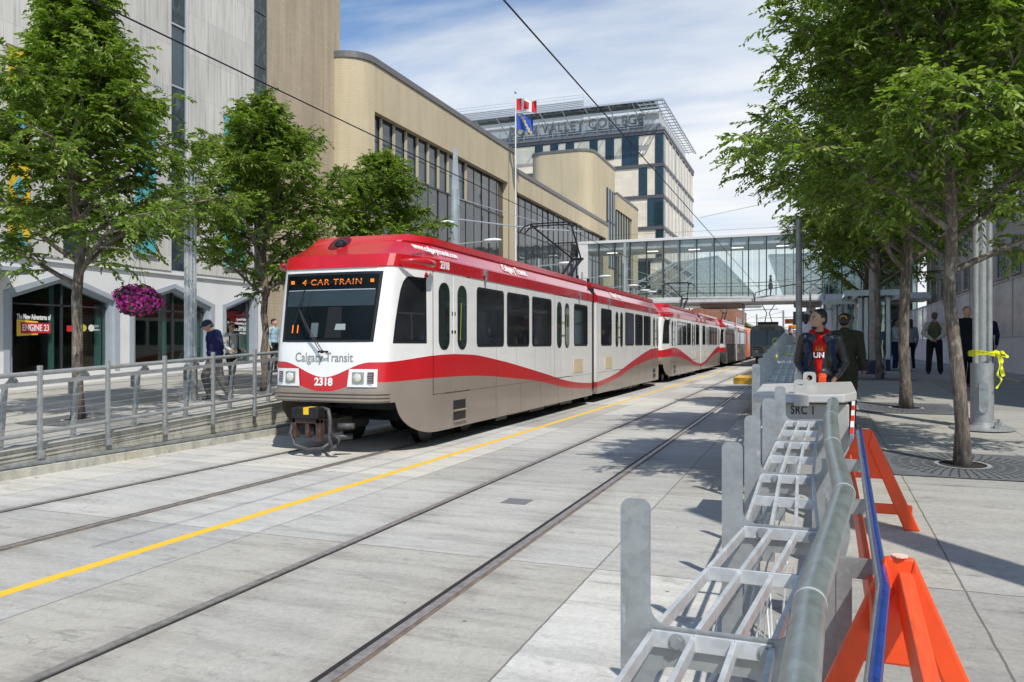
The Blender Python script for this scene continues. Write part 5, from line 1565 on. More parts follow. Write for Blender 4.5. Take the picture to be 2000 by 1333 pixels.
def add_win(s, rear):
    for a, b2 in winsF:
        w = put(sidepanel(rrect(a, b2, 1.77, 2.96, .10), .006, s), rear).build('window', M['black'], car)
        put(sidepanel(rrect(a + .045, b2 - .045, 1.815, 2.915, .07), .010, s), rear).build('pane', M['tramglass'], w)
        if not rear or True:
            gg = MB(); gg.box(TF + s * 1.336 - .003, TF + s * 1.336 + .003, NY + a + .06, NY + b2 - .06, 2.52, 2.53); 
    for a, b2 in doorsF:
        mid = (a + b2) / 2
        gap = put(sidepanel([(a - .02, dz0 - .015, dz1 + .02), (b2 + .02, dz0 - .015, dz1 + .02)], .003, s), rear).build('door', M['black'], car)
        for (u0, u1, first) in ((a, mid - .012, True), (mid + .012, b2, False)):
            cols = [(u0, dz0, dz1), ((u0 + u1) / 2, dz0, dz1), (u1, dz0, dz1)]
            put(sidepanel(cols, .012, s), rear).build('door_leaf', M['tram'], gap)
            w = .21; c_ = (u0 + u1) / 2
            put(sidepanel(rrect(c_ - w, c_ + w, 1.72, 2.93, .19, 6), .016, s), rear).build('door_rim', M['black'], gap)
            put(sidepanel(rrect(c_ - w + .03, c_ + w - .03, 1.75, 2.90, .165, 6), .019, s), rear).build('door_pane', M['tramglass2'], gap)
            if s > 0:
                gg = MB(); yb_ = c_ + (w - .08) * (-1 if first else 1) * -1
                gg.bar(W(s * (1.33 + .021), c_ - .10, 1.9), W(s * (1.33 + .021), c_ - .05, 2.6), .02, .003, (1, 0, 0))
                if not first: put(gg, rear).build('grab_rail', M['grab'], gap)
                gg = MB(); yk = (mid - .06) if first else (mid + .06)
                gg.tube([W(s * 1.338, yk, 2.05), W(s * 1.352, yk, 2.05)], .03, 10); gg.box(TF + s * 1.338, TF + s * 1.35, NY + yk - .015, NY + yk + .015, 2.35, 2.42)
                put(gg, rear).build('door_button', M['black'], gap)
    # cab side window, raked front edge
    def cabcols(gr):
        z0, z1 = 1.84 + gr, 2.97 - gr
        cols = []
        ya_, yb_ = .36 + gr, 1.22 - gr
        for i in range(13):
            t = i / 12; y = ya_ + (yb_ - ya_) * t
            # front edge rises steeply to the rounded top corner
            zt_ = z0 + (z1 - z0) * min(1, (t / .28) ** .8 * .86) if t < .28 else z0 + (z1 - z0) * (.86 + .14 * math.sin(min(1, (t - .28) / .22) * PI / 2))
            cols.append((y, z0, max(zt_, z0 + .02)))
        return cols
    w = put(sidepanel(cabcols(0), .006, s), rear).build('cab_window', M['black'], car)
    put(sidepanel(cabcols(.06), .010, s), rear).build('pane', M['tramglass'], w)
    gg = sidepanel([(.5, 2.33, 2.36), (.8, 2.33, 2.36), (1.16, 2.33, 2.36)], .016, s); gg2 = sidepanel([(.80, 1.90, 2.33), (.83, 1.90, 2.33)], .016, s); gg.add(gg2.v, gg2.f)
    put(gg, rear).build('sash', M['frame_dk'], w)
    # small fittings
    gg = MB()
    for yy in (ly(945), ly(1130)):
        gg = MB()
        gg.box(TF + s * 1.34, TF + s * 1.40, NY + yy - .05, NY + yy + .05, 3.20, 3.32)
        gg.box(TF + s * 1.37, TF + s * 1.41, NY + yy - .03, NY + yy + .03, 3.10, 3.24)
        put(gg, rear).build('side_lamp', M['galv_dark'], car)
    # footstep recess
    a, b2 = ly(883), ly(911)
    gg = MB()
    for z in (.42, .62): gg.box(TF + s * 1.325, TF + s * 1.336, NY + a + .05, NY + b2 - .05, z, z + .16)
    p = put(gg, rear).build('footstep', M['blackmetal'], car)
    gg = MB()
    for z in (.39, .59): gg.tube([W(s * 1.35, a + .05, z), W(s * 1.35, b2 - .05, z)], .018, 8)
    put(gg, rear).build('step_bar', plain('tram_taupe', (0.27, .22, .18), .35), p)
    # cream service flap by the joint
    a, b2 = ly(1120), ly(1138)
    put(sidepanel([(a, 1.02, 1.40), (b2, 1.02, 1.40)], .010, s), rear).build('service_flap', plain('cream_flap', (.62, .52, .34), .5), car)
    # panel joints
    gg = MB()
    for yy in (ly(1160) - .25,): gg.box(TF + s * 1.329, TF + s * 1.333, NY + yy, NY + yy + .008, .4, 3.1)
    for yy in (2.72, 4.3, 5.8, 7.2, 8.6, 9.9): gg.box(TF + s * 1.329, TF + s * 1.3315, NY + yy, NY + yy + .007, .3, 1.0)
    for yy in (2.5, 4.33, 5.52, 6.8, 8.0): gg.box(TF + s * 1.329, TF + s * 1.3312, NY + yy, NY + yy + .005, 1.0, 3.08)
    gg.box(TF + s * 1.329, TF + s * 1.3315, NY + 1.85, NY + LJ - .35, .93, .936)
    put(gg, rear).build('panel_joint', plain('joint_dark', (.07, .06, .05), .8), car)  # narrow dark strips marking the seams
    # camera housing by the cab
    gg = MB(); 
    gg.tube([W(s * 1.16, .50, 3.21), W(s * 1.32, .68, 3.22), W(s * 1.44, .85, 3.21), W(s * 1.45, 1.12, 3.20), W(s * 1.38, 1.28, 3.20)], [.02, .045, .065, .065, .03], 10)
    put(gg, rear).build('camera_housing', M['tram_red'], car, smooth=True)
both(add_win)
# windscreen
def frontgrid(x0b, x1b, x0t, x1t, z0, z1, off, nx=12, nz=6):
    g = MB(); vs = []
    for j in range(nz + 1):
        t = j / nz; z = z0 + (z1 - z0) * t
        for i in range(nx + 1):
            u = i / nx; x = (x0b + (x1b - x0b) * u) * (1 - t) + (x0t + (x1t - x0t) * u) * t
            vs.append(W(x, pathy(abs(x)) + lean(z) * max(0, 1 - pathy(abs(x)) / 1.8) - off, z))
    fs = [(j * (nx + 1) + i, j * (nx + 1) + i + 1, (j + 1) * (nx + 1) + i + 1, (j + 1) * (nx + 1) + i) for j in range(nz) for i in range(nx)]
    return g.add(vs, fs)
def front_parts(rear, lettered):
    ws = put(frontgrid(-.90, .88, -.955, .94, 1.86, 3.03, .008), rear).build('windscreen', M['black'], car)
    put(frontgrid(-.85, .83, -.90, .885, 1.90, 2.985, .012), rear).build('windscreen_glass', glassy('windscreen_glass', (0.006, 0.009, 0.009), .03, .12, .6), ws)
    put(frontgrid(-.86, .84, -.87, .855, 2.46, 2.72, .015, 12, 1), rear).build('sun_blind', plain('windscreen_blind', (0.028, 0.042, 0.045), .2, 0, .1), ws)
    gg = frontgrid(-.86, .84, -.86, .84, 2.725, 2.738, .018, 12, 1); put(gg, rear).build('header_rail', M['frame_al'], ws)
    if not rear:
        gg = MB(); gg.cap(W(.12, .25, 1.95), W(.12, .22, 2.35), .15, .10); 
        gg = frontgrid(-.02, .30, .0, .26, 1.93, 2.44, .014, 4, 2); gg.build('seat_back', plain('cab_seat', (.004, .004, .005), .6), ws)
        gg = frontgrid(.16, .37, .18, .36, 2.06, 2.16, .018, 3, 1); gg.build('cab_paper', plain('cab_paper', (.30, .36, .34), .5), ws)
        gg = frontgrid(-.30, -.16, -.30, -.16, 1.94, 2.18, .018, 2, 1); gg.build('cab_panel', plain('cab_panel', (.10, .13, .15), .5), ws)
        yl_ = lambda z: NY + lean(z) - .035
        for i, (a_, z_) in enumerate((('4 CAR TRAIN', 2.86),)):
            text('led_sign', a_, .14, M['led'], ws, (TF + .02, yl_(z_) + .012, z_), frame((1, 0, 0), (0, .18, 1)), 'CENTER', .002, 1.25, .0, space=1.15)
        # dark scan lines crossing the LED letters as the camera caught them
        gg = MB()
        for zz in (2.845, 2.872): gg.box(TF - .5, TF + .62, yl_(zz) - .004, yl_(zz) + .006, zz - .005, zz + .007)
        gg.build('led_gap', M['black'], ws)
        text('led_number', '11', .20, M['led'], ws, (TF - .60, NY + .075, 2.07), frame((1, 0, 0), (0, .18, 1)), 'CENTER', .002, 1.0)
        gg = MB()
        for x in (-.78, .78): gg.box(TF + x - .03, TF + x + .03, yl_(2.87) + .03, yl_(2.87) + .045, 2.845, 2.90)
        gg.build('marker_lamp', M['led'], ws)
        gg = MB()
        for k in range(2): gg.tube([W(.02 - k * .05, -.03, 1.70), W(-.28 - k * .035, -.02 , 2.1), W(-.50 - k * .02, .06, 2.40)], .009, 6)
        gg.tube([W(-.52, .05, 2.38), W(-.44, .12, 2.74)], .012, 6); gg.tube([W(-.60, .04, 2.15), W(-.52, .07, 2.40)], .009, 6)
        gg.tube([W(.12, -.03, 1.70), W(-.06, -.05, 1.70)], .016, 8); gg.ell(W(.0, -.03, 1.70), (.04, .03, .03), 8, 6)
        gg.build('wiper', M['blackmetal'], ws)
    # bumper with three ribs
    for k in range(3):
        z = .90 + k * .058
        gg = MB(); vs = []
        xs2 = [-(x) for x, p in reversed(PATH[1:7])] + [x for x, p in PATH[:7]]
        for x in xs2:
            for (o, zz) in ((.0, z), (-.035, z), (-.035, z + .034), (.0, z + .034)):
                sc = 1 + (.0 if o == 0 else .012)
                vs.append(W(x * sc, pathy(abs(x)) + o, zz))
        fs2 = []
        for i in range(len(xs2) - 1):
            for kk in range(4): fs2.append((i * 4 + kk, i * 4 + (kk + 1) % 4, (i + 1) * 4 + (kk + 1) % 4, (i + 1) * 4 + kk))
        gg.add(vs, fs2); put(gg, rear).build('bumper_rib', plain('tram_taupe', (0.27, .22, .18), .35), car)
    for s in (-1, 1):
        def hx(u): return sorted((s * u[0], s * u[1]))
        a, b2 = hx((.46, .97))
        zlo, zhi = 1.13, 1.42
        gg = frontgrid(a, b2, a + (.03 if s > 0 else 0), b2 - (0.03 if s < 0 else 0), zlo, zhi, .02, 6, 2)
        h = put(gg, rear).build('headlight', M['white_paint'], car)
        a, b2 = hx((.55, .76)); put(frontgrid(a, b2, a, b2, 1.18, 1.37, .028, 3, 2), rear).build('reflector', plain('lamp_reflector', (.42, .42, .40), .15, .8), h)
        gg = MB(); cxx = s * .655; gg.ell(W(cxx, pathy(abs(cxx)) - .02, 1.275), (.078, .03, .078), 12, 8); put(gg, rear).build('lens', plain('lamp_lens', (.75, .72, .62), .08, .3, .2, 40), h, smooth=True)
        a, b2 = hx((.82, .92)); put(frontgrid(a, b2, a, b2, 1.19, 1.37, .03, 2, 1), rear).build('tail_lamp', plain('tail_lamp_red', (.10, .012, .02), .25, 0, .4, 30), h)
        gg = MB()
        for kk in range(6): 
            zz = 1.20 + kk * .028; gg.box(TF + a, TF + b2, NY + pathy(.87) - .036, NY + pathy(.87) - .031, zz, zz + .008)
        put(gg, rear).build('tail_lamp_rib', M['frame_al'], h)
    # scoop on the roof front
    gg = MB(); gg.ell(W(-.25, .88, 3.53), (.22, .32, .12), 16, 8, Matrix.Rotation(R(38), 3, 'X'))
    sc_ = put(gg, rear).build('roof_scoop', plain('scoop_dark_red', (.10, .004, .006), .4), car, smooth=True)
    gg = MB(); gg.ell(W(-.17, .80, 3.56), (.11, .13, .10), 12, 8); put(gg, rear).build('scoop_lamp', M['glass_dark'], sc_, smooth=True)
front_parts(False, True); front_parts(True, False)
# coupler
def coupler(rear):
    g = MB(); g.box(TF - .38, TF + .12, NY - .32, NY - .02, .62, .80)
    c_ = put(g, rear).build('coupler', M['blackmetal'], car, bevel=.02)
    g = MB(); g.box(TF - .15, TF - .05, NY - .325, NY - .10, .69, .804); put(g, rear).build('warning_plate', plain('warning_yellow', (.80, .50, .01), .5), c_)
    g = MB(); g.box(TF - .40, TF - .33, NY - .28, NY - .16, .30, .62); g.box(TF + .05, TF + .14, NY - .28, NY - .16, .25, .62); g.box(TF - .40, TF + .14, NY - .28, NY - .18, .54, .62)
    g.box(TF - .16, TF - .09, NY - .27, NY - .15, .30, .56)
    put(g, rear).build('coupler_head', plain('rusty_casting', (.085, .05, .038), .75, .3, .5, 9, .3, 40), c_, bevel=.012)
    g = MB(); g.box(TF - .33, TF + .05, NY - .14, NY + .8, .34, .58); g.tube([W(-.12, -.2, .42), W(-.12, 1.5, .42)], .09, 10); put(g, rear).build('draft_bar', plain('grimy_steel', (.06, .058, .055), .6, .4, .4, 12), c_)
    g = MB()
    g.tube([W(-.42, -.2, .6), W(-.46, -.24, .38), W(-.36, -.26, .18), W(-.1, -.26, .12), W(.15, -.24, .15), W(.26, -.2, .22)], .03, 8)
    g.tube([W(.05, -.1, .78), W(.2, -.14, .76), W(.25, -.16, .6), W(.25, -.18, .3), W(.3, -.18, .14), W(.36, -.1, .16)], .035, 8)
    g.tube([W(.36, -.1, .5), W(.6, 0, .5)], .05, 8); g.tube([W(.3, -.1, .32), W(.5, .1, .32)], .045, 8); g.tube([W(.24, -.2, .1), W(.42, -.24, .2)], .025, 6)
    g.tube([W(.28, -.2, .4), W(.45, -.2, .3), W(.42, -.2, .2)], .015, 6)
    put(g, rear).build('hose', plain('grimy_hose', (.09, .09, .092), .55, .3, .4, 15, .2, 50), c_, smooth=True)
coupler(False)
# bogies, wheels, equipment boxes
for yc_ in (3.0, LJ, LC - 3.0):
    bg = MB()
    for s in (-1, 1): bg.box(TF + s * .95 - .06, TF + s * .95 + .06, NY + yc_ - 1.25, NY + yc_ + 1.25, .32, .52)
    bg.box(TF - .9, TF + .9, NY + yc_ - .2, NY + yc_ + .2, .3, .6)
    bo = bg.build('bogie', M['blackmetal'], car)
    for dy in (-.9, .9):
        for s in (-1, 1):
            g = MB(); x = s * .752; g.tube([W(x - .06, yc_ + dy, .345), W(x + .06, yc_ + dy, .345)], .335, 24); g.tube([W(x - s * .075, yc_ + dy, .345), W(x - s * .055, yc_ + dy, .345)], .37, 24)
            g.build('wheel', M['blackmetal'], bo, auto=40)
g = MB()
rb_ = random.Random(2)
y = 1.7
while y < LC - 1.8:
    w = rb_.uniform(.6, 1.4)
    if all(abs(y + w / 2 - c) > 1.6 + w / 2 for c in (3.0, LJ, LC - 3)):
        g.box(TF - 1.18, TF + 1.18, NY + y, NY + y + w, rb_.uniform(.16, .24), .8)
    y += w + .12
g.box(TF - 1.05, TF + 1.05, NY + 1.9, NY + LC - 1.9, .6, .86)
g.build('equipment_box', M['blackmetal'], car)
# pantograph near the joint
g = MB()
bz = 3.78
def PB(x, y, z): return W(x, y, z)
g.box(TF - .55, TF + .55, NY + LJ + .9, NY + LJ + 2.4, bz, bz + .1)
for s in (-1, 1): g.tube([PB(s * .5, LJ + 1.0, bz), PB(s * .5, LJ + 1.0, bz + .25)], .05, 6); g.tube([PB(s * .5, LJ + 2.3, bz), PB(s * .5, LJ + 2.3, bz + .25)], .05, 6)
pan = g.build('pantograph', M['blackmetal'], car)
g = MB()
K = (LJ + 2.7, 4.75)
for s in (-1, 1):
    g.tube([PB(s * .12, LJ + 1.1, bz + .2), PB(s * .16, K[0], K[1])], .05, 8)
    g.tube([PB(s * .14, K[0], K[1]), PB(s * .62, LJ - .1, 5.50)], .028, 8)
g.tube([PB(0, LJ + 1.7, bz + .15), PB(0, K[0] + .15, K[1] - .12)], .02, 6)
g.tube([PB(-.22, K[0], K[1]), PB(.22, K[0], K[1])], .045, 8)
g.tube([PB(-.4, LJ + 1.2, 5.13), PB(.4, LJ + 1.2, 5.13)], .018, 6)
g.build('pantograph_arm', M['blackmetal'], pan)
g = MB()
for dy in (-.22, .22):
    g.tube([PB(-1.0, LJ - .1 + dy, 5.32), PB(-.85, LJ - .1 + dy, 5.48), PB(-.6, LJ - .1 + dy, 5.56), PB(.6, LJ - .1 + dy, 5.56), PB(.85, LJ - .1 + dy, 5.48), PB(1.0, LJ - .1 + dy, 5.32)], .022, 8)
for s in (-1, 1): g.bar(PB(s * .62, LJ - .34, 5.50), PB(s * .62, LJ + .14, 5.50), .06, .08)
g.build('contact_head', M['blackmetal'], pan)
cars = [car]
# repeats behind, made before the lettering that only the first car shows
def newcar(i, lab):
    c = dup(car, None, lab, (TF, NY + i * (LC + .42), 0)); cars.append(c); return c
c2 = newcar(1, 'second red and white tram car, coupled behind the leading one')
c3 = newcar(2, 'third tram car wrapped in dark advertising with a white panel, farthest of the train')
for rts in (c2, c3):
    for ch in list(rts.children_recursive):
        if ch.name.startswith(('led_sign', 'led_number', 'led_gap')): bpy.data.objects.remove(ch)
m, nt, b = newmat('dark_wrap')
tc = nt.nodes.new('ShaderNodeTexCoord'); sp = nt.nodes.new('ShaderNodeSeparateXYZ'); nt.links.new(tc.outputs['Object'], sp.inputs[0])
n = noise(nt, coords(nt, (1, .5, 2)), .8, 5)
base = mixc(nt, ramp(nt, n, [(.45, 0), (.6, 1)]), (.05, .055, .055), (.16, .15, .14))
pan_ = mth(nt, 'MULTIPLY', mth(nt, 'GREATER_THAN', sp.outputs['Y'], LJ - 2.2), mth(nt, 'LESS_THAN', sp.outputs['Y'], LJ + .6))
c = mixc(nt, pan_, base, (.66, .64, .6))
nose = mth(nt, 'LESS_THAN', sp.outputs['Y'], 2.2)
c = mixc(nt, mth(nt, 'MULTIPLY', nose, mth(nt, 'GREATER_THAN', sp.outputs['Z'], 1.55)), c, (.74, .735, .705))
c = mixc(nt, mth(nt, 'MULTIPLY', nose, mth(nt, 'MULTIPLY', mth(nt, 'GREATER_THAN', sp.outputs['Z'], 1.2), mth(nt, 'LESS_THAN', sp.outputs['Z'], 1.55))), c, (.55, .012, .018))
nt.links.new(c, b.inputs['Base Color']); b.inputs['Roughness'].default_value = .3
for ch in c3.children_recursive:
    if ch.name.startswith(('body', 'door_leaf')) and ch.type == 'MESH':
        ch.data = ch.data.copy(); ch.data.materials.clear(); ch.data.materials.append(m)
# lettering of the leading car
text('lettering', 'Calgary Transit', .215, M['text_grey'], car, W(-.02, 0, 1.60), ROT_FRONT, 'CENTER', .0015, .98, .002, fit=1.12)
text('fleet_number', '2318', .175, M['text_white'], car, W(.0, 0, 1.20), ROT_FRONT, 'CENTER', .0015, 1.0, .006)
for o_ in [q_ for q_ in car.children if q_.name.startswith(('lettering', 'fleet_number'))]:
    for v_ in o_.data.vertices: v_.co.y += pathy(abs(v_.co.x)) + lean(v_.co.z) - .004
text('fleet_number', '2318', .19, M['text_white'], car, W(1.353, ly(867), 3.23), ROT_STREET, 'CENTER', .003, .95, .005)
slope = frame((0, 1, 0), (-.17, 0, .25))
text('lettering', 'www.calgarytransit.com', .175, M['text_white'], car, W(1.236, ly(861), 3.485), slope, 'CENTER', .004, 1.05, .004)
text('lettering', 'Calgary Transit', .26, M['text_white'], car, W(1.236, ly(1012), 3.485), slope, 'CENTER', .004, .95, .006, .15)
text('lettering', 'Calgary Transit', .26, M['text_white'], car, W(1.236, LC - ly(1100), 3.485), slope, 'CENTER', .004, .95, .006, .15)
g = MB(); cy_ = ly(838)
leaf = [(0, -.09), (.012, -.035), (.06, -.045), (.05, -.02), (.085, .02), (.06, .025), (.062, .045), (.035, .035), (.03, .05), (.015, .04), (0, .085)]
leaf = leaf + [(-a, z) for a, z in reversed(leaf[1:-1])]
xx = side_x(cy_, 3.02) + .01
g.prism([(NY + cy_ + a * .9, 3.02 - z * .9) for a, z in leaf], 'x', TF + xx, TF + xx + .004); g.build('leaf_emblem', M['tram_red'], car)
# orange car end beyond the train
x0 = TF; y0 = NY + 3 * (LC + .42)
oc = thing('tram_car', 'orange wrapped car end just visible beyond the third tram car', 'tram', (x0, y0, 0))
orm = plain('orange_wrap', (.62, .13, .02), .35)
g = MB(); g.prism([(x0 - 1.33, .4), (x0 + 1.33, .4), (x0 + 1.33, 3.1), (x0 + 1.1, 3.6), (x0 - 1.1, 3.6), (x0 - 1.33, 3.1)], 'y', y0, y0 + 24); g.build('body', orm, oc, bevel=.08)
for k in range(9):
    g = MB(); g.box(x0 + 1.335, x0 + 1.35, y0 + 1.5 + k * 2.4, y0 + 3.2 + k * 2.4, 1.8, 2.9); g.build('window', M['tramglass'], oc)
g = MB()
for k in (3, 12, 21):
    for dy in (-.9, .9):
        for s in (-1, 1): g.tube([(x0 + s * .75 - .06, y0 + k + dy, .34), (x0 + s * .75 + .06, y0 + k + dy, .34)], .34, 14)
g.build('wheel_set', M['blackmetal'], oc)

# oncoming older tram on the near track
oy = 66.5; oc = thing('tram_car', 'older boxy tram with a dark front facing the camera on the near track', 'tram', (TN, oy, 0))
shell = plain('old_tram_cream_in_shade', (.24, .25, .235), .45, 0, .2, 2)  # cream paint given a darker colour to stand in for shade over the tram
g = MB()
pr = [(TN - 1.33, .75), (TN + 1.33, .75), (TN + 1.33, 2.9), (TN + 1.15, 3.25), (TN + .6, 3.42), (TN - .6, 3.42), (TN - 1.15, 3.25), (TN - 1.33, 2.9)]
g.prism(pr, 'y', oy + .35, oy + 24)
ins = [(TN + (x - TN) * .9, z if z > 1 else .8) for x, z in pr]
n = len(pr); g.add([(x, oy + (.0 if z < 1.7 else .12), z) for x, z in ins] + [(x, oy + .35, z) for x, z in pr], [tuple(range(n))[::1]] + [(i, i + n, (i + 1) % n + n, (i + 1) % n) for i in range(n)])
g.build('body', shell, oc)
g = MB(); g.add([(TN - 1.12, oy - .01, 1.72), (TN + 1.12, oy - .01, 1.72), (TN + 1.10, oy + .06, 2.88), (TN - 1.10, oy + .06, 2.88), (TN - 1.12, oy + .2, 1.72), (TN + 1.12, oy + .2, 1.72), (TN + 1.10, oy + .2, 2.88), (TN - 1.10, oy + .2, 2.88)], [(0, 1, 2, 3), (7, 6, 5, 4), (0, 4, 5, 1), (1, 5, 6, 2), (2, 6, 7, 3), (3, 7, 4, 0)])
g.build('windscreen', M['glass_dark'], oc)
g = MB(); g.box(TN - .6, TN + .6, oy + .03, oy + .12, 2.96, 3.16); g.build('destination_sign', plain('dark_sign_glass', (.015, .03, .035), .2), oc)
g = MB()
for s in (-1, 1):
    g.bar((TN + s * 1.1, oy - .02, 1.55), (TN + s * .5, oy - .02, 1.55), .02, .07); g.bar((TN + s * .5, oy - .02, 1.55), (TN + s * .22, oy - .02, .98), .02, .07, (1, 0, 0))
    g.bar((TN + s * 1.1, oy - .02, 1.38), (TN + s * .62, oy - .02, 1.38), .02, .05); g.bar((TN + s * .62, oy - .02, 1.38), (TN + s * .36, oy - .02, .98), .02, .05, (1, 0, 0))
g.box(TN - .02, TN + .02, oy - .03, oy - .01, 1.65, 2.95)
g.build('black_stripe', M['black'], oc)
for s in (-1, 1):
    g = MB(); g.tube([(TN + s * .8, oy - .05, 1.2), (TN + s * .8, oy + .05, 1.2)], .1, 12); g.build('headlight', plain('lamp_dim', (.5, .5, .46), .2), oc)
    g = MB(); g.tube([(TN + s * .55, oy - .05, 1.12), (TN + s * .55, oy + .05, 1.12)], .07, 10); g.build('tail_lamp', plain('tail_dim', (.25, .02, .02), .3), oc)
    for k in range(8):
        g = MB(); g.box(TN + s * 1.335, TN + s * 1.345, oy + 1.8 + k * 2.6, oy + 3.6 + k * 2.6, 1.8, 2.8); g.build('window', M['glass_dark'], oc)
g = MB(); g.box(TN - .95, TN + .95, oy + .6, oy + 23, .2, .75); g.box(TN - .2, TN + .2, oy - .35, oy + .3, .5, .72)
for k in (2.2, 12, 21):
    for dy in (-.9, .9):
        for s in (-1, 1): g.tube([(TN + s * .75 - .06, oy + k + dy, .34), (TN + s * .75 + .06, oy + k + dy, .34)], .34, 14)
g.build('undercarriage', M['blackmetal'], oc)
g = MB()
for dy, zt_ in ((2, 5.4),):
    g.box(TN - .8, TN + .8, oy + dy - .8, oy + dy + .8, 3.42, 3.65)
    for s in (-1, 1): g.tube([(TN + s * .3, oy + dy + .6, 3.6), (TN + s * .1, oy + dy - .4, 4.4), (TN + s * .6, oy + dy + .4, zt_ - .1)], .04, 6)
    g.tube([(TN - 1.0, oy + dy + .4, zt_ - .25), (TN - .7, oy + dy + .4, zt_), (TN + .7, oy + dy + .4, zt_), (TN + 1.0, oy + dy + .4, zt_ - .25)], .035, 6)
g.build('pantograph', M['blackmetal'], oc)

# ================================================================== RAILING ALONG THE FAR PAVEMENT
FX = -10.16
fl = thing('railing', 'long galvanised railing with wires and leaning bars along the far pavement ramp', 'railing', (FX, 8, .3))
posts = []
y = ypx(77, FX); step = 1.14
k = -9
while y + k * step < PLAT + .3:
    posts.append(y + k * step); k += 1
posts = [p for p in posts if p > -1]
for p in posts:
    r = rampL(p)
    g = MB(); g.box(FX - .02, FX + .04, p - .028, p + .028, r - .14, r + 1.18); g.box(FX + .04, FX + .06, p - .045, p + .045, r - .14, r - .02)
    po = g.build('post', M['galv'], fl, bevel=.008)
    g = MB(); q = p + .42 * 0 - .36; rq = rampL(q)
    g.bar((FX - .30, q, rq + .02), (FX - .20, q, rq + .92), .05, .07, (1, 0, 0)); g.bar((FX - .20, q, rq + .92), (FX + .0, q, rq + 1.05), .012, .06)
    g.prism([(q - .10, rq + .93), (q + .10, rq + .95), (q + .02, rq + 1.08), (q - .02, rq + 1.08)], 'x', FX - .06, FX - .045)
    g.build('brace', M['galv'], fl)
    g = MB(); q2 = q - .17
    g.prism([(q2 - .05, rq + .70), (q2 + .02, rq + .70), (q2 + .03, rq + .93), (q2 - .05, rq + .93)], 'x', FX - .13, FX - .12); g.box(FX - .14, FX - .06, q2, q2 + .10, rq + .68, rq + .71)
    g.build('bracket', M['galv_dark'], fl)
def ramped(x, dz, r, ya, yb, n=1, sq=None):
    g = MB()
    for a, b2 in zip(posts, posts[1:]):
        if b2 > yb + .01: break
        A, B = (x, a, rampL(a) + dz), (x, b2, rampL(b2) + dz)
        if sq: g.bar(A, B, sq[0], sq[1])
        else: g.tube([A, B], r, 10 if r > .01 else 4, True)
    return g
ramped(FX - .03, 1.07, .034, 0, 99).build('handrail', M['galv'], fl, auto=40)
ramped(FX - .05, .93, 0, 0, 99, sq=(.10, .055)).build('mid_rail', M['galv'], fl)
ramped(FX + .0, .23, .030, 0, 99).build('bottom_rail', M['galv'], fl, auto=40)
for dz in (.32, .42, .52, .62, .72, .82):
    ramped(FX + .01, dz, .0045, 0, 99).build('cable', M['galv_dark'], fl)
for dz in (.08, .14):
    ramped(FX + .01, dz, .006, 0, 99).build('cable', M['galv_dark'], fl)

# ================================================================== GREY SEAT RAILING IN THE FOREGROUND
def plate(g, xl, xr, y, zs, ztop, zg, t=.014, w=.088, zarm=.075):
    """U shaped bracket plate standing across the run: upright at xl, seat arm at zs, ends at xr"""
    r = .028
    poly = [(xl, zg), (xl, ztop - r)]
    for k in range(1, 6): an = PI - PI / 2 * k / 5; poly.append((xl + r + r * math.cos(an), ztop - r + r * math.sin(an)))
    for k in range(0, 6): an = PI / 2 - PI / 2 * k / 5; poly.append((xl + w - r + r * math.cos(an), ztop - r + r * math.sin(an)))
    f = .055                                     # inner fillet
    poly.append((xl + w, zs + f))
    for k in range(1, 6): an = PI + PI / 2 * k / 5; poly.append((xl + w + f + f * math.cos(an), zs + f + f * math.sin(an)))
    poly.append((xr - .09, zs))
    for k in range(1, 5): an = -PI / 2 + PI / 2 * k / 4; poly.append((xr - .09 + .04 * math.cos(an), zs + .04 + .04 * math.sin(an)))
    poly += [(xr - .05, zs + .09), (xr + .02, zs + .09), (xr + .03, zs - .02)]
    poly += [(xr + .0, zs - zarm - .08), (xr - .02, zg), (xr - .10, zg), (xr - .10, zs - zarm - .12)]
    for k in range(0, 5): an = PI / 2 * k / 4; poly.append((xr - .16 + .06 * math.cos(an), zs - zarm - .10 + .06 * math.sin(an)))
    for k in range(0, 5): an = PI / 2 + PI / 2 * k / 4; poly.append((xl + w + .07 + .06 * math.cos(an), zs - zarm - .10 + .06 * math.sin(an)))
    poly += [(xl + w, zs - zarm - .14), (xl + w - .005, zg)]
    g.prism(poly, 'y', y - t / 2, y + t / 2)
    return g
M['galv_lt'] = galv('bright_galvanised_bar', (0.56, 0.58, 0.58), 0.42, 0.35, .22)
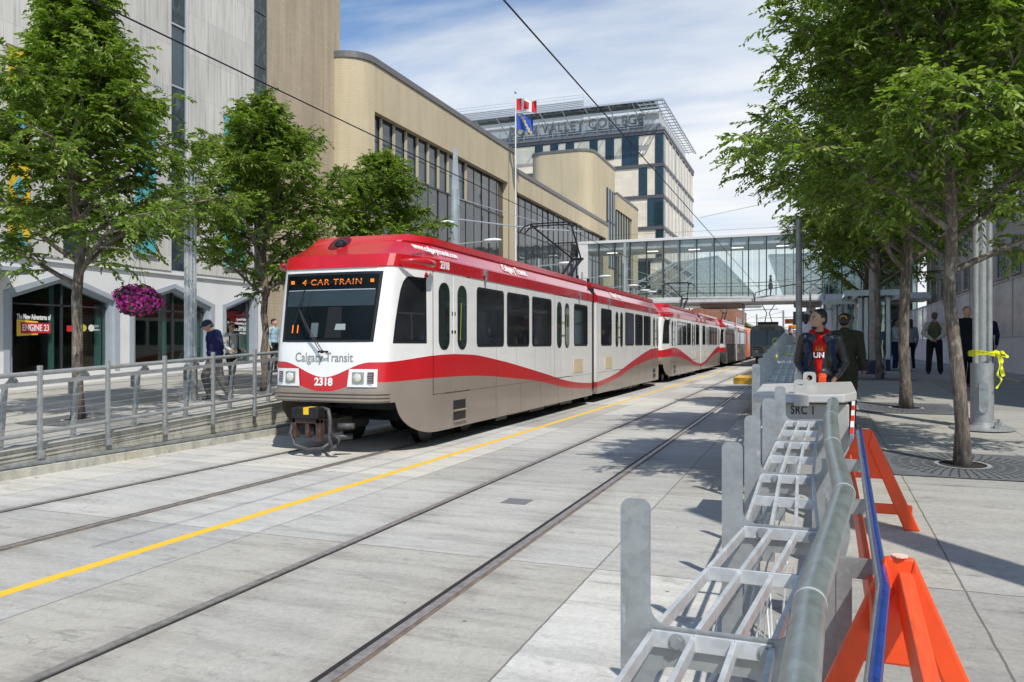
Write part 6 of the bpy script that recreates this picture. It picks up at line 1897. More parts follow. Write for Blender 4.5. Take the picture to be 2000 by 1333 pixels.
def seat_run(label, sts, loc, near=True, ground=None):
    """sts: list of (xl, xr, y, seat z, top z, tube xyz)"""
    t = thing('seat_railing', label, 'railing', loc, 'galvanised seat railings')
    for i, (xl, xr, y, zs, zt, tb, zg) in enumerate(sts):
        g = plate(MB(), xl, xr, y, zs, zt, zg)
        p = g.build('bracket', M['galv'], t)
        if near:
            for (bx, sgn) in ((xl + .17, -1), (xr - .11, -1)):
                g = MB(); g.tube([(bx, y - .035, zs - .035), (bx, y + .03, zs - .035)], .019, 6); g.tube([(bx, y - .026, zs - .035), (bx, y - .022, zs - .035)], .026, 12); g.build('bolt', M['galv'], p)
    for i, (s0, s1) in enumerate(zip(sts, sts[1:])):
        (xl0, xr0, y0, z0, t0, tb0, g0), (xl1, xr1, y1, z1, t1, tb1, g1) = s0, s1
        g = MB(); ya, yb = y0 + .02, y1 - .02; h = .042; za, zb = z0 - .035, z1 - .035
        def pt(u, f, dz=0): return (xl0 * (1 - f) + xl1 * f + .095 + u * ((xr0 - xl0 - .19) * (1 - f) + (xr1 - xl1 - .19) * f), ya + (yb - ya) * f, za * (1 - f) + zb * f + dz)
        for u in (0, .36, .70, 1.0):
            g.bar(pt(u, 0), pt(u, .5), .016 if near else .02, h); g.bar(pt(u, .5), pt(u, 1), .016 if near else .02, h)
        for f in (0.0, .5, 1.0):
            for ua, ub in ((0, .36), (.36, .70), (.70, 1.0)): g.bar(pt(ua, f, .003), pt(ub, f, .003), .010, h + .008)
        if not near:
            for f in (.17, .33, .67, .83): g.bar(pt(0, f), pt(1, f), .016, .02)
        g.build('seat_grid', M['galv_lt'], t, bevel=.002 if near else 0)
    pts = [s[5] for s in sts]
    for i, (a, b2) in enumerate(zip(pts, pts[1:])):
        a_, b_ = Vector(a), Vector(b2)
        g = MB(); g.tube([a_, b_], .044, 24); g.ell(b_, (.0438, .0438, .0438), 20, 12); g.build('handrail', M['galv_tube'], t, auto=45)
        g = MB(); d = (b_ - a_).normalized(); g.tube([b_ - d * .010, b_ + d * .002], .0452, 24); g.build('weld_collar', M['galv_lt'], t, auto=45)
    for (fu, dz) in ((.10, -.30), (.10, -.52), (.22, -.42), (.5, -.5)):
        g = MB()
        for s0, s1 in zip(sts, sts[1:]):
            x0 = s0[0] + fu * (s0[1] - s0[0]); x1 = s1[0] + fu * (s1[1] - s1[0])
            g.tube([(x0, s0[2] - .04, s0[3] + dz), (x1, s1[2] + .04, s1[3] + dz)], .0055, 6)
            g.ell((x0, s0[2] - .03, s0[3] + dz), (.012, .02, .012), 8, 5)
        g.build('cable', M['galv_lt'], t)
    return t
PZ = [1.28, 2.35, 3.42, 4.48, 5.55, 6.61]
PLX = [None, 1213, 1410, 1454, 1489, 1513]
SZ = [.95, .995, 1.05, 1.10, 1.15, 1.19]; TZ = [1.33, 1.366, 1.40, 1.418, 1.44, 1.47]
TP = [None, (1582, 1137), (1645, 949), (1624, 862), (1622, 812), (1626, 783)]
sts = []
for i in range(6):
    z = PZ[i]
    if i == 0:
        xl, yy = -.615, .95; xr = -.05; tb = (-.055, .97, 1.06)
    else:
        xl, yy = at(PLX[i], z); tbx, tby = at(TP[i][0], z); tb = (tbx, yy, hz(TP[i][1], z)); xr = tbx - .005
    sts.append((xl, xr, yy, SZ[i], TZ[i], tb, 0.0))
seat_run('nearest grey seat railing, bent outwards, running up to the grey cabinet', sts, (-.3, 3, 0))
# loose wiring under the nearest seats
g = MB(); rg = random.Random(11)
for k in range(9):
    x0, y0 = rg.uniform(-.35, -.02), rg.uniform(1.8, 5.2)
    p = [(x0, y0, .02)]
    for j in range(7): p.append((p[-1][0] + rg.uniform(-.10, .10), p[-1][1] + rg.uniform(-.05, .16), max(.015, rg.uniform(.02, .55) if j % 2 else .1)))
    g.tube(p, .0055, 5)
tag(g.build('loose_wire', M['galv_lt']), 'tangle of loose pale wires on the concrete under the nearest grey seats', 'wire', kind='stuff')
g = MB()
for k in range(120):
    x, y = rg.gauss(-.25, .12), rg.gauss(3.6, 1.0); s = rg.uniform(.006, .02)
    if y < 1.2: continue
    g.box(x, x + s, y, y + s * 1.3, -.002, .003 + s * .4)
tag(g.build('debris', plain('gravel_brown', (.16, .12, .09), .9, 0, .4, 30)), 'scattered grit and gravel under the nearest grey seats', 'grit', kind='stuff')
sts = []
z = 8.9; i = 0
while i < 20:
    x_, yy = at(1474 if i == 0 else VPX - .61 * FPX / (CY * z), z)
    xl = -.61; r = rampR(yy)
    tb = (-.12, yy, r + 1.02)
    sts.append((xl, -.13, yy, r + .86, r + 1.16, tb, r - .4 if r > .42 else 0)); z += 1.065; i += 1
seat_run('further grey seat railing climbing the ramp beyond the cabinet towards the oncoming tram', sts, (-.4, 10, .4), near=False)
g = MB(); p6 = sts[2]
tpx = thing('caution_tape', 'scraps of yellow tape caught on the further grey seats', 'tape', (-.4, sts[6][2], sts[6][3]))
g = MB()
ribbon([(-.55, sts[6][2] + .1, sts[6][3] + .02), (-.4, sts[6][2] + .2, sts[6][3] + .02), (-.2, sts[6][2] + .1, sts[6][3] + .01)], .03, g)
g.ell((-.56, sts[5][2], sts[5][3] + .03), (.03, .03, .05), 7, 5)
ribbon([(-.62, sts[9][2], sts[9][3] + .2), (-.8, sts[9][2], sts[9][3] + .17), (-.78, sts[9][2], sts[9][3] - .1)], .025, g)
g.build('ribbon', M['tape'], tpx)

# blue handrail on its brackets
bp = [at(1702, 1.6) + (.90,)]
for px, z, Z in ((1702, 2.13, .90), (1723, 2.79, .95), (1707, 3.44, .965), (1690, 4.7, 1.015), (1677, 6.3, 1.12)):
    x, y = at(px, z); bp.append((x, y, Z))
bp[0] = (bp[1][0] - .05, bp[1][1] - .75, .87)
br_ = thing('handrail', 'blue painted kinked handrail beside the nearest grey seats', 'handrail', (bp[2][0], bp[2][1], .1))
g = MB()
for a, b2 in zip(bp, bp[1:]): g.tube([a, b2], .021, 12); g.ell(b2, (.021, .021, .021), 10, 6)
g.build('tube', M['galv'], br_, auto=40)
g = MB()
for a, b2 in zip(bp, bp[1:]):
    o = Vector((.007, 0, .006)); g.tube([Vector(a) + o, Vector(b2) + o], .0205, 12); g.ell(Vector(b2) + o, (.0205, .0205, .0205), 10, 6)
g.build('blue_sleeve', M['bluepaint'], br_, auto=40)
def onblue(y):
    for a, b2 in zip(bp, bp[1:]):
        if a[1] <= y <= b2[1]:
            f = (y - a[1]) / (b2[1] - a[1]); return tuple(a[i] + (b2[i] - a[i]) * f for i in range(3))
    return bp[-1]
seat0 = [s for s in bpy.data.objects if s.name == 'seat_railing'][0]
allst = []
for i in (1, 2, 3, 4):
    z = PZ[i]; tbx, tby = at(TP[i][0], z); _, yy = at(PLX[i], z)
    q = onblue(yy)
    g = MB(); g.bar((tbx - .02, yy, q[2] - .06), (q[0] + .005, yy, q[2] - .06), .012, .085)
    g.box(tbx - .03, tbx + .03, yy - .012, yy + .012, 0.0, q[2] - .02)
    g.build('bracket_arm', M['galv'], br_)

# cabinet SRC 1
zc_ = 7.45; cx, cy = at(1572, zc_)
cab = thing('cabinet', 'light grey cabinet lettered SRC 1 with two lifting lugs, standing behind the nearest seats', 'cabinet', (cx, cy, 0))
hw_, dp = .39, .55
g = MB(); g.box(cx - hw_, cx + hw_, cy, cy + dp, 0, 1.26); g.box(cx - hw_ - .03, cx + hw_ + .02, cy - .03, cy + dp + .03, 0, .07)
g.build('body', M['cabinet'], cab, bevel=.012)
g = MB(); lz = 1.26
a0, a1, b0, b1 = cx - hw_ - .09, cx + hw_ + .07, cy - .10, cy + dp + .08
g.add([(a0 + .10, b0, lz), (a1 - .12, b0, lz + .02), (a1, b0 + .22, lz + .03), (a1, b1, lz + .05), (a0, b1, lz + .03), (a0, b0 + .1, lz),
       (a0 + .08, b0 + .01, lz + .07), (a1 - .12, b0 + .01, lz + .10), (a1, b0 + .22, lz + .12), (a1 - .02, b1, lz + .19), (a0 + .06, b1, lz + .15), (a0 + .0, b0 + .1, lz + .07)],
      [(5, 4, 3, 2, 1, 0), (6, 7, 8, 11), (11, 8, 9, 10)] + [(i, (i + 1) % 6, (i + 1) % 6 + 6, i + 6) for i in range(6)])
g.build('lid', M['cabinet_lid'], cab, bevel=.012)
for px, py, dd in ((1563, 752, .06), (1581, 740, .42)):
    lx, ly_ = at(px, zc_ + dd)
    g = MB(); r = .058; zl = lz + .08 + dd * .17
    outer = [(lx - .062, zl), (lx - .062, zl + .10), (lx - .035, zl + .135), (lx + .035, zl + .135), (lx + .062, zl + .10), (lx + .062, zl)]
    # plate with an eye: ring of quads between the outline and the hole
    hole = [(lx + .028 * math.cos(t * PI / 8), zl + .075 + .028 * math.sin(t * PI / 8)) for t in range(16)]
    def oc_(t):
        c_, s_ = math.cos(t), math.sin(t); k_ = min(.062 / max(abs(c_), 1e-6), (.06 if s_ > 0 else .075) / max(abs(s_), 1e-6)); k_ = min(k_, .075) if s_ > 0 else k_
        return (lx + c_ * k_, zl + .075 + s_ * k_)
    outl = [oc_(t * PI / 8) for t in range(16)]
    yy0, yy1 = ly_ - .008, ly_ + .008
    vs = [(x, yy0, z) for x, z in hole] + [(x, yy0, z) for x, z in outl] + [(x, yy1, z) for x, z in hole] + [(x, yy1, z) for x, z in outl]
    fs = []
    for i in range(16):
        j = (i + 1) % 16
        fs += [(i, 16 + i, 16 + j, j), (32 + i, 32 + j, 48 + j, 48 + i), (16 + i, 48 + i, 48 + j, 16 + j), (i, j, 32 + j, 32 + i)]
    g.add(vs, fs); g.box(lx - .068, lx + .068, ly_ - .03, ly_ + .03, zl - .05, zl + .004)
    g.build('lifting_lug', M['cabinet_lid'], cab)
hx0, hx1 = at(1551, zc_)[0], at(1580, zc_)[0]
g = MB(); g.box(hx0, hx1, cy - .125, cy - .095, lz - .02, lz + .085); g.build('hasp', M['cabinet'], cab, bevel=.006)
text('lettering', 'SRC 1', .115, M['text_black'], cab, (at(1568, zc_)[0], cy - .003, hz(803, zc_ - .05)), ROT_FRONT, 'CENTER', .002, .82, .002, space=1.1, fit=.205)

# ================================================================== BARRICADES
def aframe(cx, cy, z0, H, hw, lab, grp='orange barricade legs'):
    t = thing('barricade', lab, 'barricade', (cx, cy, z0), grp)
    w = .105; tp = .05
    g = MB(); th = .055
    def leg(s):
        return [(cx + s * hw, z0), (cx + s * (hw - w * 1.1), z0), (cx + s * (tp * .35), z0 + H - .13), (cx + s * tp, z0 + H)]
    for s in (-1, 1):
        p = leg(s)
        if s < 0: p = p[::-1]
        g.prism(p, 'y', cy - th / 2, cy + th / 2)
    g.prism([(cx - tp, z0 + H), (cx + tp, z0 + H), (cx + tp + .165 * hw / .39, z0 + H * .50), (cx - tp - .165 * hw / .39, z0 + H * .50)], 'y', cy - th / 2 + .012, cy + th / 2 - .012)
    g.build('frame', M['orange'], t, bevel=.012)
    g = MB(); g.box(cx - hw * .86, cx + hw * .86, cy - .02, cy + .02, z0 + .12, z0 + .20); g.build('crossbar', M['orange'], t, bevel=.008)
    g = MB(); g.lathe([(.03, 0), (.03, .006), (.0, .006)], (cx, cy, z0 + H), 12); g.build('top_mark', plain('pale_scuff', (.8, .55, .45), .6), t)
    return t
A1 = at(1757, 3.0); z1 = rampR(A1[1])
aframe(A1[0], A1[1], z1 + .0, .84, .40, 'nearest orange plastic A-shaped barricade leg, cut by the bottom of the picture')
A2 = at(1690, 6.36); z2 = rampR(A2[1])
aframe(A2[0], A2[1], z2, .80, .40, 'second orange A-shaped barricade leg, standing right of the cabinet')
def plank(lab, a, b2, w, h, m=None):
    g = MB(); g.bar(a, b2, w, h); o = g.build('board', m or M['orange2'], bevel=.006); return tag(o, lab, 'board', 'barricade boards')
e = at(1890, 1.75)
plank('orange board running from the slot of the nearest barricade leg towards the camera', (A1[0] + .02, A1[1] + .05, z1 + .72), (e[0], e[1], .66), .05, .15)
plank('orange board between the two barricade legs, left of the blue handrail', (A1[0] - .10, A1[1] - .3, z1 + .62), (A2[0] - .12, A2[1], z2 + .52), .03, .16)
g = MB()
x0, y0 = A2[0] - .10, A2[1] + .1; x1, y1 = at(1668, 9.6)
wb_ = []
t = thing('striped_board', 'red and white striped barricade board behind the second orange leg', 'plank', (x0, y0, z2 + .5))
for k in range(10):
    f0, f1 = k / 10, (k + 1) / 10
    g = MB(); g.bar((x0 + (x1 - x0) * f0, y0 + (y1 - y0) * f0, z2 + .62 + .25 * f0), (x0 + (x1 - x0) * f1, y0 + (y1 - y0) * f1, z2 + .62 + .25 * f1), .03, .13)
    g.build('stripe', plain('board_red', (.6, .03, .02), .5) if k % 2 else M['white_paint'], t)
X3 = at(1606, 8.6)
g = MB(); g.box(X3[0] - .04, X3[0] + .04, X3[1], X3[1] + .1, rampR(X3[1]), hz(735, 8.6)); g.ell((X3[0], X3[1] + .05, hz(735, 8.6)), (.05, .05, .03), 10, 6)
tag(g.build('barricade_post', M['orange'], bevel=.01), 'orange post top peeping over the cabinet lid in front of the man', 'barricade')

# leaf scrap on the pavement
lx, ly_ = at(1608, (CAMZ - .02) * FPX / (1318 - HOR))
g = MB(); g.add([(lx - .03, ly_, .1), (lx - .01, ly_ + .018, .108), (lx + .03, ly_ + .004, .102), (lx, ly_ - .018, .104)], [(0, 1, 2, 3)]); g.v = [(x, y, z - .09) for x, y, z in g.v]
g.add([(x, y, z - .002) for x, y, z in g.v[:4]], [(3, 2, 1, 0)])
tag(g.build('leaf', plain('fallen_leaf', (.42, .45, .14), .6)), 'small yellow green leaf on the ground between grey tube and blue rail', 'leaf')
# litter by the far curb
g = MB()
for k in range(60):
    y = rg.choice((6.9, 7.2, 9.6, 12)) + rg.gauss(0, .5); x = -9.95 + abs(rg.gauss(0, .08)); s = rg.uniform(.01, .03)
    g.box(x, x + s, y, y + s * 1.6, -.001, .006)
tag(g.build('litter', plain('litter_pale', (.5, .42, .36), .8, 0, .4, 20)), 'bits of litter and petals along the foot of the far curb', 'litter', kind='stuff')

# ================================================================== TREES
leafm, nt, b = newmat('elm_leaf')
at_ = nt.nodes.new('ShaderNodeAttribute'); at_.attribute_name = 'tint'
c = ramp(nt, at_.outputs['Fac'], [(0.0, (0.070, 0.125, 0.016)), (0.45, (0.150, 0.235, 0.028)), (0.8, (0.23, 0.32, 0.050)), (1.0, (0.36, 0.41, 0.16))])
nt.links.new(c, b.inputs['Base Color']); b.inputs['Roughness'].default_value = .42; b.inputs['Specular IOR Level'].default_value = .45
tr = nt.nodes.new('ShaderNodeBsdfTranslucent'); mxs = nt.nodes.new('ShaderNodeMixShader'); mxs.inputs[0].default_value = .38
tcl = mixc(nt, 1.0, c, (1.6, 1.75, .7), 'MULTIPLY'); nt.links.new(tcl, tr.inputs[0])
nt.links.new(b.outputs[0], mxs.inputs[1]); nt.links.new(tr.outputs[0], mxs.inputs[2]); nt.links.new(mxs.outputs[0], nt.nodes['Material Output'].inputs[0])
barkm, nt, b = newmat('elm_bark')
v = coords(nt, (10, 10, 1.6)); n = noise(nt, v, 3.4, 10, .75, .35)
n2_ = noise(nt, coords(nt), 2.2, 3)
c = ramp(nt, n, [(.32, (.045, .035, .028)), (.5, (.17, .135, .105)), (.68, (.36, .30, .24))])
c = mixc(nt, 1.0, c, ramp(nt, n2_, [(.3, .7), (.7, 1.15)]), 'MULTIPLY')
c = mixc(nt, ramp(nt, noise(nt, coords(nt, (1, 1, .5)), 5.5, 6, .7), [(.54, 0), (.60, .6)]), c, (.40, .36, .30))
nt.links.new(c, b.inputs['Base Color']); b.inputs['Roughness'].default_value = .9; bump(nt, b, n, .9, .03)

def tree_mesh(seed, clear_, top, rad, trunk_r, nl, ns, nt_, leafL, shape, lpt=13, wind=(0, 0), lean=(0, 0)):
    """clear_: height of the first limb; top: total height; rad: crown radius; shape(t): relative crown radius at relative height t"""
    rn = np.random.RandomState(seed); rd = random.Random(seed)
    tr_ = MB()
    # trunk and leader
    path = []; rads = []
    wob = [rd.uniform(-.05, .05) for _ in range(40)]
    H = top * .93
    nseg = 14
    for i in range(nseg + 1):
        t = i / nseg; z = -.05 + (H + .05) * t
        path.append(Vector((wob[i] * (.6 + t) + lean[0] * min(z, 2.6), wob[i + 15] * (.6 + t) + lean[1] * min(z, 2.6), z)))
        flare = .45 * math.exp(-max(z, 0) / .12)
        rads.append(trunk_r * (1 + flare) * (1 - .25 * t) if z < clear_ else trunk_r * (1.0 - .2 * clear_ / H) * max(.06, 1 - (z - clear_) / (H - clear_)) ** .8)
    path[0] = Vector((0, 0, -.05)); path[1] = path[1] * .5 + Vector((0, 0, path[1].z * .5))
    tr_.tube(path, rads, 12)
    def onpath(z):
        f = max(0, min(nseg - 1e-3, (z + .05) / (H + .05) * nseg)); i = int(f); return path[i].lerp(path[i + 1], f - i)
    tips = []      # twig starts: (pos, dir, len)
    for i in range(nl):
        t = (i + .5) / nl
        z = clear_ + (H - clear_) * (t ** .9) * .97
        rel = (z - clear_) / (top - clear_)
        az = i * 2.399963 + rd.uniform(-.4, .4)
        up = .50 + .6 * rel + rd.uniform(-.15, .25)
        p0 = onpath(z)
        # where the limb should end on the envelope
        relend = min(1, rel + .16 + .12 * rd.random())
        L = rad * shape(relend) * rd.uniform(.78, 1.12)
        L = max(.35, L)
        d = Vector((math.cos(az), math.sin(az), up)).normalized()
        pts = [p0.copy()]; p = p0.copy(); n_ = 6
        for k in range(n_):
            d = (d + Vector((rd.uniform(-.16, .16), rd.uniform(-.16, .16), rd.uniform(-.12, .10) + (.04 if k < 3 else -.06)))).normalized()
            p = p + d * (L * 1.12 / n_); pts.append(p.copy())
        r0 = trunk_r * (.42 * (1 - rel) + .12)
        tr_.tube(pts, [r0 * (1 - .85 * k / n_) for k in range(n_ + 1)], 6, False)
        for s in range(ns):
            f = .18 + .82 * (s + rd.random() * .8) / ns; q = f * n_; k = min(n_ - 1, int(q)); base = pts[k].lerp(pts[k + 1], q - k)
            dd = (pts[k + 1] - pts[k]).normalized(); side = dd.cross(Vector((0, 0, 1)))
            if side.length < .1: side = Vector((1, 0, 0))
            side.normalize()
            sd_ = (dd * .75 + side * (1 if s % 2 else -1) * rd.uniform(.4, 1.0) + Vector((0, 0, rd.uniform(-.45, .5)))).normalized()
            SL = (.30 + .34 * L * (1 - f * .55)) * rd.uniform(.7, 1.15)
            sp_ = [base]; pp = base.copy(); m_ = 4
            for kk in range(m_):
                sd_ = (sd_ + Vector((rd.uniform(-.2, .2), rd.uniform(-.2, .2), rd.uniform(-.2, .14)))).normalized(); pp = pp + sd_ * SL / m_; sp_.append(pp.copy())
            tr_.tube(sp_, [r0 * .30 + .003, r0 * .2 + .003, r0 * .14 + .002, .004, .002], 4, False)
            for w in range(nt_):
                g_ = .15 + .85 * (w + .5) / nt_; q2 = g_ * m_; k2 = min(m_ - 1, int(q2)); b0 = sp_[k2].lerp(sp_[k2 + 1], q2 - k2)
                td = (sd_ * .6 + Vector((rd.gauss(0, .6), rd.gauss(0, .6), rd.gauss(-.05, .4)))).normalized()
                tips.append((b0, td, rd.uniform(.24, .46)))
    T = len(tips); P = np.array([t[0][:] for t in tips]); D = np.array([t[1][:] for t in tips]); Ln = np.array([t[2] for t in tips])
    # twigs as thin tubes (3 sided)
    for (b0, td, l) in tips[::2]:
        e1 = b0 + td * l * .6 + Vector((0, 0, -.02)); e2 = b0 + td * l + Vector((0, 0, -.09 * l / .4))
        tr_.tube([b0, e1, e2], [.0035, .0025, .001], 3, False)
    S = lpt; f = (np.arange(S) + .7) / S
    pos = P[:, None, :] + D[:, None, :] * (Ln[:, None, None] * f[None, :, None]); pos[:, :, 2] -= .22 * (f[None, :] ** 2) * Ln[:, None]
    side = np.cross(D, np.array([0, 0, 1.0])); side /= np.maximum(np.linalg.norm(side, axis=1, keepdims=True), 1e-3)
    alt = np.where(np.arange(S) % 2 == 0, 1.0, -1.0)
    ld = D[:, None, :] * .75 + side[:, None, :] * alt[None, :, None] * .85 + rn.normal(0, .22, (T, S, 3)); ld[:, :, 2] -= .30
    ld /= np.linalg.norm(ld, axis=2, keepdims=True)
    nr_ = np.array([0, 0, 1.0]) + rn.normal(0, .45, (T, S, 3)) + D[:, None, :] * -.1
    wv = np.cross(ld, nr_); wv /= np.maximum(np.linalg.norm(wv, axis=2, keepdims=True), 1e-3)
    nn = np.cross(wv, ld)
    sz = leafL * rn.uniform(.5, 1.25, (T, S)) * (1 - .25 * f[None, :])
    keep = rn.rand(T, S) < .93
    pos, ld, wv, nn, sz = pos[keep], ld[keep], wv[keep], nn[keep], sz[keep]
    tw = np.repeat(np.clip(rn.normal(.42, .20, T), 0, 1)[:, None], S, 1)[keep]; tint = np.clip(tw + rn.normal(0, .20, len(sz)), 0, 1)
    N = len(sz); s_ = sz[:, None]
    fold = .10
    v0 = pos; v1 = pos + ld * s_ * .35 + wv * s_ * .22 + nn * s_ * fold; v2 = pos + ld * s_ * .72 + wv * s_ * .16 + nn * s_ * fold * .6 - nn * s_ * .05
    v3 = pos + ld * s_ - nn * s_ * .14; v4 = pos + ld * s_ * .72 - wv * s_ * .16 + nn * s_ * fold * .6 - nn * s_ * .05; v5 = pos + ld * s_ * .35 - wv * s_ * .22 + nn * s_ * fold
    V = np.stack([v0, v1, v2, v3, v4, v5], 1).reshape(-1, 3)
    o = (np.arange(N) * 6)[:, None]
    F = np.concatenate([np.concatenate([o, o + 1, o + 2, o + 3], 1), np.concatenate([o, o + 3, o + 4, o + 5], 1)], 0).astype(np.int32)
    me = bpy.data.meshes.new('crown'); me.vertices.add(len(V)); me.vertices.foreach_set('co', V.astype(np.float32).ravel())
    me.loops.add(F.size); me.loops.foreach_set('vertex_index', F.ravel()); me.polygons.add(len(F)); me.polygons.foreach_set('loop_start', np.arange(0, F.size, 4, dtype=np.int32))
    me.polygons.foreach_set('loop_total', np.full(len(F), 4, np.int32)) if hasattr(me.polygons[0], 'loop_total') and False else None
    me.update(calc_edges=True)
    a = me.attributes.new('tint', 'FLOAT', 'POINT'); a.data.foreach_set('value', np.repeat(tint, 6).astype(np.float32))
    me.materials.append(leafm)
    tm = tr_.mesh('trunk', barkm, smooth=True)
    return tm, me, N
def egg(lo, pk, ex):
    def s(t):
        t = max(0, min(1, t))
        if t < pk: return lo + (1 - lo) * math.sin(t / pk * PI / 2)
        return max(.05, math.cos((t - pk) / (1 - pk) * PI / 2) ** ex)
    return s
TM = {}
TM['left'] = tree_mesh(3, 2.35, 8.4, 2.2, .095, 50, 10, 9, .13, egg(.74, .26, 1.05), 14)
TM['left2'] = tree_mesh(12, 2.1, 7.2, 2.1, .085, 42, 9, 9, .13, egg(.66, .36, .6), 14)
TM['right'] = tree_mesh(21, 2.1, 7.4, 1.95, .072, 50, 11, 9, .108, egg(.6, .42, .45), 14, lean=(-.055, 0))
TM['right2'] = tree_mesh(34, 2.2, 8.0, 2.45, .085, 48, 11, 9, .115, egg(.6, .42, .45), 14)
def place_tree(kind, x, y, z, rz, lab, sc=1.0, grp='street trees'):
    t = thing('elm_tree', lab, 'tree', (x, y, z), grp, rz)
    t.scale = (sc, sc, sc)
    for nme, me in (('trunk', TM[kind][0]), ('crown', TM[kind][1])):
        o = bpy.data.objects.new(nme, me); scene.collection.objects.link(o); o.parent = t
    return t
def grate(x, y, z, lab, s=.76):
    t = thing('tree_grate', lab, 'tree grate', (x, y, z), 'square iron tree grates')
    sl = .045 if 1 < y < PLAT - 1 else 0
    def P(px_, py_, dz): return (x + px_, y + py_, z + py_ * sl + dz)
    g = MB(); n = 32
    ring_ = [(.24 * math.cos(2 * PI * k / n), .24 * math.sin(2 * PI * k / n)) for k in range(n)]
    sq = [(px_ / max(abs(px_), abs(py_)) * s, py_ / max(abs(px_), abs(py_)) * s) for px_, py_ in ring_]
    vs = [P(a, b2, .010) for a, b2 in ring_] + [P(a, b2, .010) for a, b2 in sq]
    g.add(vs, [(k, k + n, (k + 1) % n + n, (k + 1) % n) for k in range(n)])
    for rr0, rr1, m_ in ((.30, .38, 36), (.41, .50, 40), (.53, .62, 44), (.65, .73, 48)):
        for k in range(m_):
            an = 2 * PI * (k + .5) / m_; c_, s_ = math.cos(an), math.sin(an); hw = .006
            g.add([P(c_ * rr0 - s_ * hw, s_ * rr0 + c_ * hw, .013), P(c_ * rr0 + s_ * hw, s_ * rr0 - c_ * hw, .013), P(c_ * rr1 + s_ * hw, s_ * rr1 - c_ * hw, .013), P(c_ * rr1 - s_ * hw, s_ * rr1 + c_ * hw, .013)], [(0, 1, 2, 3)], 1)
    g.build('plate', [plain('cast_iron_grate', (.17, .18, .19), .6, .3, .2, 5), M['black']], t)
    g = MB()
    for k in range(n):
        a, b2 = 2 * PI * k / n, 2 * PI * (k + 1) / n
        g.add([P(.24 * math.cos(a), .24 * math.sin(a), .016), P(.24 * math.cos(b2), .24 * math.sin(b2), .016), P(.28 * math.cos(b2), .28 * math.sin(b2), .016), P(.28 * math.cos(a), .28 * math.sin(a), .016)], [(0, 1, 2, 3)])
    g.build('rim', plain('worn_iron_rim', (.42, .43, .43), .5, .3), t)
    g = MB(); g.add([P(.24 * math.cos(2 * PI * k / n), .24 * math.sin(2 * PI * k / n), .006) for k in range(n)], [tuple(range(n))]); g.build('soil', plain('tree_pit_soil', (.025, .02, .016), .95, 0, .5, 30), t)
    return t
RT = [(at(1880, 8.71) + ('right', 0.0, 'street tree with the closest visible trunk on the right, rising from an iron grate', 1.0)),
      (at(1770, 13.6) + ('right2', 4.1, 'second visible tree on the right, left of the man in the green vest', 1.04)),
      (at(1718, 19.5) + ('right', 5.2, 'third visible tree on the right, in front of the glass shelter', 1.08)),
      (at(1692, 26.5) + ('right2', .6, 'farthest of the right hand trees, mostly hidden behind the others', 1.05))]
gl = ['iron grate with rays of slots round the closest visible trunk on the right', 'iron grate at the foot of the second visible tree on the right', 'half shaded iron grate at the foot of the third tree on the right', '']
for i, (x, y, k, rz, lab, sc) in enumerate(RT):
    place_tree(k, x, y, rampR(y), rz, lab, sc)
    if gl[i]: grate(x, y, rampR(y), gl[i])
LT = [(-12.35, 10.35, 'left', 3.3, 'largest tree on the left, its trunk in front of the ENGINE 23 window', 1.0),
      (-12.3, 15.45, 'left2', 2.2, 'middle tree on the left, its trunk beside the nose of the tram', 1.0),
      (-12.0, 20.2, 'left2', 4.4, 'smaller tree rising behind the tram roof in front of the brick hall', .95)]
gl = ['iron grate round the trunk of the largest tree on the left', 'iron grate round the middle left tree, close to the tram', '']
for i, (x, y, k, rz, lab, sc) in enumerate(LT):
    place_tree(k, x, y, rampL(y), rz, lab, sc)
    if gl[i]: grate(x, y, rampL(y), gl[i], .7)
x, y = at(1452, 170)
t = thing('elm_tree', 'distant green tree under the left end of the glass bridge', 'tree', (x, y, 0)); t.scale = (1.4, 1.4, .95)
for nme, me in (('trunk', TM['left2'][0]), ('crown', TM['left2'][1])):
    o = bpy.data.objects.new(nme, me); scene.collection.objects.link(o); o.parent = t

# broad mast standing on the pavement to the right of the picture
x, y = 3.25, 3.9
t = thing('catenary_mast', 'broad grey mast on the near pavement whose shadow crosses the slabs at the lower right', 'mast', (x, y, rampR(y)))
g = MB(); g.tube([(x, y, rampR(y)), (x, y, 8.6)], [.2, .19], 16); g.build('shaft', M['alu'], t, auto=40)
g = MB(); g.lathe([(.36, 0), (.36, .04), (.24, .05), (.22, .2)], (x, y, rampR(y)), 16); g.build('base_plate', M['galv'], t)

# ================================================================== PEOPLE
def remeshed(name, g, m, parent, vox=.014, smooth=3):
    """fuse overlapping shapes (local metres) into one continuous skin"""
    me = g.mesh(name + '_raw', m)
    o = bpy.data.objects.new(name + '_raw', me); scene.collection.objects.link(o)
    md = o.modifiers.new('r', 'REMESH'); md.mode = 'VOXEL'; md.voxel_size = vox; md.use_smooth_shade = True
    if smooth:
        ms = o.modifiers.new('s', 'SMOOTH'); ms.factor = .5; ms.iterations = smooth
    dg = bpy.context.evaluated_depsgraph_get()
    me2 = bpy.data.meshes.new_from_object(o.evaluated_get(dg))
    bpy.data.objects.remove(o); bpy.data.meshes.remove(me)
    me2.name = name
    me2.materials.clear(); me2.materials.append(m)
    me2.polygons.foreach_set('use_smooth', [True] * len(me2.polygons))
    o = bpy.data.objects.new(name, me2); scene.collection.objects.link(o); o.parent = parent
    return o
SK = {'tan': plain('skin_tan', (.42, .235, .15), .5, 0, .06), 'light': plain('skin_light', (.52, .30, .22), .5, 0, .06), 'brown': plain('skin_brown', (.26, .135, .085), .5, 0, .06)}
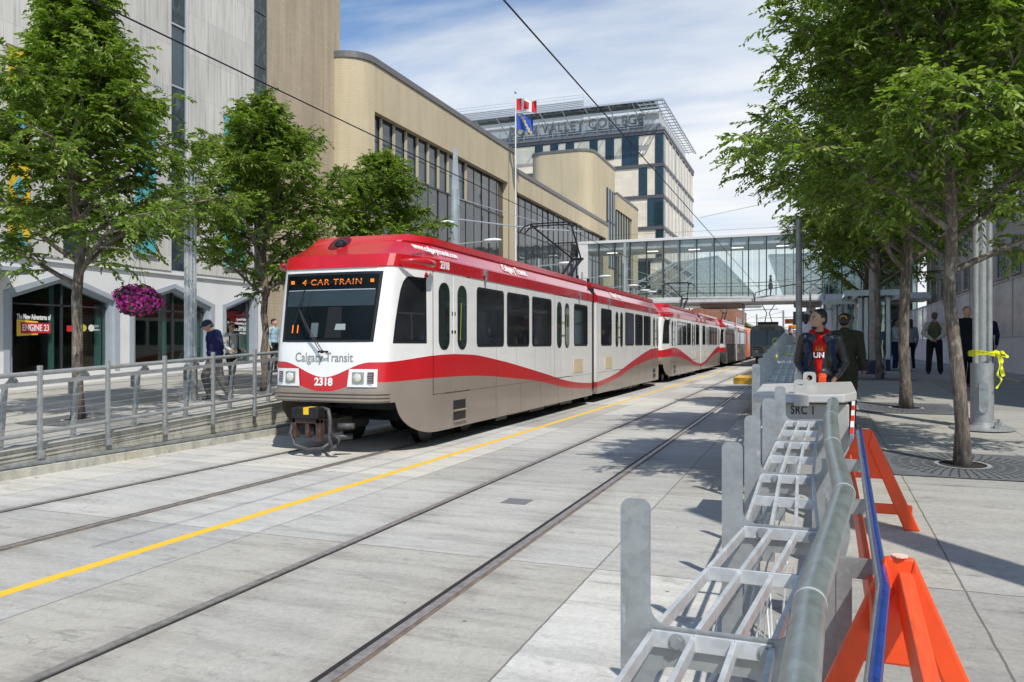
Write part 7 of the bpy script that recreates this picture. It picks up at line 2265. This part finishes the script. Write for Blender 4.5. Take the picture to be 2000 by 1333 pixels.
def clothm(name, col, rough=.85, coat=0, fold=.35):
    if name in MATS: return MATS[name]
    m, nt, b = newmat(name)
    v = coords(nt); n = noise(nt, v, 9, 4, .6, .6)
    c = mixc(nt, 1.0, tuple(col), ramp(nt, n, [(.3, .8), (.7, 1.12)]), 'MULTIPLY'); nt.links.new(c, b.inputs['Base Color'])
    b.inputs['Roughness'].default_value = rough; b.inputs['Coat Weight'].default_value = coat; b.inputs['Specular IOR Level'].default_value = .5 if coat else .15
    bump(nt, b, noise(nt, coords(nt, (1, 1, .55)), 8, 3, .5, 1.5), fold, .05)
    MATS[name] = m
    return m
def J(**k):
    j = dict(pel=(0, 0, .95), ch=(0, 0, 1.28), nk=(0, 0, 1.48), hd=(0, -.01, 1.63),
             shL=(-.19, 0, 1.42), shR=(.19, 0, 1.42), elL=(-.25, .02, 1.13), elR=(.25, .02, 1.13), wrL=(-.25, -.06, .88), wrR=(.25, -.06, .88),
             hpL=(-.095, 0, .92), hpR=(.095, 0, .92), knL=(-.10, -.02, .50), knR=(.10, -.02, .50), anL=(-.10, .02, .09), anR=(.10, .02, .09), toe=(0, -1))
    j.update(k); return {a: (Vector(v) if a != 'toe' else v) for a, v in j.items()}
def hand(g, wr, el, side, curl=.5, into=None):
    d = (wr - el).normalized(); c = wr + d * .055
    g.cap(wr, wr + d * .03, .024, .026, 8); g.ell(c, (.034, .020, .042), 8, 6, d.to_track_quat('Z', 'Y').to_matrix())
    a = Vector((0, 1, 0)); a = (a - d * a.dot(d)).normalized(); b = d.cross(a)
    for k, L in enumerate((.06, .07, .065, .05)):
        o = c + d * .035 + a * ((k - 1.5) * .018); k1 = o + (d * (1 - curl * .5) + b * (curl * .5 * side)).normalized() * L * .55; k2 = k1 + (d * (1 - curl) + b * (curl * side)).normalized() * L * .45
        g.cap(o, k1, .0095, .009, 6); g.cap(k1, k2, .009, .0075, 6)
    o = c + a * -.03 - d * .01; g.cap(o, o + (d * .7 - a * .5 + b * .3 * side).normalized() * .035, .011, .010, 6); g.cap(o + (d * .7 - a * .5 + b * .3 * side).normalized() * .035, o + (d * .9 - a * .3 + b * .4 * side).normalized() * .06, .010, .008, 6)
def head(g, hd, yaw=0, pitch=0, beard=False):
    """head centre hd; the face looks along -y turned by yaw"""
    Rm = Matrix.Rotation(yaw, 3, 'Z') @ Matrix.Rotation(pitch, 3, 'X')
    def E(c, r): g.ell(hd + Rm @ Vector(c), r, 14, 10, Rm)
    E((0, .012, .035), (.076, .094, .088)); E((0, -.022, -.03), (.058, .068, .078)); E((0, -.052, -.085), (.030, .030, .024)); E((0, -.02, -.062), (.050, .058, .036))
    E((0, -.094, -.012), (.013, .022, .026)); E((0, -.108, -.024), (.016, .014, .012)); E((0, -.084, .030), (.052, .016, .013)); E((0, -.086, -.052), (.024, .014, .010)); E((.033, -.070, -.010), (.022, .02, .018)); E((-.033, -.070, -.010), (.022, .02, .018))
    for s in (-1, 1): E((s * .078, .012, -.002), (.010, .020, .032))
    return Rm
def person(lab, loc, face, H, j, skin, clothes, hair, vox=.016, hyaw=0, hpitch=0, hat=None, extra=None, shoes=(.03, .03, .035), grp=None, build=1.0):
    t = thing('person', lab, 'person', loc, grp, face)
    s = H / 1.76; t.scale = (s * build, s * build, s)
    g = MB()
    Rm = head(g, j['hd'], hyaw, hpitch)
    g.cap(j['nk'] + Vector((0, .01, -.04)), j['hd'] + Vector((0, .012, -.03)), .058, .052, 12)
    g.ell(j['ch'] + Vector((0, 0, .03)), (.155, .105, .19), 14, 10); g.ell(j['pel'] + Vector((0, 0, .08)), (.135, .10, .17), 14, 10); g.ell(j['pel'], (.15, .11, .10), 14, 10)
    for a, b_, c_ in (('shL', 'elL', 'wrL'), ('shR', 'elR', 'wrR')):
        g.ell(j[a], (.06, .055, .06), 10, 8); g.cap(j[a], j[b_], .048, .038, 10); g.cap(j[b_], j[c_], .038, .026, 10)
        hand(g, j[c_], j[b_], 1 if a == 'shL' else -1)
    for a, b_, c_ in (('hpL', 'knL', 'anL'), ('hpR', 'knR', 'anR')):
        g.cap(j[a], j[b_], .082, .052, 12); g.cap(j[b_], j[c_], .052, .036, 12); tv = Vector((j['toe'][0], j['toe'][1], 0)) * .12
        g.cap(j[c_] + Vector((0, 0, -.05)), j[c_] + tv + Vector((0, 0, -.055)), .034, .026, 8)
    body = remeshed('body', g, SK[skin], t, min(vox, .012) if vox < .014 else vox, 2)
    bodyparts = {'body': body}
    # hair
    if hair:
        g = MB(); c, r, dz = hair['col'], hair.get('r', 1.0), hair.get('long', 0)
        hd = j['hd']
        def E(c_, r_): g.ell(hd + Rm @ Vector(c_), r_, 14, 10, Rm)
        E((0, .024, .052), (.083 * r, .096 * r, .082 * r)); E((0, .055, .0), (.074 * r, .062 * r, .07 * r))
        if hair.get('front', 1): E((0, -.030, .096), (.062, .046, .028))
        if hair.get('side'): 
            for s_ in (-1, 1): E((s_ * .070, .010, .040), (.013, .03, .034))
        if dz: E((0, .075, -.06), (.065, .045, .12)); E((0, .09, -.14), (.055, .035, .10 * dz))
        if hair.get('bun'): E((0, .115, .03), (.04, .04, .04))
        remeshed('hair', g, plain('hair_' + hair['name'], c, .55, 0, .25, 30), t, max(.008, vox * .6), 1)
    # eyes
    if vox < .014:
        for s_ in (-1, 1):
            g = MB(); g.ell(j['hd'] + Rm @ Vector((s_ * .031, -.083, .008)), (.013, .008, .008), 10, 6, Rm); e_ = g.build('eye', plain('eye_white', (.6, .58, .55), .2), None); e_.parent = t
            g = MB(); g.ell(j['hd'] + Rm @ Vector((s_ * .031, -.090, .008)), (.006, .004, .006), 8, 6, Rm); p_ = g.build('pupil', M['black'], None); p_.parent = e_
            g = MB(); g.ell(j['hd'] + Rm @ Vector((s_ * .033, -.093, .030)), (.022, .008, .005), 8, 6, Rm); b_ = g.build('eyebrow', plain('hair_black', (.012, .01, .009), .55, 0, .25, 30), None); b_.parent = t
    for nm, kind, mm, inf in clothes:
        g = MB()
        if kind == 'top':
            g.ell(j['ch'] + Vector((0, .0, .03)), (.165 + inf, .115 + inf, .20), 16, 12); g.ell((j['ch'] + j['pel']) / 2 + Vector((0, 0, .04)), (.155 + inf, .115 + inf, .20), 16, 12); g.ell(j['pel'] + Vector((0, 0, .06)), (.158 + inf, .122 + inf, .13), 16, 12)
            g.cap(j['shL'] + Vector((.03, 0, 0)), j['shR'] + Vector((-.03, 0, 0)), .068 + inf * .6, .068 + inf * .6, 12)
            if nm != 'jacket' or 'hood' not in [c_[0] for c_ in clothes]: g.cap(j['nk'] + Vector((0, .01, -.08)), j['nk'] + Vector((0, .015, -.02)), .09, .066, 12)
            for a, b_, c_ in (('shL', 'elL', 'wrL'), ('shR', 'elR', 'wrR')):
                g.cap(j[a], j[b_], .062 + inf, .050 + inf, 10); g.cap(j[b_], j[b_].lerp(j[c_], .93), .050 + inf, .036 + inf * .7, 10)
        elif kind == 'vest':
            g.ell(j['ch'] + Vector((0, .0, .03)), (.175 + inf, .125 + inf, .205), 16, 12); g.ell((j['ch'] + j['pel']) / 2 + Vector((0, 0, .04)), (.165 + inf, .125 + inf, .20), 16, 12); g.ell(j['pel'] + Vector((0, 0, .09)), (.168 + inf, .130 + inf, .12), 16, 12)
            g.cap(j['shL'] * .72 + j['shR'] * .28, j['shR'] * .72 + j['shL'] * .28, .078, .078, 12)
        elif kind == 'coat':
            g.cap(j['pel'] + Vector((0, 0, .05)), j['pel'] + Vector((0, 0, -.18)), .17 + inf, .185 + inf, 16)
            g.ell(j['ch'] + Vector((0, .0, .03)), (.175 + inf, .125 + inf, .205), 16, 12); g.ell((j['ch'] + j['pel']) / 2 + Vector((0, 0, .04)), (.165 + inf, .125 + inf, .20), 16, 12)
            g.cap(j['shL'] + Vector((.03, 0, 0)), j['shR'] + Vector((-.03, 0, 0)), .075 + inf * .6, .075 + inf * .6, 12)
            g.cap(j['nk'] + Vector((0, .01, -.08)), j['nk'] + Vector((0, .02, .0)), .09, .075, 12)
            for a, b_, c_ in (('shL', 'elL', 'wrL'), ('shR', 'elR', 'wrR')):
                g.cap(j[a], j[b_], .066 + inf, .056 + inf, 10); g.cap(j[b_], j[b_].lerp(j[c_], .93), .056 + inf, .042 + inf * .7, 10)
        elif kind == 'legs' or kind == 'shorts':
            k_ = 1.0 if kind == 'legs' else .35
            g.ell(j['pel'], (.158 + inf, .120 + inf, .115), 14, 10)
            for a, b_, c_ in (('hpL', 'knL', 'anL'), ('hpR', 'knR', 'anR')):
                e = j[b_].lerp(j[c_], k_ * .97)
                g.cap(j[a], j[b_], .090 + inf, .062 + inf, 12); g.cap(j[b_], e, .062 + inf, .050 + inf, 12)
        elif kind == 'hood':
            g.ell(j['nk'] + Vector((0, .055, .015)), (.105, .075, .07), 14, 10); g.cap(j['nk'] + Vector((-.085, .0, .02)), j['nk'] + Vector((-.01, -.115, -.07)), .036, .034, 8); g.cap(j['nk'] + Vector((.085, .0, .02)), j['nk'] + Vector((.01, -.115, -.07)), .036, .034, 8); g.ell(j['nk'] + Vector((0, -.02, -.04)), (.085, .085, .05), 12, 8)
        if kind in ('top', 'coat', 'vest', 'legs', 'shorts'): g.ell(j['pel'], (.01, .01, .01), 6, 4)
        o = remeshed(nm, g, mm, t, vox, 3); bodyparts[nm] = o
    for a in ('anL', 'anR'):
        g = MB(); tv = Vector((j['toe'][0], j['toe'][1], 0)) * .15; bk = Vector((j['toe'][0], j['toe'][1], 0)) * -.03
        g.cap(j[a] + bk + Vector((0, 0, -.045)), j[a] + tv + Vector((0, 0, -.055)), .048, .038, 10); g.cap(j[a], j[a] + Vector((0, 0, -.03)), .045, .045, 10)
        g.v = [(x, y, max(z, j[a].z - .088)) for x, y, z in g.v]
        o = g.build('shoe', plain('shoe_%02d%02d' % (int(shoes[0] * 99), int(shoes[2] * 99)), shoes, .5), None, smooth=True); o.parent = t
    if hat:
        g = MB(); hd = j['hd']
        g.ell(hd + Rm @ Vector((0, .014, .058)), (.090, .104, .078), 16, 10, Rm)
        rot = Rm
        brim = []
        c0 = hd + Rm @ Vector((0, -.085, .052))
        g.ell(c0, (.068, .062, .010), 14, 6, Rm)
        o = g.build('cap', plain('cap_' + hat[0], hat[1], .7), None, smooth=True); o.parent = t
    if extra: extra(t, j, Rm)
    return t
def child(g, nm, m, t, **k):
    o = g.build(nm, m, None, **k); o.parent = t; return o

# --- the man in the red hood and leather jacket, looking down the track to the left
z = 9.1; x, y = at(1601, z)
jm = J(shL=(-.165, 0, 1.415), shR=(.175, 0, 1.415), elL=(-.225, .06, 1.15), elR=(.265, .06, 1.15), wrL=(-.155, -.10, .98), wrR=(.165, -.10, .98), hd=(-.02, -.02, 1.63), nk=(0, 0, 1.47))
def man_extra(t, j, Rm):
    # red front strip showing where the jacket hangs open
    def strip(lst, off, nm, m):
        g = MB(); vs = []
        for (z_, a, b_, yy) in lst:
            vs += [(a, yy - off, z_), ((a + b_) / 2, yy - off - .012, z_), (b_, yy - off, z_), (a, yy - off + .05, z_), (b_, yy - off + .05, z_)]
        fs = []
        for i in range(len(lst) - 1):
            o = i * 5; q = o + 5
            fs += [(o, o + 1, q + 1, q), (o + 1, o + 2, q + 2, q + 1), (o, q, q + 3, o + 3), (o + 2, o + 4, q + 4, q + 2)]
        g.add(vs, fs); child(g, nm, m, t, smooth=True)
    strip([(.93, -.035, -.005, -.155), (1.02, -.045, .005, -.165), (1.15, -.06, .02, -.155), (1.28, -.08, .05, -.150), (1.38, -.085, .065, -.138), (1.45, -.07, .06, -.115)], .004, 'hoodie_front', clothm('red_hoodie', (.55, .012, .01), .8))
    for s in (-1, 1):
        g = MB(); g.bar((s * .12, -.135, 1.46), (s * .14, -.165, 1.20), .045, .010, (0, 1, 0)); g.bar((s * .14, -.165, 1.20), (s * .17, -.12, 1.05), .035, .010, (0, 1, 0)); child(g, 'backpack_strap', clothm('navy_strap', (.012, .022, .06), .7), t)
        g = MB(); g.add([(s * .04 - .01, -.150, 1.455), (s * .12, -.115, 1.49), (s * .14, -.155, 1.41), (s * .055, -.170, 1.36)], [(0, 1, 2, 3)]); g.add([(a, b_ + .012, c_) for a, b_, c_ in g.v[:4]], [(3, 2, 1, 0)]); child(g, 'collar', clothm('black_leather', (.014, .014, .014), .38, .3), t)
    g = MB(); g.ell((0, .17, 1.24), (.15, .08, .21), 14, 10); child(g, 'backpack', clothm('navy_strap', (.012, .022, .06), .7), t, smooth=True)
    g = MB(); g.ell(j['hd'] + Rm @ Vector((0, -.052, -.086)), (.034, .033, .023), 12, 8, Rm)
    child(g, 'beard', plain('hair_black', (.012, .01, .009), .55, 0, .25, 30), t, smooth=True)
    for s_, z_, sz_, m_ in (('UN', 1.225, .085, M['text_white']),):
        cu = text('hoodie_lettering', s_, sz_, m_, None, (-.018, -.180, z_), ROT_FRONT, 'CENTER', .002, .95, .003); cu.parent = t
    g = MB()
    for k in range(3): g.tube([(-.045 + k * .028, -.178, 1.285), (-.045 + k * .028 + .004, -.178, 1.33 + .012 * (k == 1))], .004, 5)
    g.bar((-.058, -.178, 1.285), (.024, -.178, 1.285), .004, .014); g.bar((-.058, -.178, 1.31), (.024, -.178, 1.30), .004, .006)
    child(g, 'hoodie_emblem', plain('dull_gold_print', (.5, .22, .02), .7), t)
person('man in an open black leather jacket over a red hooded top, looking left', (x, y, rampR(y)), R(2), 1.78, jm, 'tan',
       [('jacket', 'top', clothm('black_leather', (.014, .014, .014), .38, .3, .6), .012), ('hood', 'hood', clothm('red_hoodie', (.55, .012, .01), .8), 0), ('jeans', 'legs', clothm('blue_jeans', (.03, .05, .11)), 0)],
       dict(name='black', col=(.012, .01, .009), side=1, r=.975, front=0), .0105, hyaw=R(-50), extra=man_extra, build=1.0)

# --- man with olive coat and cap, seen from behind
z = 11.6; x, y = at(1650, z)
def capmark(t, j, Rm):
    g = MB(); g.tube([j['hd'] + Rm @ Vector((.045 * math.cos(a), .098 + .01 * math.sin(a), .05 + .035 * math.sin(a))) for a in np.linspace(-.4, PI + .4, 10)], .007, 6); child(g, 'cap_emblem', plain('cap_yellow', (.7, .42, .03), .6), t)
person('man seen from behind in an olive brown coat and dark cap with a yellow emblem', (x, y, rampR(y)), R(165), 1.70, J(elL=(-.24, .03, 1.12), elR=(.25, .03, 1.12), wrL=(-.24, -.04, .90), wrR=(.25, -.02, .88)), 'brown',
       [('coat', 'coat', clothm('olive_coat', (.040, .038, .024)), .005), ('trousers', 'legs', clothm('brown_trousers', (.06, .042, .03)), .005)], dict(name='dark', col=(.02, .015, .012), r=1.0), .014, hat=('dark', (.02, .018, .015)), extra=capmark, build=1.05)

# --- people on the platform
PG = 'people on the platform'
def onplat(px, z): x, y = at(px, z); return (x, y, rampR(y))
def elder(t, j, Rm): pass
person('man in an olive vest seen from behind, hands clasped behind his back', onplat(1825, 22.6), R(176), 1.80,
       J(elL=(-.29, .12, 1.16), elR=(.29, .12, 1.16), wrL=(-.06, .20, .99), wrR=(.06, .20, .97), knL=(-.13, 0, .5), knR=(.13, 0, .5), anL=(-.15, .02, .09), anR=(.15, .02, .09)), 'tan',
       [('shirt', 'top', clothm('cream_shirt', (.55, .50, .40)), .012), ('vest', 'vest', clothm('olive_vest', (.12, .12, .065)), .012), ('trousers', 'legs', clothm('charcoal_trousers', (.02, .021, .026)), .022)],
       dict(name='grey', col=(.12, .11, .10), r=1.02), .016, grp=PG)
person('balding man in a long black jacket walking forward beside the taped post', onplat(1889, 16.6), R(8), 1.76,
       J(knL=(-.10, -.10, .52), anL=(-.10, -.02, .10), knR=(.10, .04, .5), anR=(.10, .2, .12), elL=(-.26, .03, 1.13), wrL=(-.27, -.05, .88)), 'light',
       [('jacket', 'coat', clothm('black_jacket', (.012, .013, .018)), .012), ('trousers', 'legs', clothm('black_trousers', (.010, .010, .012)), .01)], dict(name='sparse', col=(.16, .09, .06), r=.97, front=0), .014, grp=PG)
person('woman in white top and blue jeans, half hidden by the second right tree', onplat(1749, 25.6), R(60), 1.70,
       J(elR=(.2, -.10, 1.15), wrR=(.10, -.25, 1.2), elL=(-.2, -.08, 1.13), wrL=(-.1, -.2, 1.1)), 'tan',
       [('top', 'top', clothm('white_top', (.7, .72, .76)), .0), ('jeans', 'legs', clothm('mid_blue_jeans', (.03, .06, .16)), .002)], dict(name='dark', col=(.02, .015, .012), bun=1), .016, grp=PG, build=.92, shoes=(.5, .5, .5))
person('long haired woman in grey jacket and black leggings, beside the woman in white', onplat(1778, 25.0), R(200), 1.68,
       J(knL=(-.09, 0, .5), anL=(-.12, .02, .09), knR=(.12, -.05, .5), anR=(.16, -.02, .09)), 'tan',
       [('jacket', 'top', clothm('grey_jacket', (.25, .26, .30)), .01), ('leggings', 'legs', clothm('black_leggings', (.008, .008, .010)), .001)], dict(name='dark', col=(.02, .015, .012), long=1), .016, grp=PG, build=.92, shoes=(.6, .6, .6))
person('person in navy mostly hidden behind the taped post, one hand showing', onplat(1926, 19.0), R(185), 1.70, J(), 'light', [('jacket', 'coat', clothm('navy_jacket', (.02, .022, .06)), .0), ('trousers', 'legs', clothm('charcoal_trousers', (.02, .021, .026)), .0)], dict(name='dark', col=(.02, .015, .012)), .018, grp=PG)
person('dark haired woman in a white shirt, just left of the red hooded man', onplat(1577, 19.5), R(150), 1.70, J(elL=(-.26, -.05, 1.2), wrL=(-.2, -.2, 1.15)), 'tan', [('shirt', 'top', clothm('lilac_white_shirt', (.62, .60, .66)), .005), ('trousers', 'legs', clothm('black_trousers', (.010, .010, .012)), .0)], dict(name='dark', col=(.02, .015, .012), long=1), .018, grp=PG, hat=('pale', (.5, .5, .48)))
person('person in dark clothes waiting far along the platform above the grey seats', onplat(1543, 42), R(90), 1.72, J(), 'light', [('jacket', 'coat', clothm('black_jacket', (.012, .013, .018)), .0), ('trousers', 'legs', clothm('charcoal_trousers', (.02, .021, .026)), .0)], dict(name='dark', col=(.02, .015, .012)), .02, grp=PG)
person('pale clothed person far along the platform beside the one in dark clothes', onplat(1552, 45), R(-60), 1.68, J(), 'light', [('jacket', 'top', clothm('cream_shirt', (.55, .50, .40)), .0), ('trousers', 'legs', clothm('blue_jeans', (.03, .05, .11)), .0)], dict(name='brown', col=(.10, .06, .04)), .02, grp=PG)
xx, zz = xfront(1505, SYW + 2)
person('dark silhouette of a person walking inside the glass bridge', (xx, SYW + 2, 5.56), R(90), 1.72, J(), 'brown', [('coat', 'coat', clothm('black_jacket', (.012, .013, .018)), .0), ('trousers', 'legs', clothm('black_trousers', (.010, .010, .012)), .0)], dict(name='dark', col=(.02, .015, .012)), .02)

# --- people on the far pavement
def onleft(px, z): x, y = at(px, z); return (x, y, rampL(y))
def crest(t, j, Rm):
    g = MB(); g.ell((.07, -.138, 1.34), (.026, .012, .03), 10, 6); child(g, 'crest', plain('gold_crest', (.6, .5, .12), .6), t)
    g = MB(); g.ell((-.30, .08, .80), (.05, .11, .07), 10, 8); child(g, 'bag', M['black'], t, smooth=True)
person('man in navy pullover and navy cap with head bowed, walking behind the railing', onleft(420, 16.9), R(-35), 1.80,
       J(ch=(0, -.02, 1.28), nk=(0, -.05, 1.47), hd=(0, -.13, 1.58), shL=(-.19, -.02, 1.42), shR=(.19, -.02, 1.42), elL=(-.26, .10, 1.16), wrL=(-.25, .16, .92), elR=(.26, .02, 1.13), wrR=(.25, -.08, .90),
         knL=(-.10, -.16, .52), anL=(-.10, -.06, .10), knR=(.10, .06, .5), anR=(.10, .24, .13)), 'light',
       [('pullover', 'top', clothm('navy_pullover', (.018, .024, .085)), .035), ('trousers', 'legs', clothm('grey_trousers', (.13, .125, .115)), .02)], dict(name='grey', col=(.25, .24, .23), r=.97, front=0), .014, hpitch=R(35), hat=('navy', (.02, .03, .07)), extra=crest, build=1.12)
def pack(t, j, Rm):
    g = MB(); g.ell((0, .16, 1.22), (.13, .08, .19), 12, 10); child(g, 'backpack', clothm('black_pack', (.02, .022, .03)), t, smooth=True)
    for s in (-1, 1):
        g = MB(); g.tube([(s * .11, .10, 1.40), (s * .13, .0, 1.47), (s * .13, -.12, 1.38), (s * .14, -.10, 1.12), (s * .12, .1, 1.08)], .014, 6); child(g, 'backpack_strap', clothm('black_pack', (.02, .022, .03)), t)
    g = MB(); g.ell(j['hd'] + Rm @ Vector((0, -.088, .006)), (.062, .018, .018), 12, 6, Rm); child(g, 'sunglasses', M['black'], t, smooth=True)
person('woman with sunglasses, backpack and pale shirt, walking behind the man in navy', onleft(452, 18.9), R(75), 1.68,
       J(knL=(-.09, -.14, .52), anL=(-.09, -.05, .10), knR=(.09, .05, .5), anR=(.09, .22, .13), elL=(-.22, -.04, 1.15), wrL=(-.2, -.25, 1.05), elR=(.22, -.04, 1.15), wrR=(.2, -.25, 1.05)), 'tan',
       [('shirt', 'top', clothm('pale_shirt', (.50, .50, .47)), .01), ('leggings', 'legs', clothm('black_leggings', (.008, .008, .010)), .001)], dict(name='auburn', col=(.10, .035, .025), bun=1), .014, extra=pack, build=.95, shoes=(.5, .35, .3))
person('person in a light blue shirt half hidden behind the nose of the tram', onleft(535, 25), R(90), 1.72, J(), 'light', [('shirt', 'top', clothm('light_blue_shirt', (.35, .5, .6)), .0), ('trousers', 'legs', clothm('charcoal_trousers', (.02, .021, .026)), .0)], dict(name='dark', col=(.02, .015, .012)), .02)
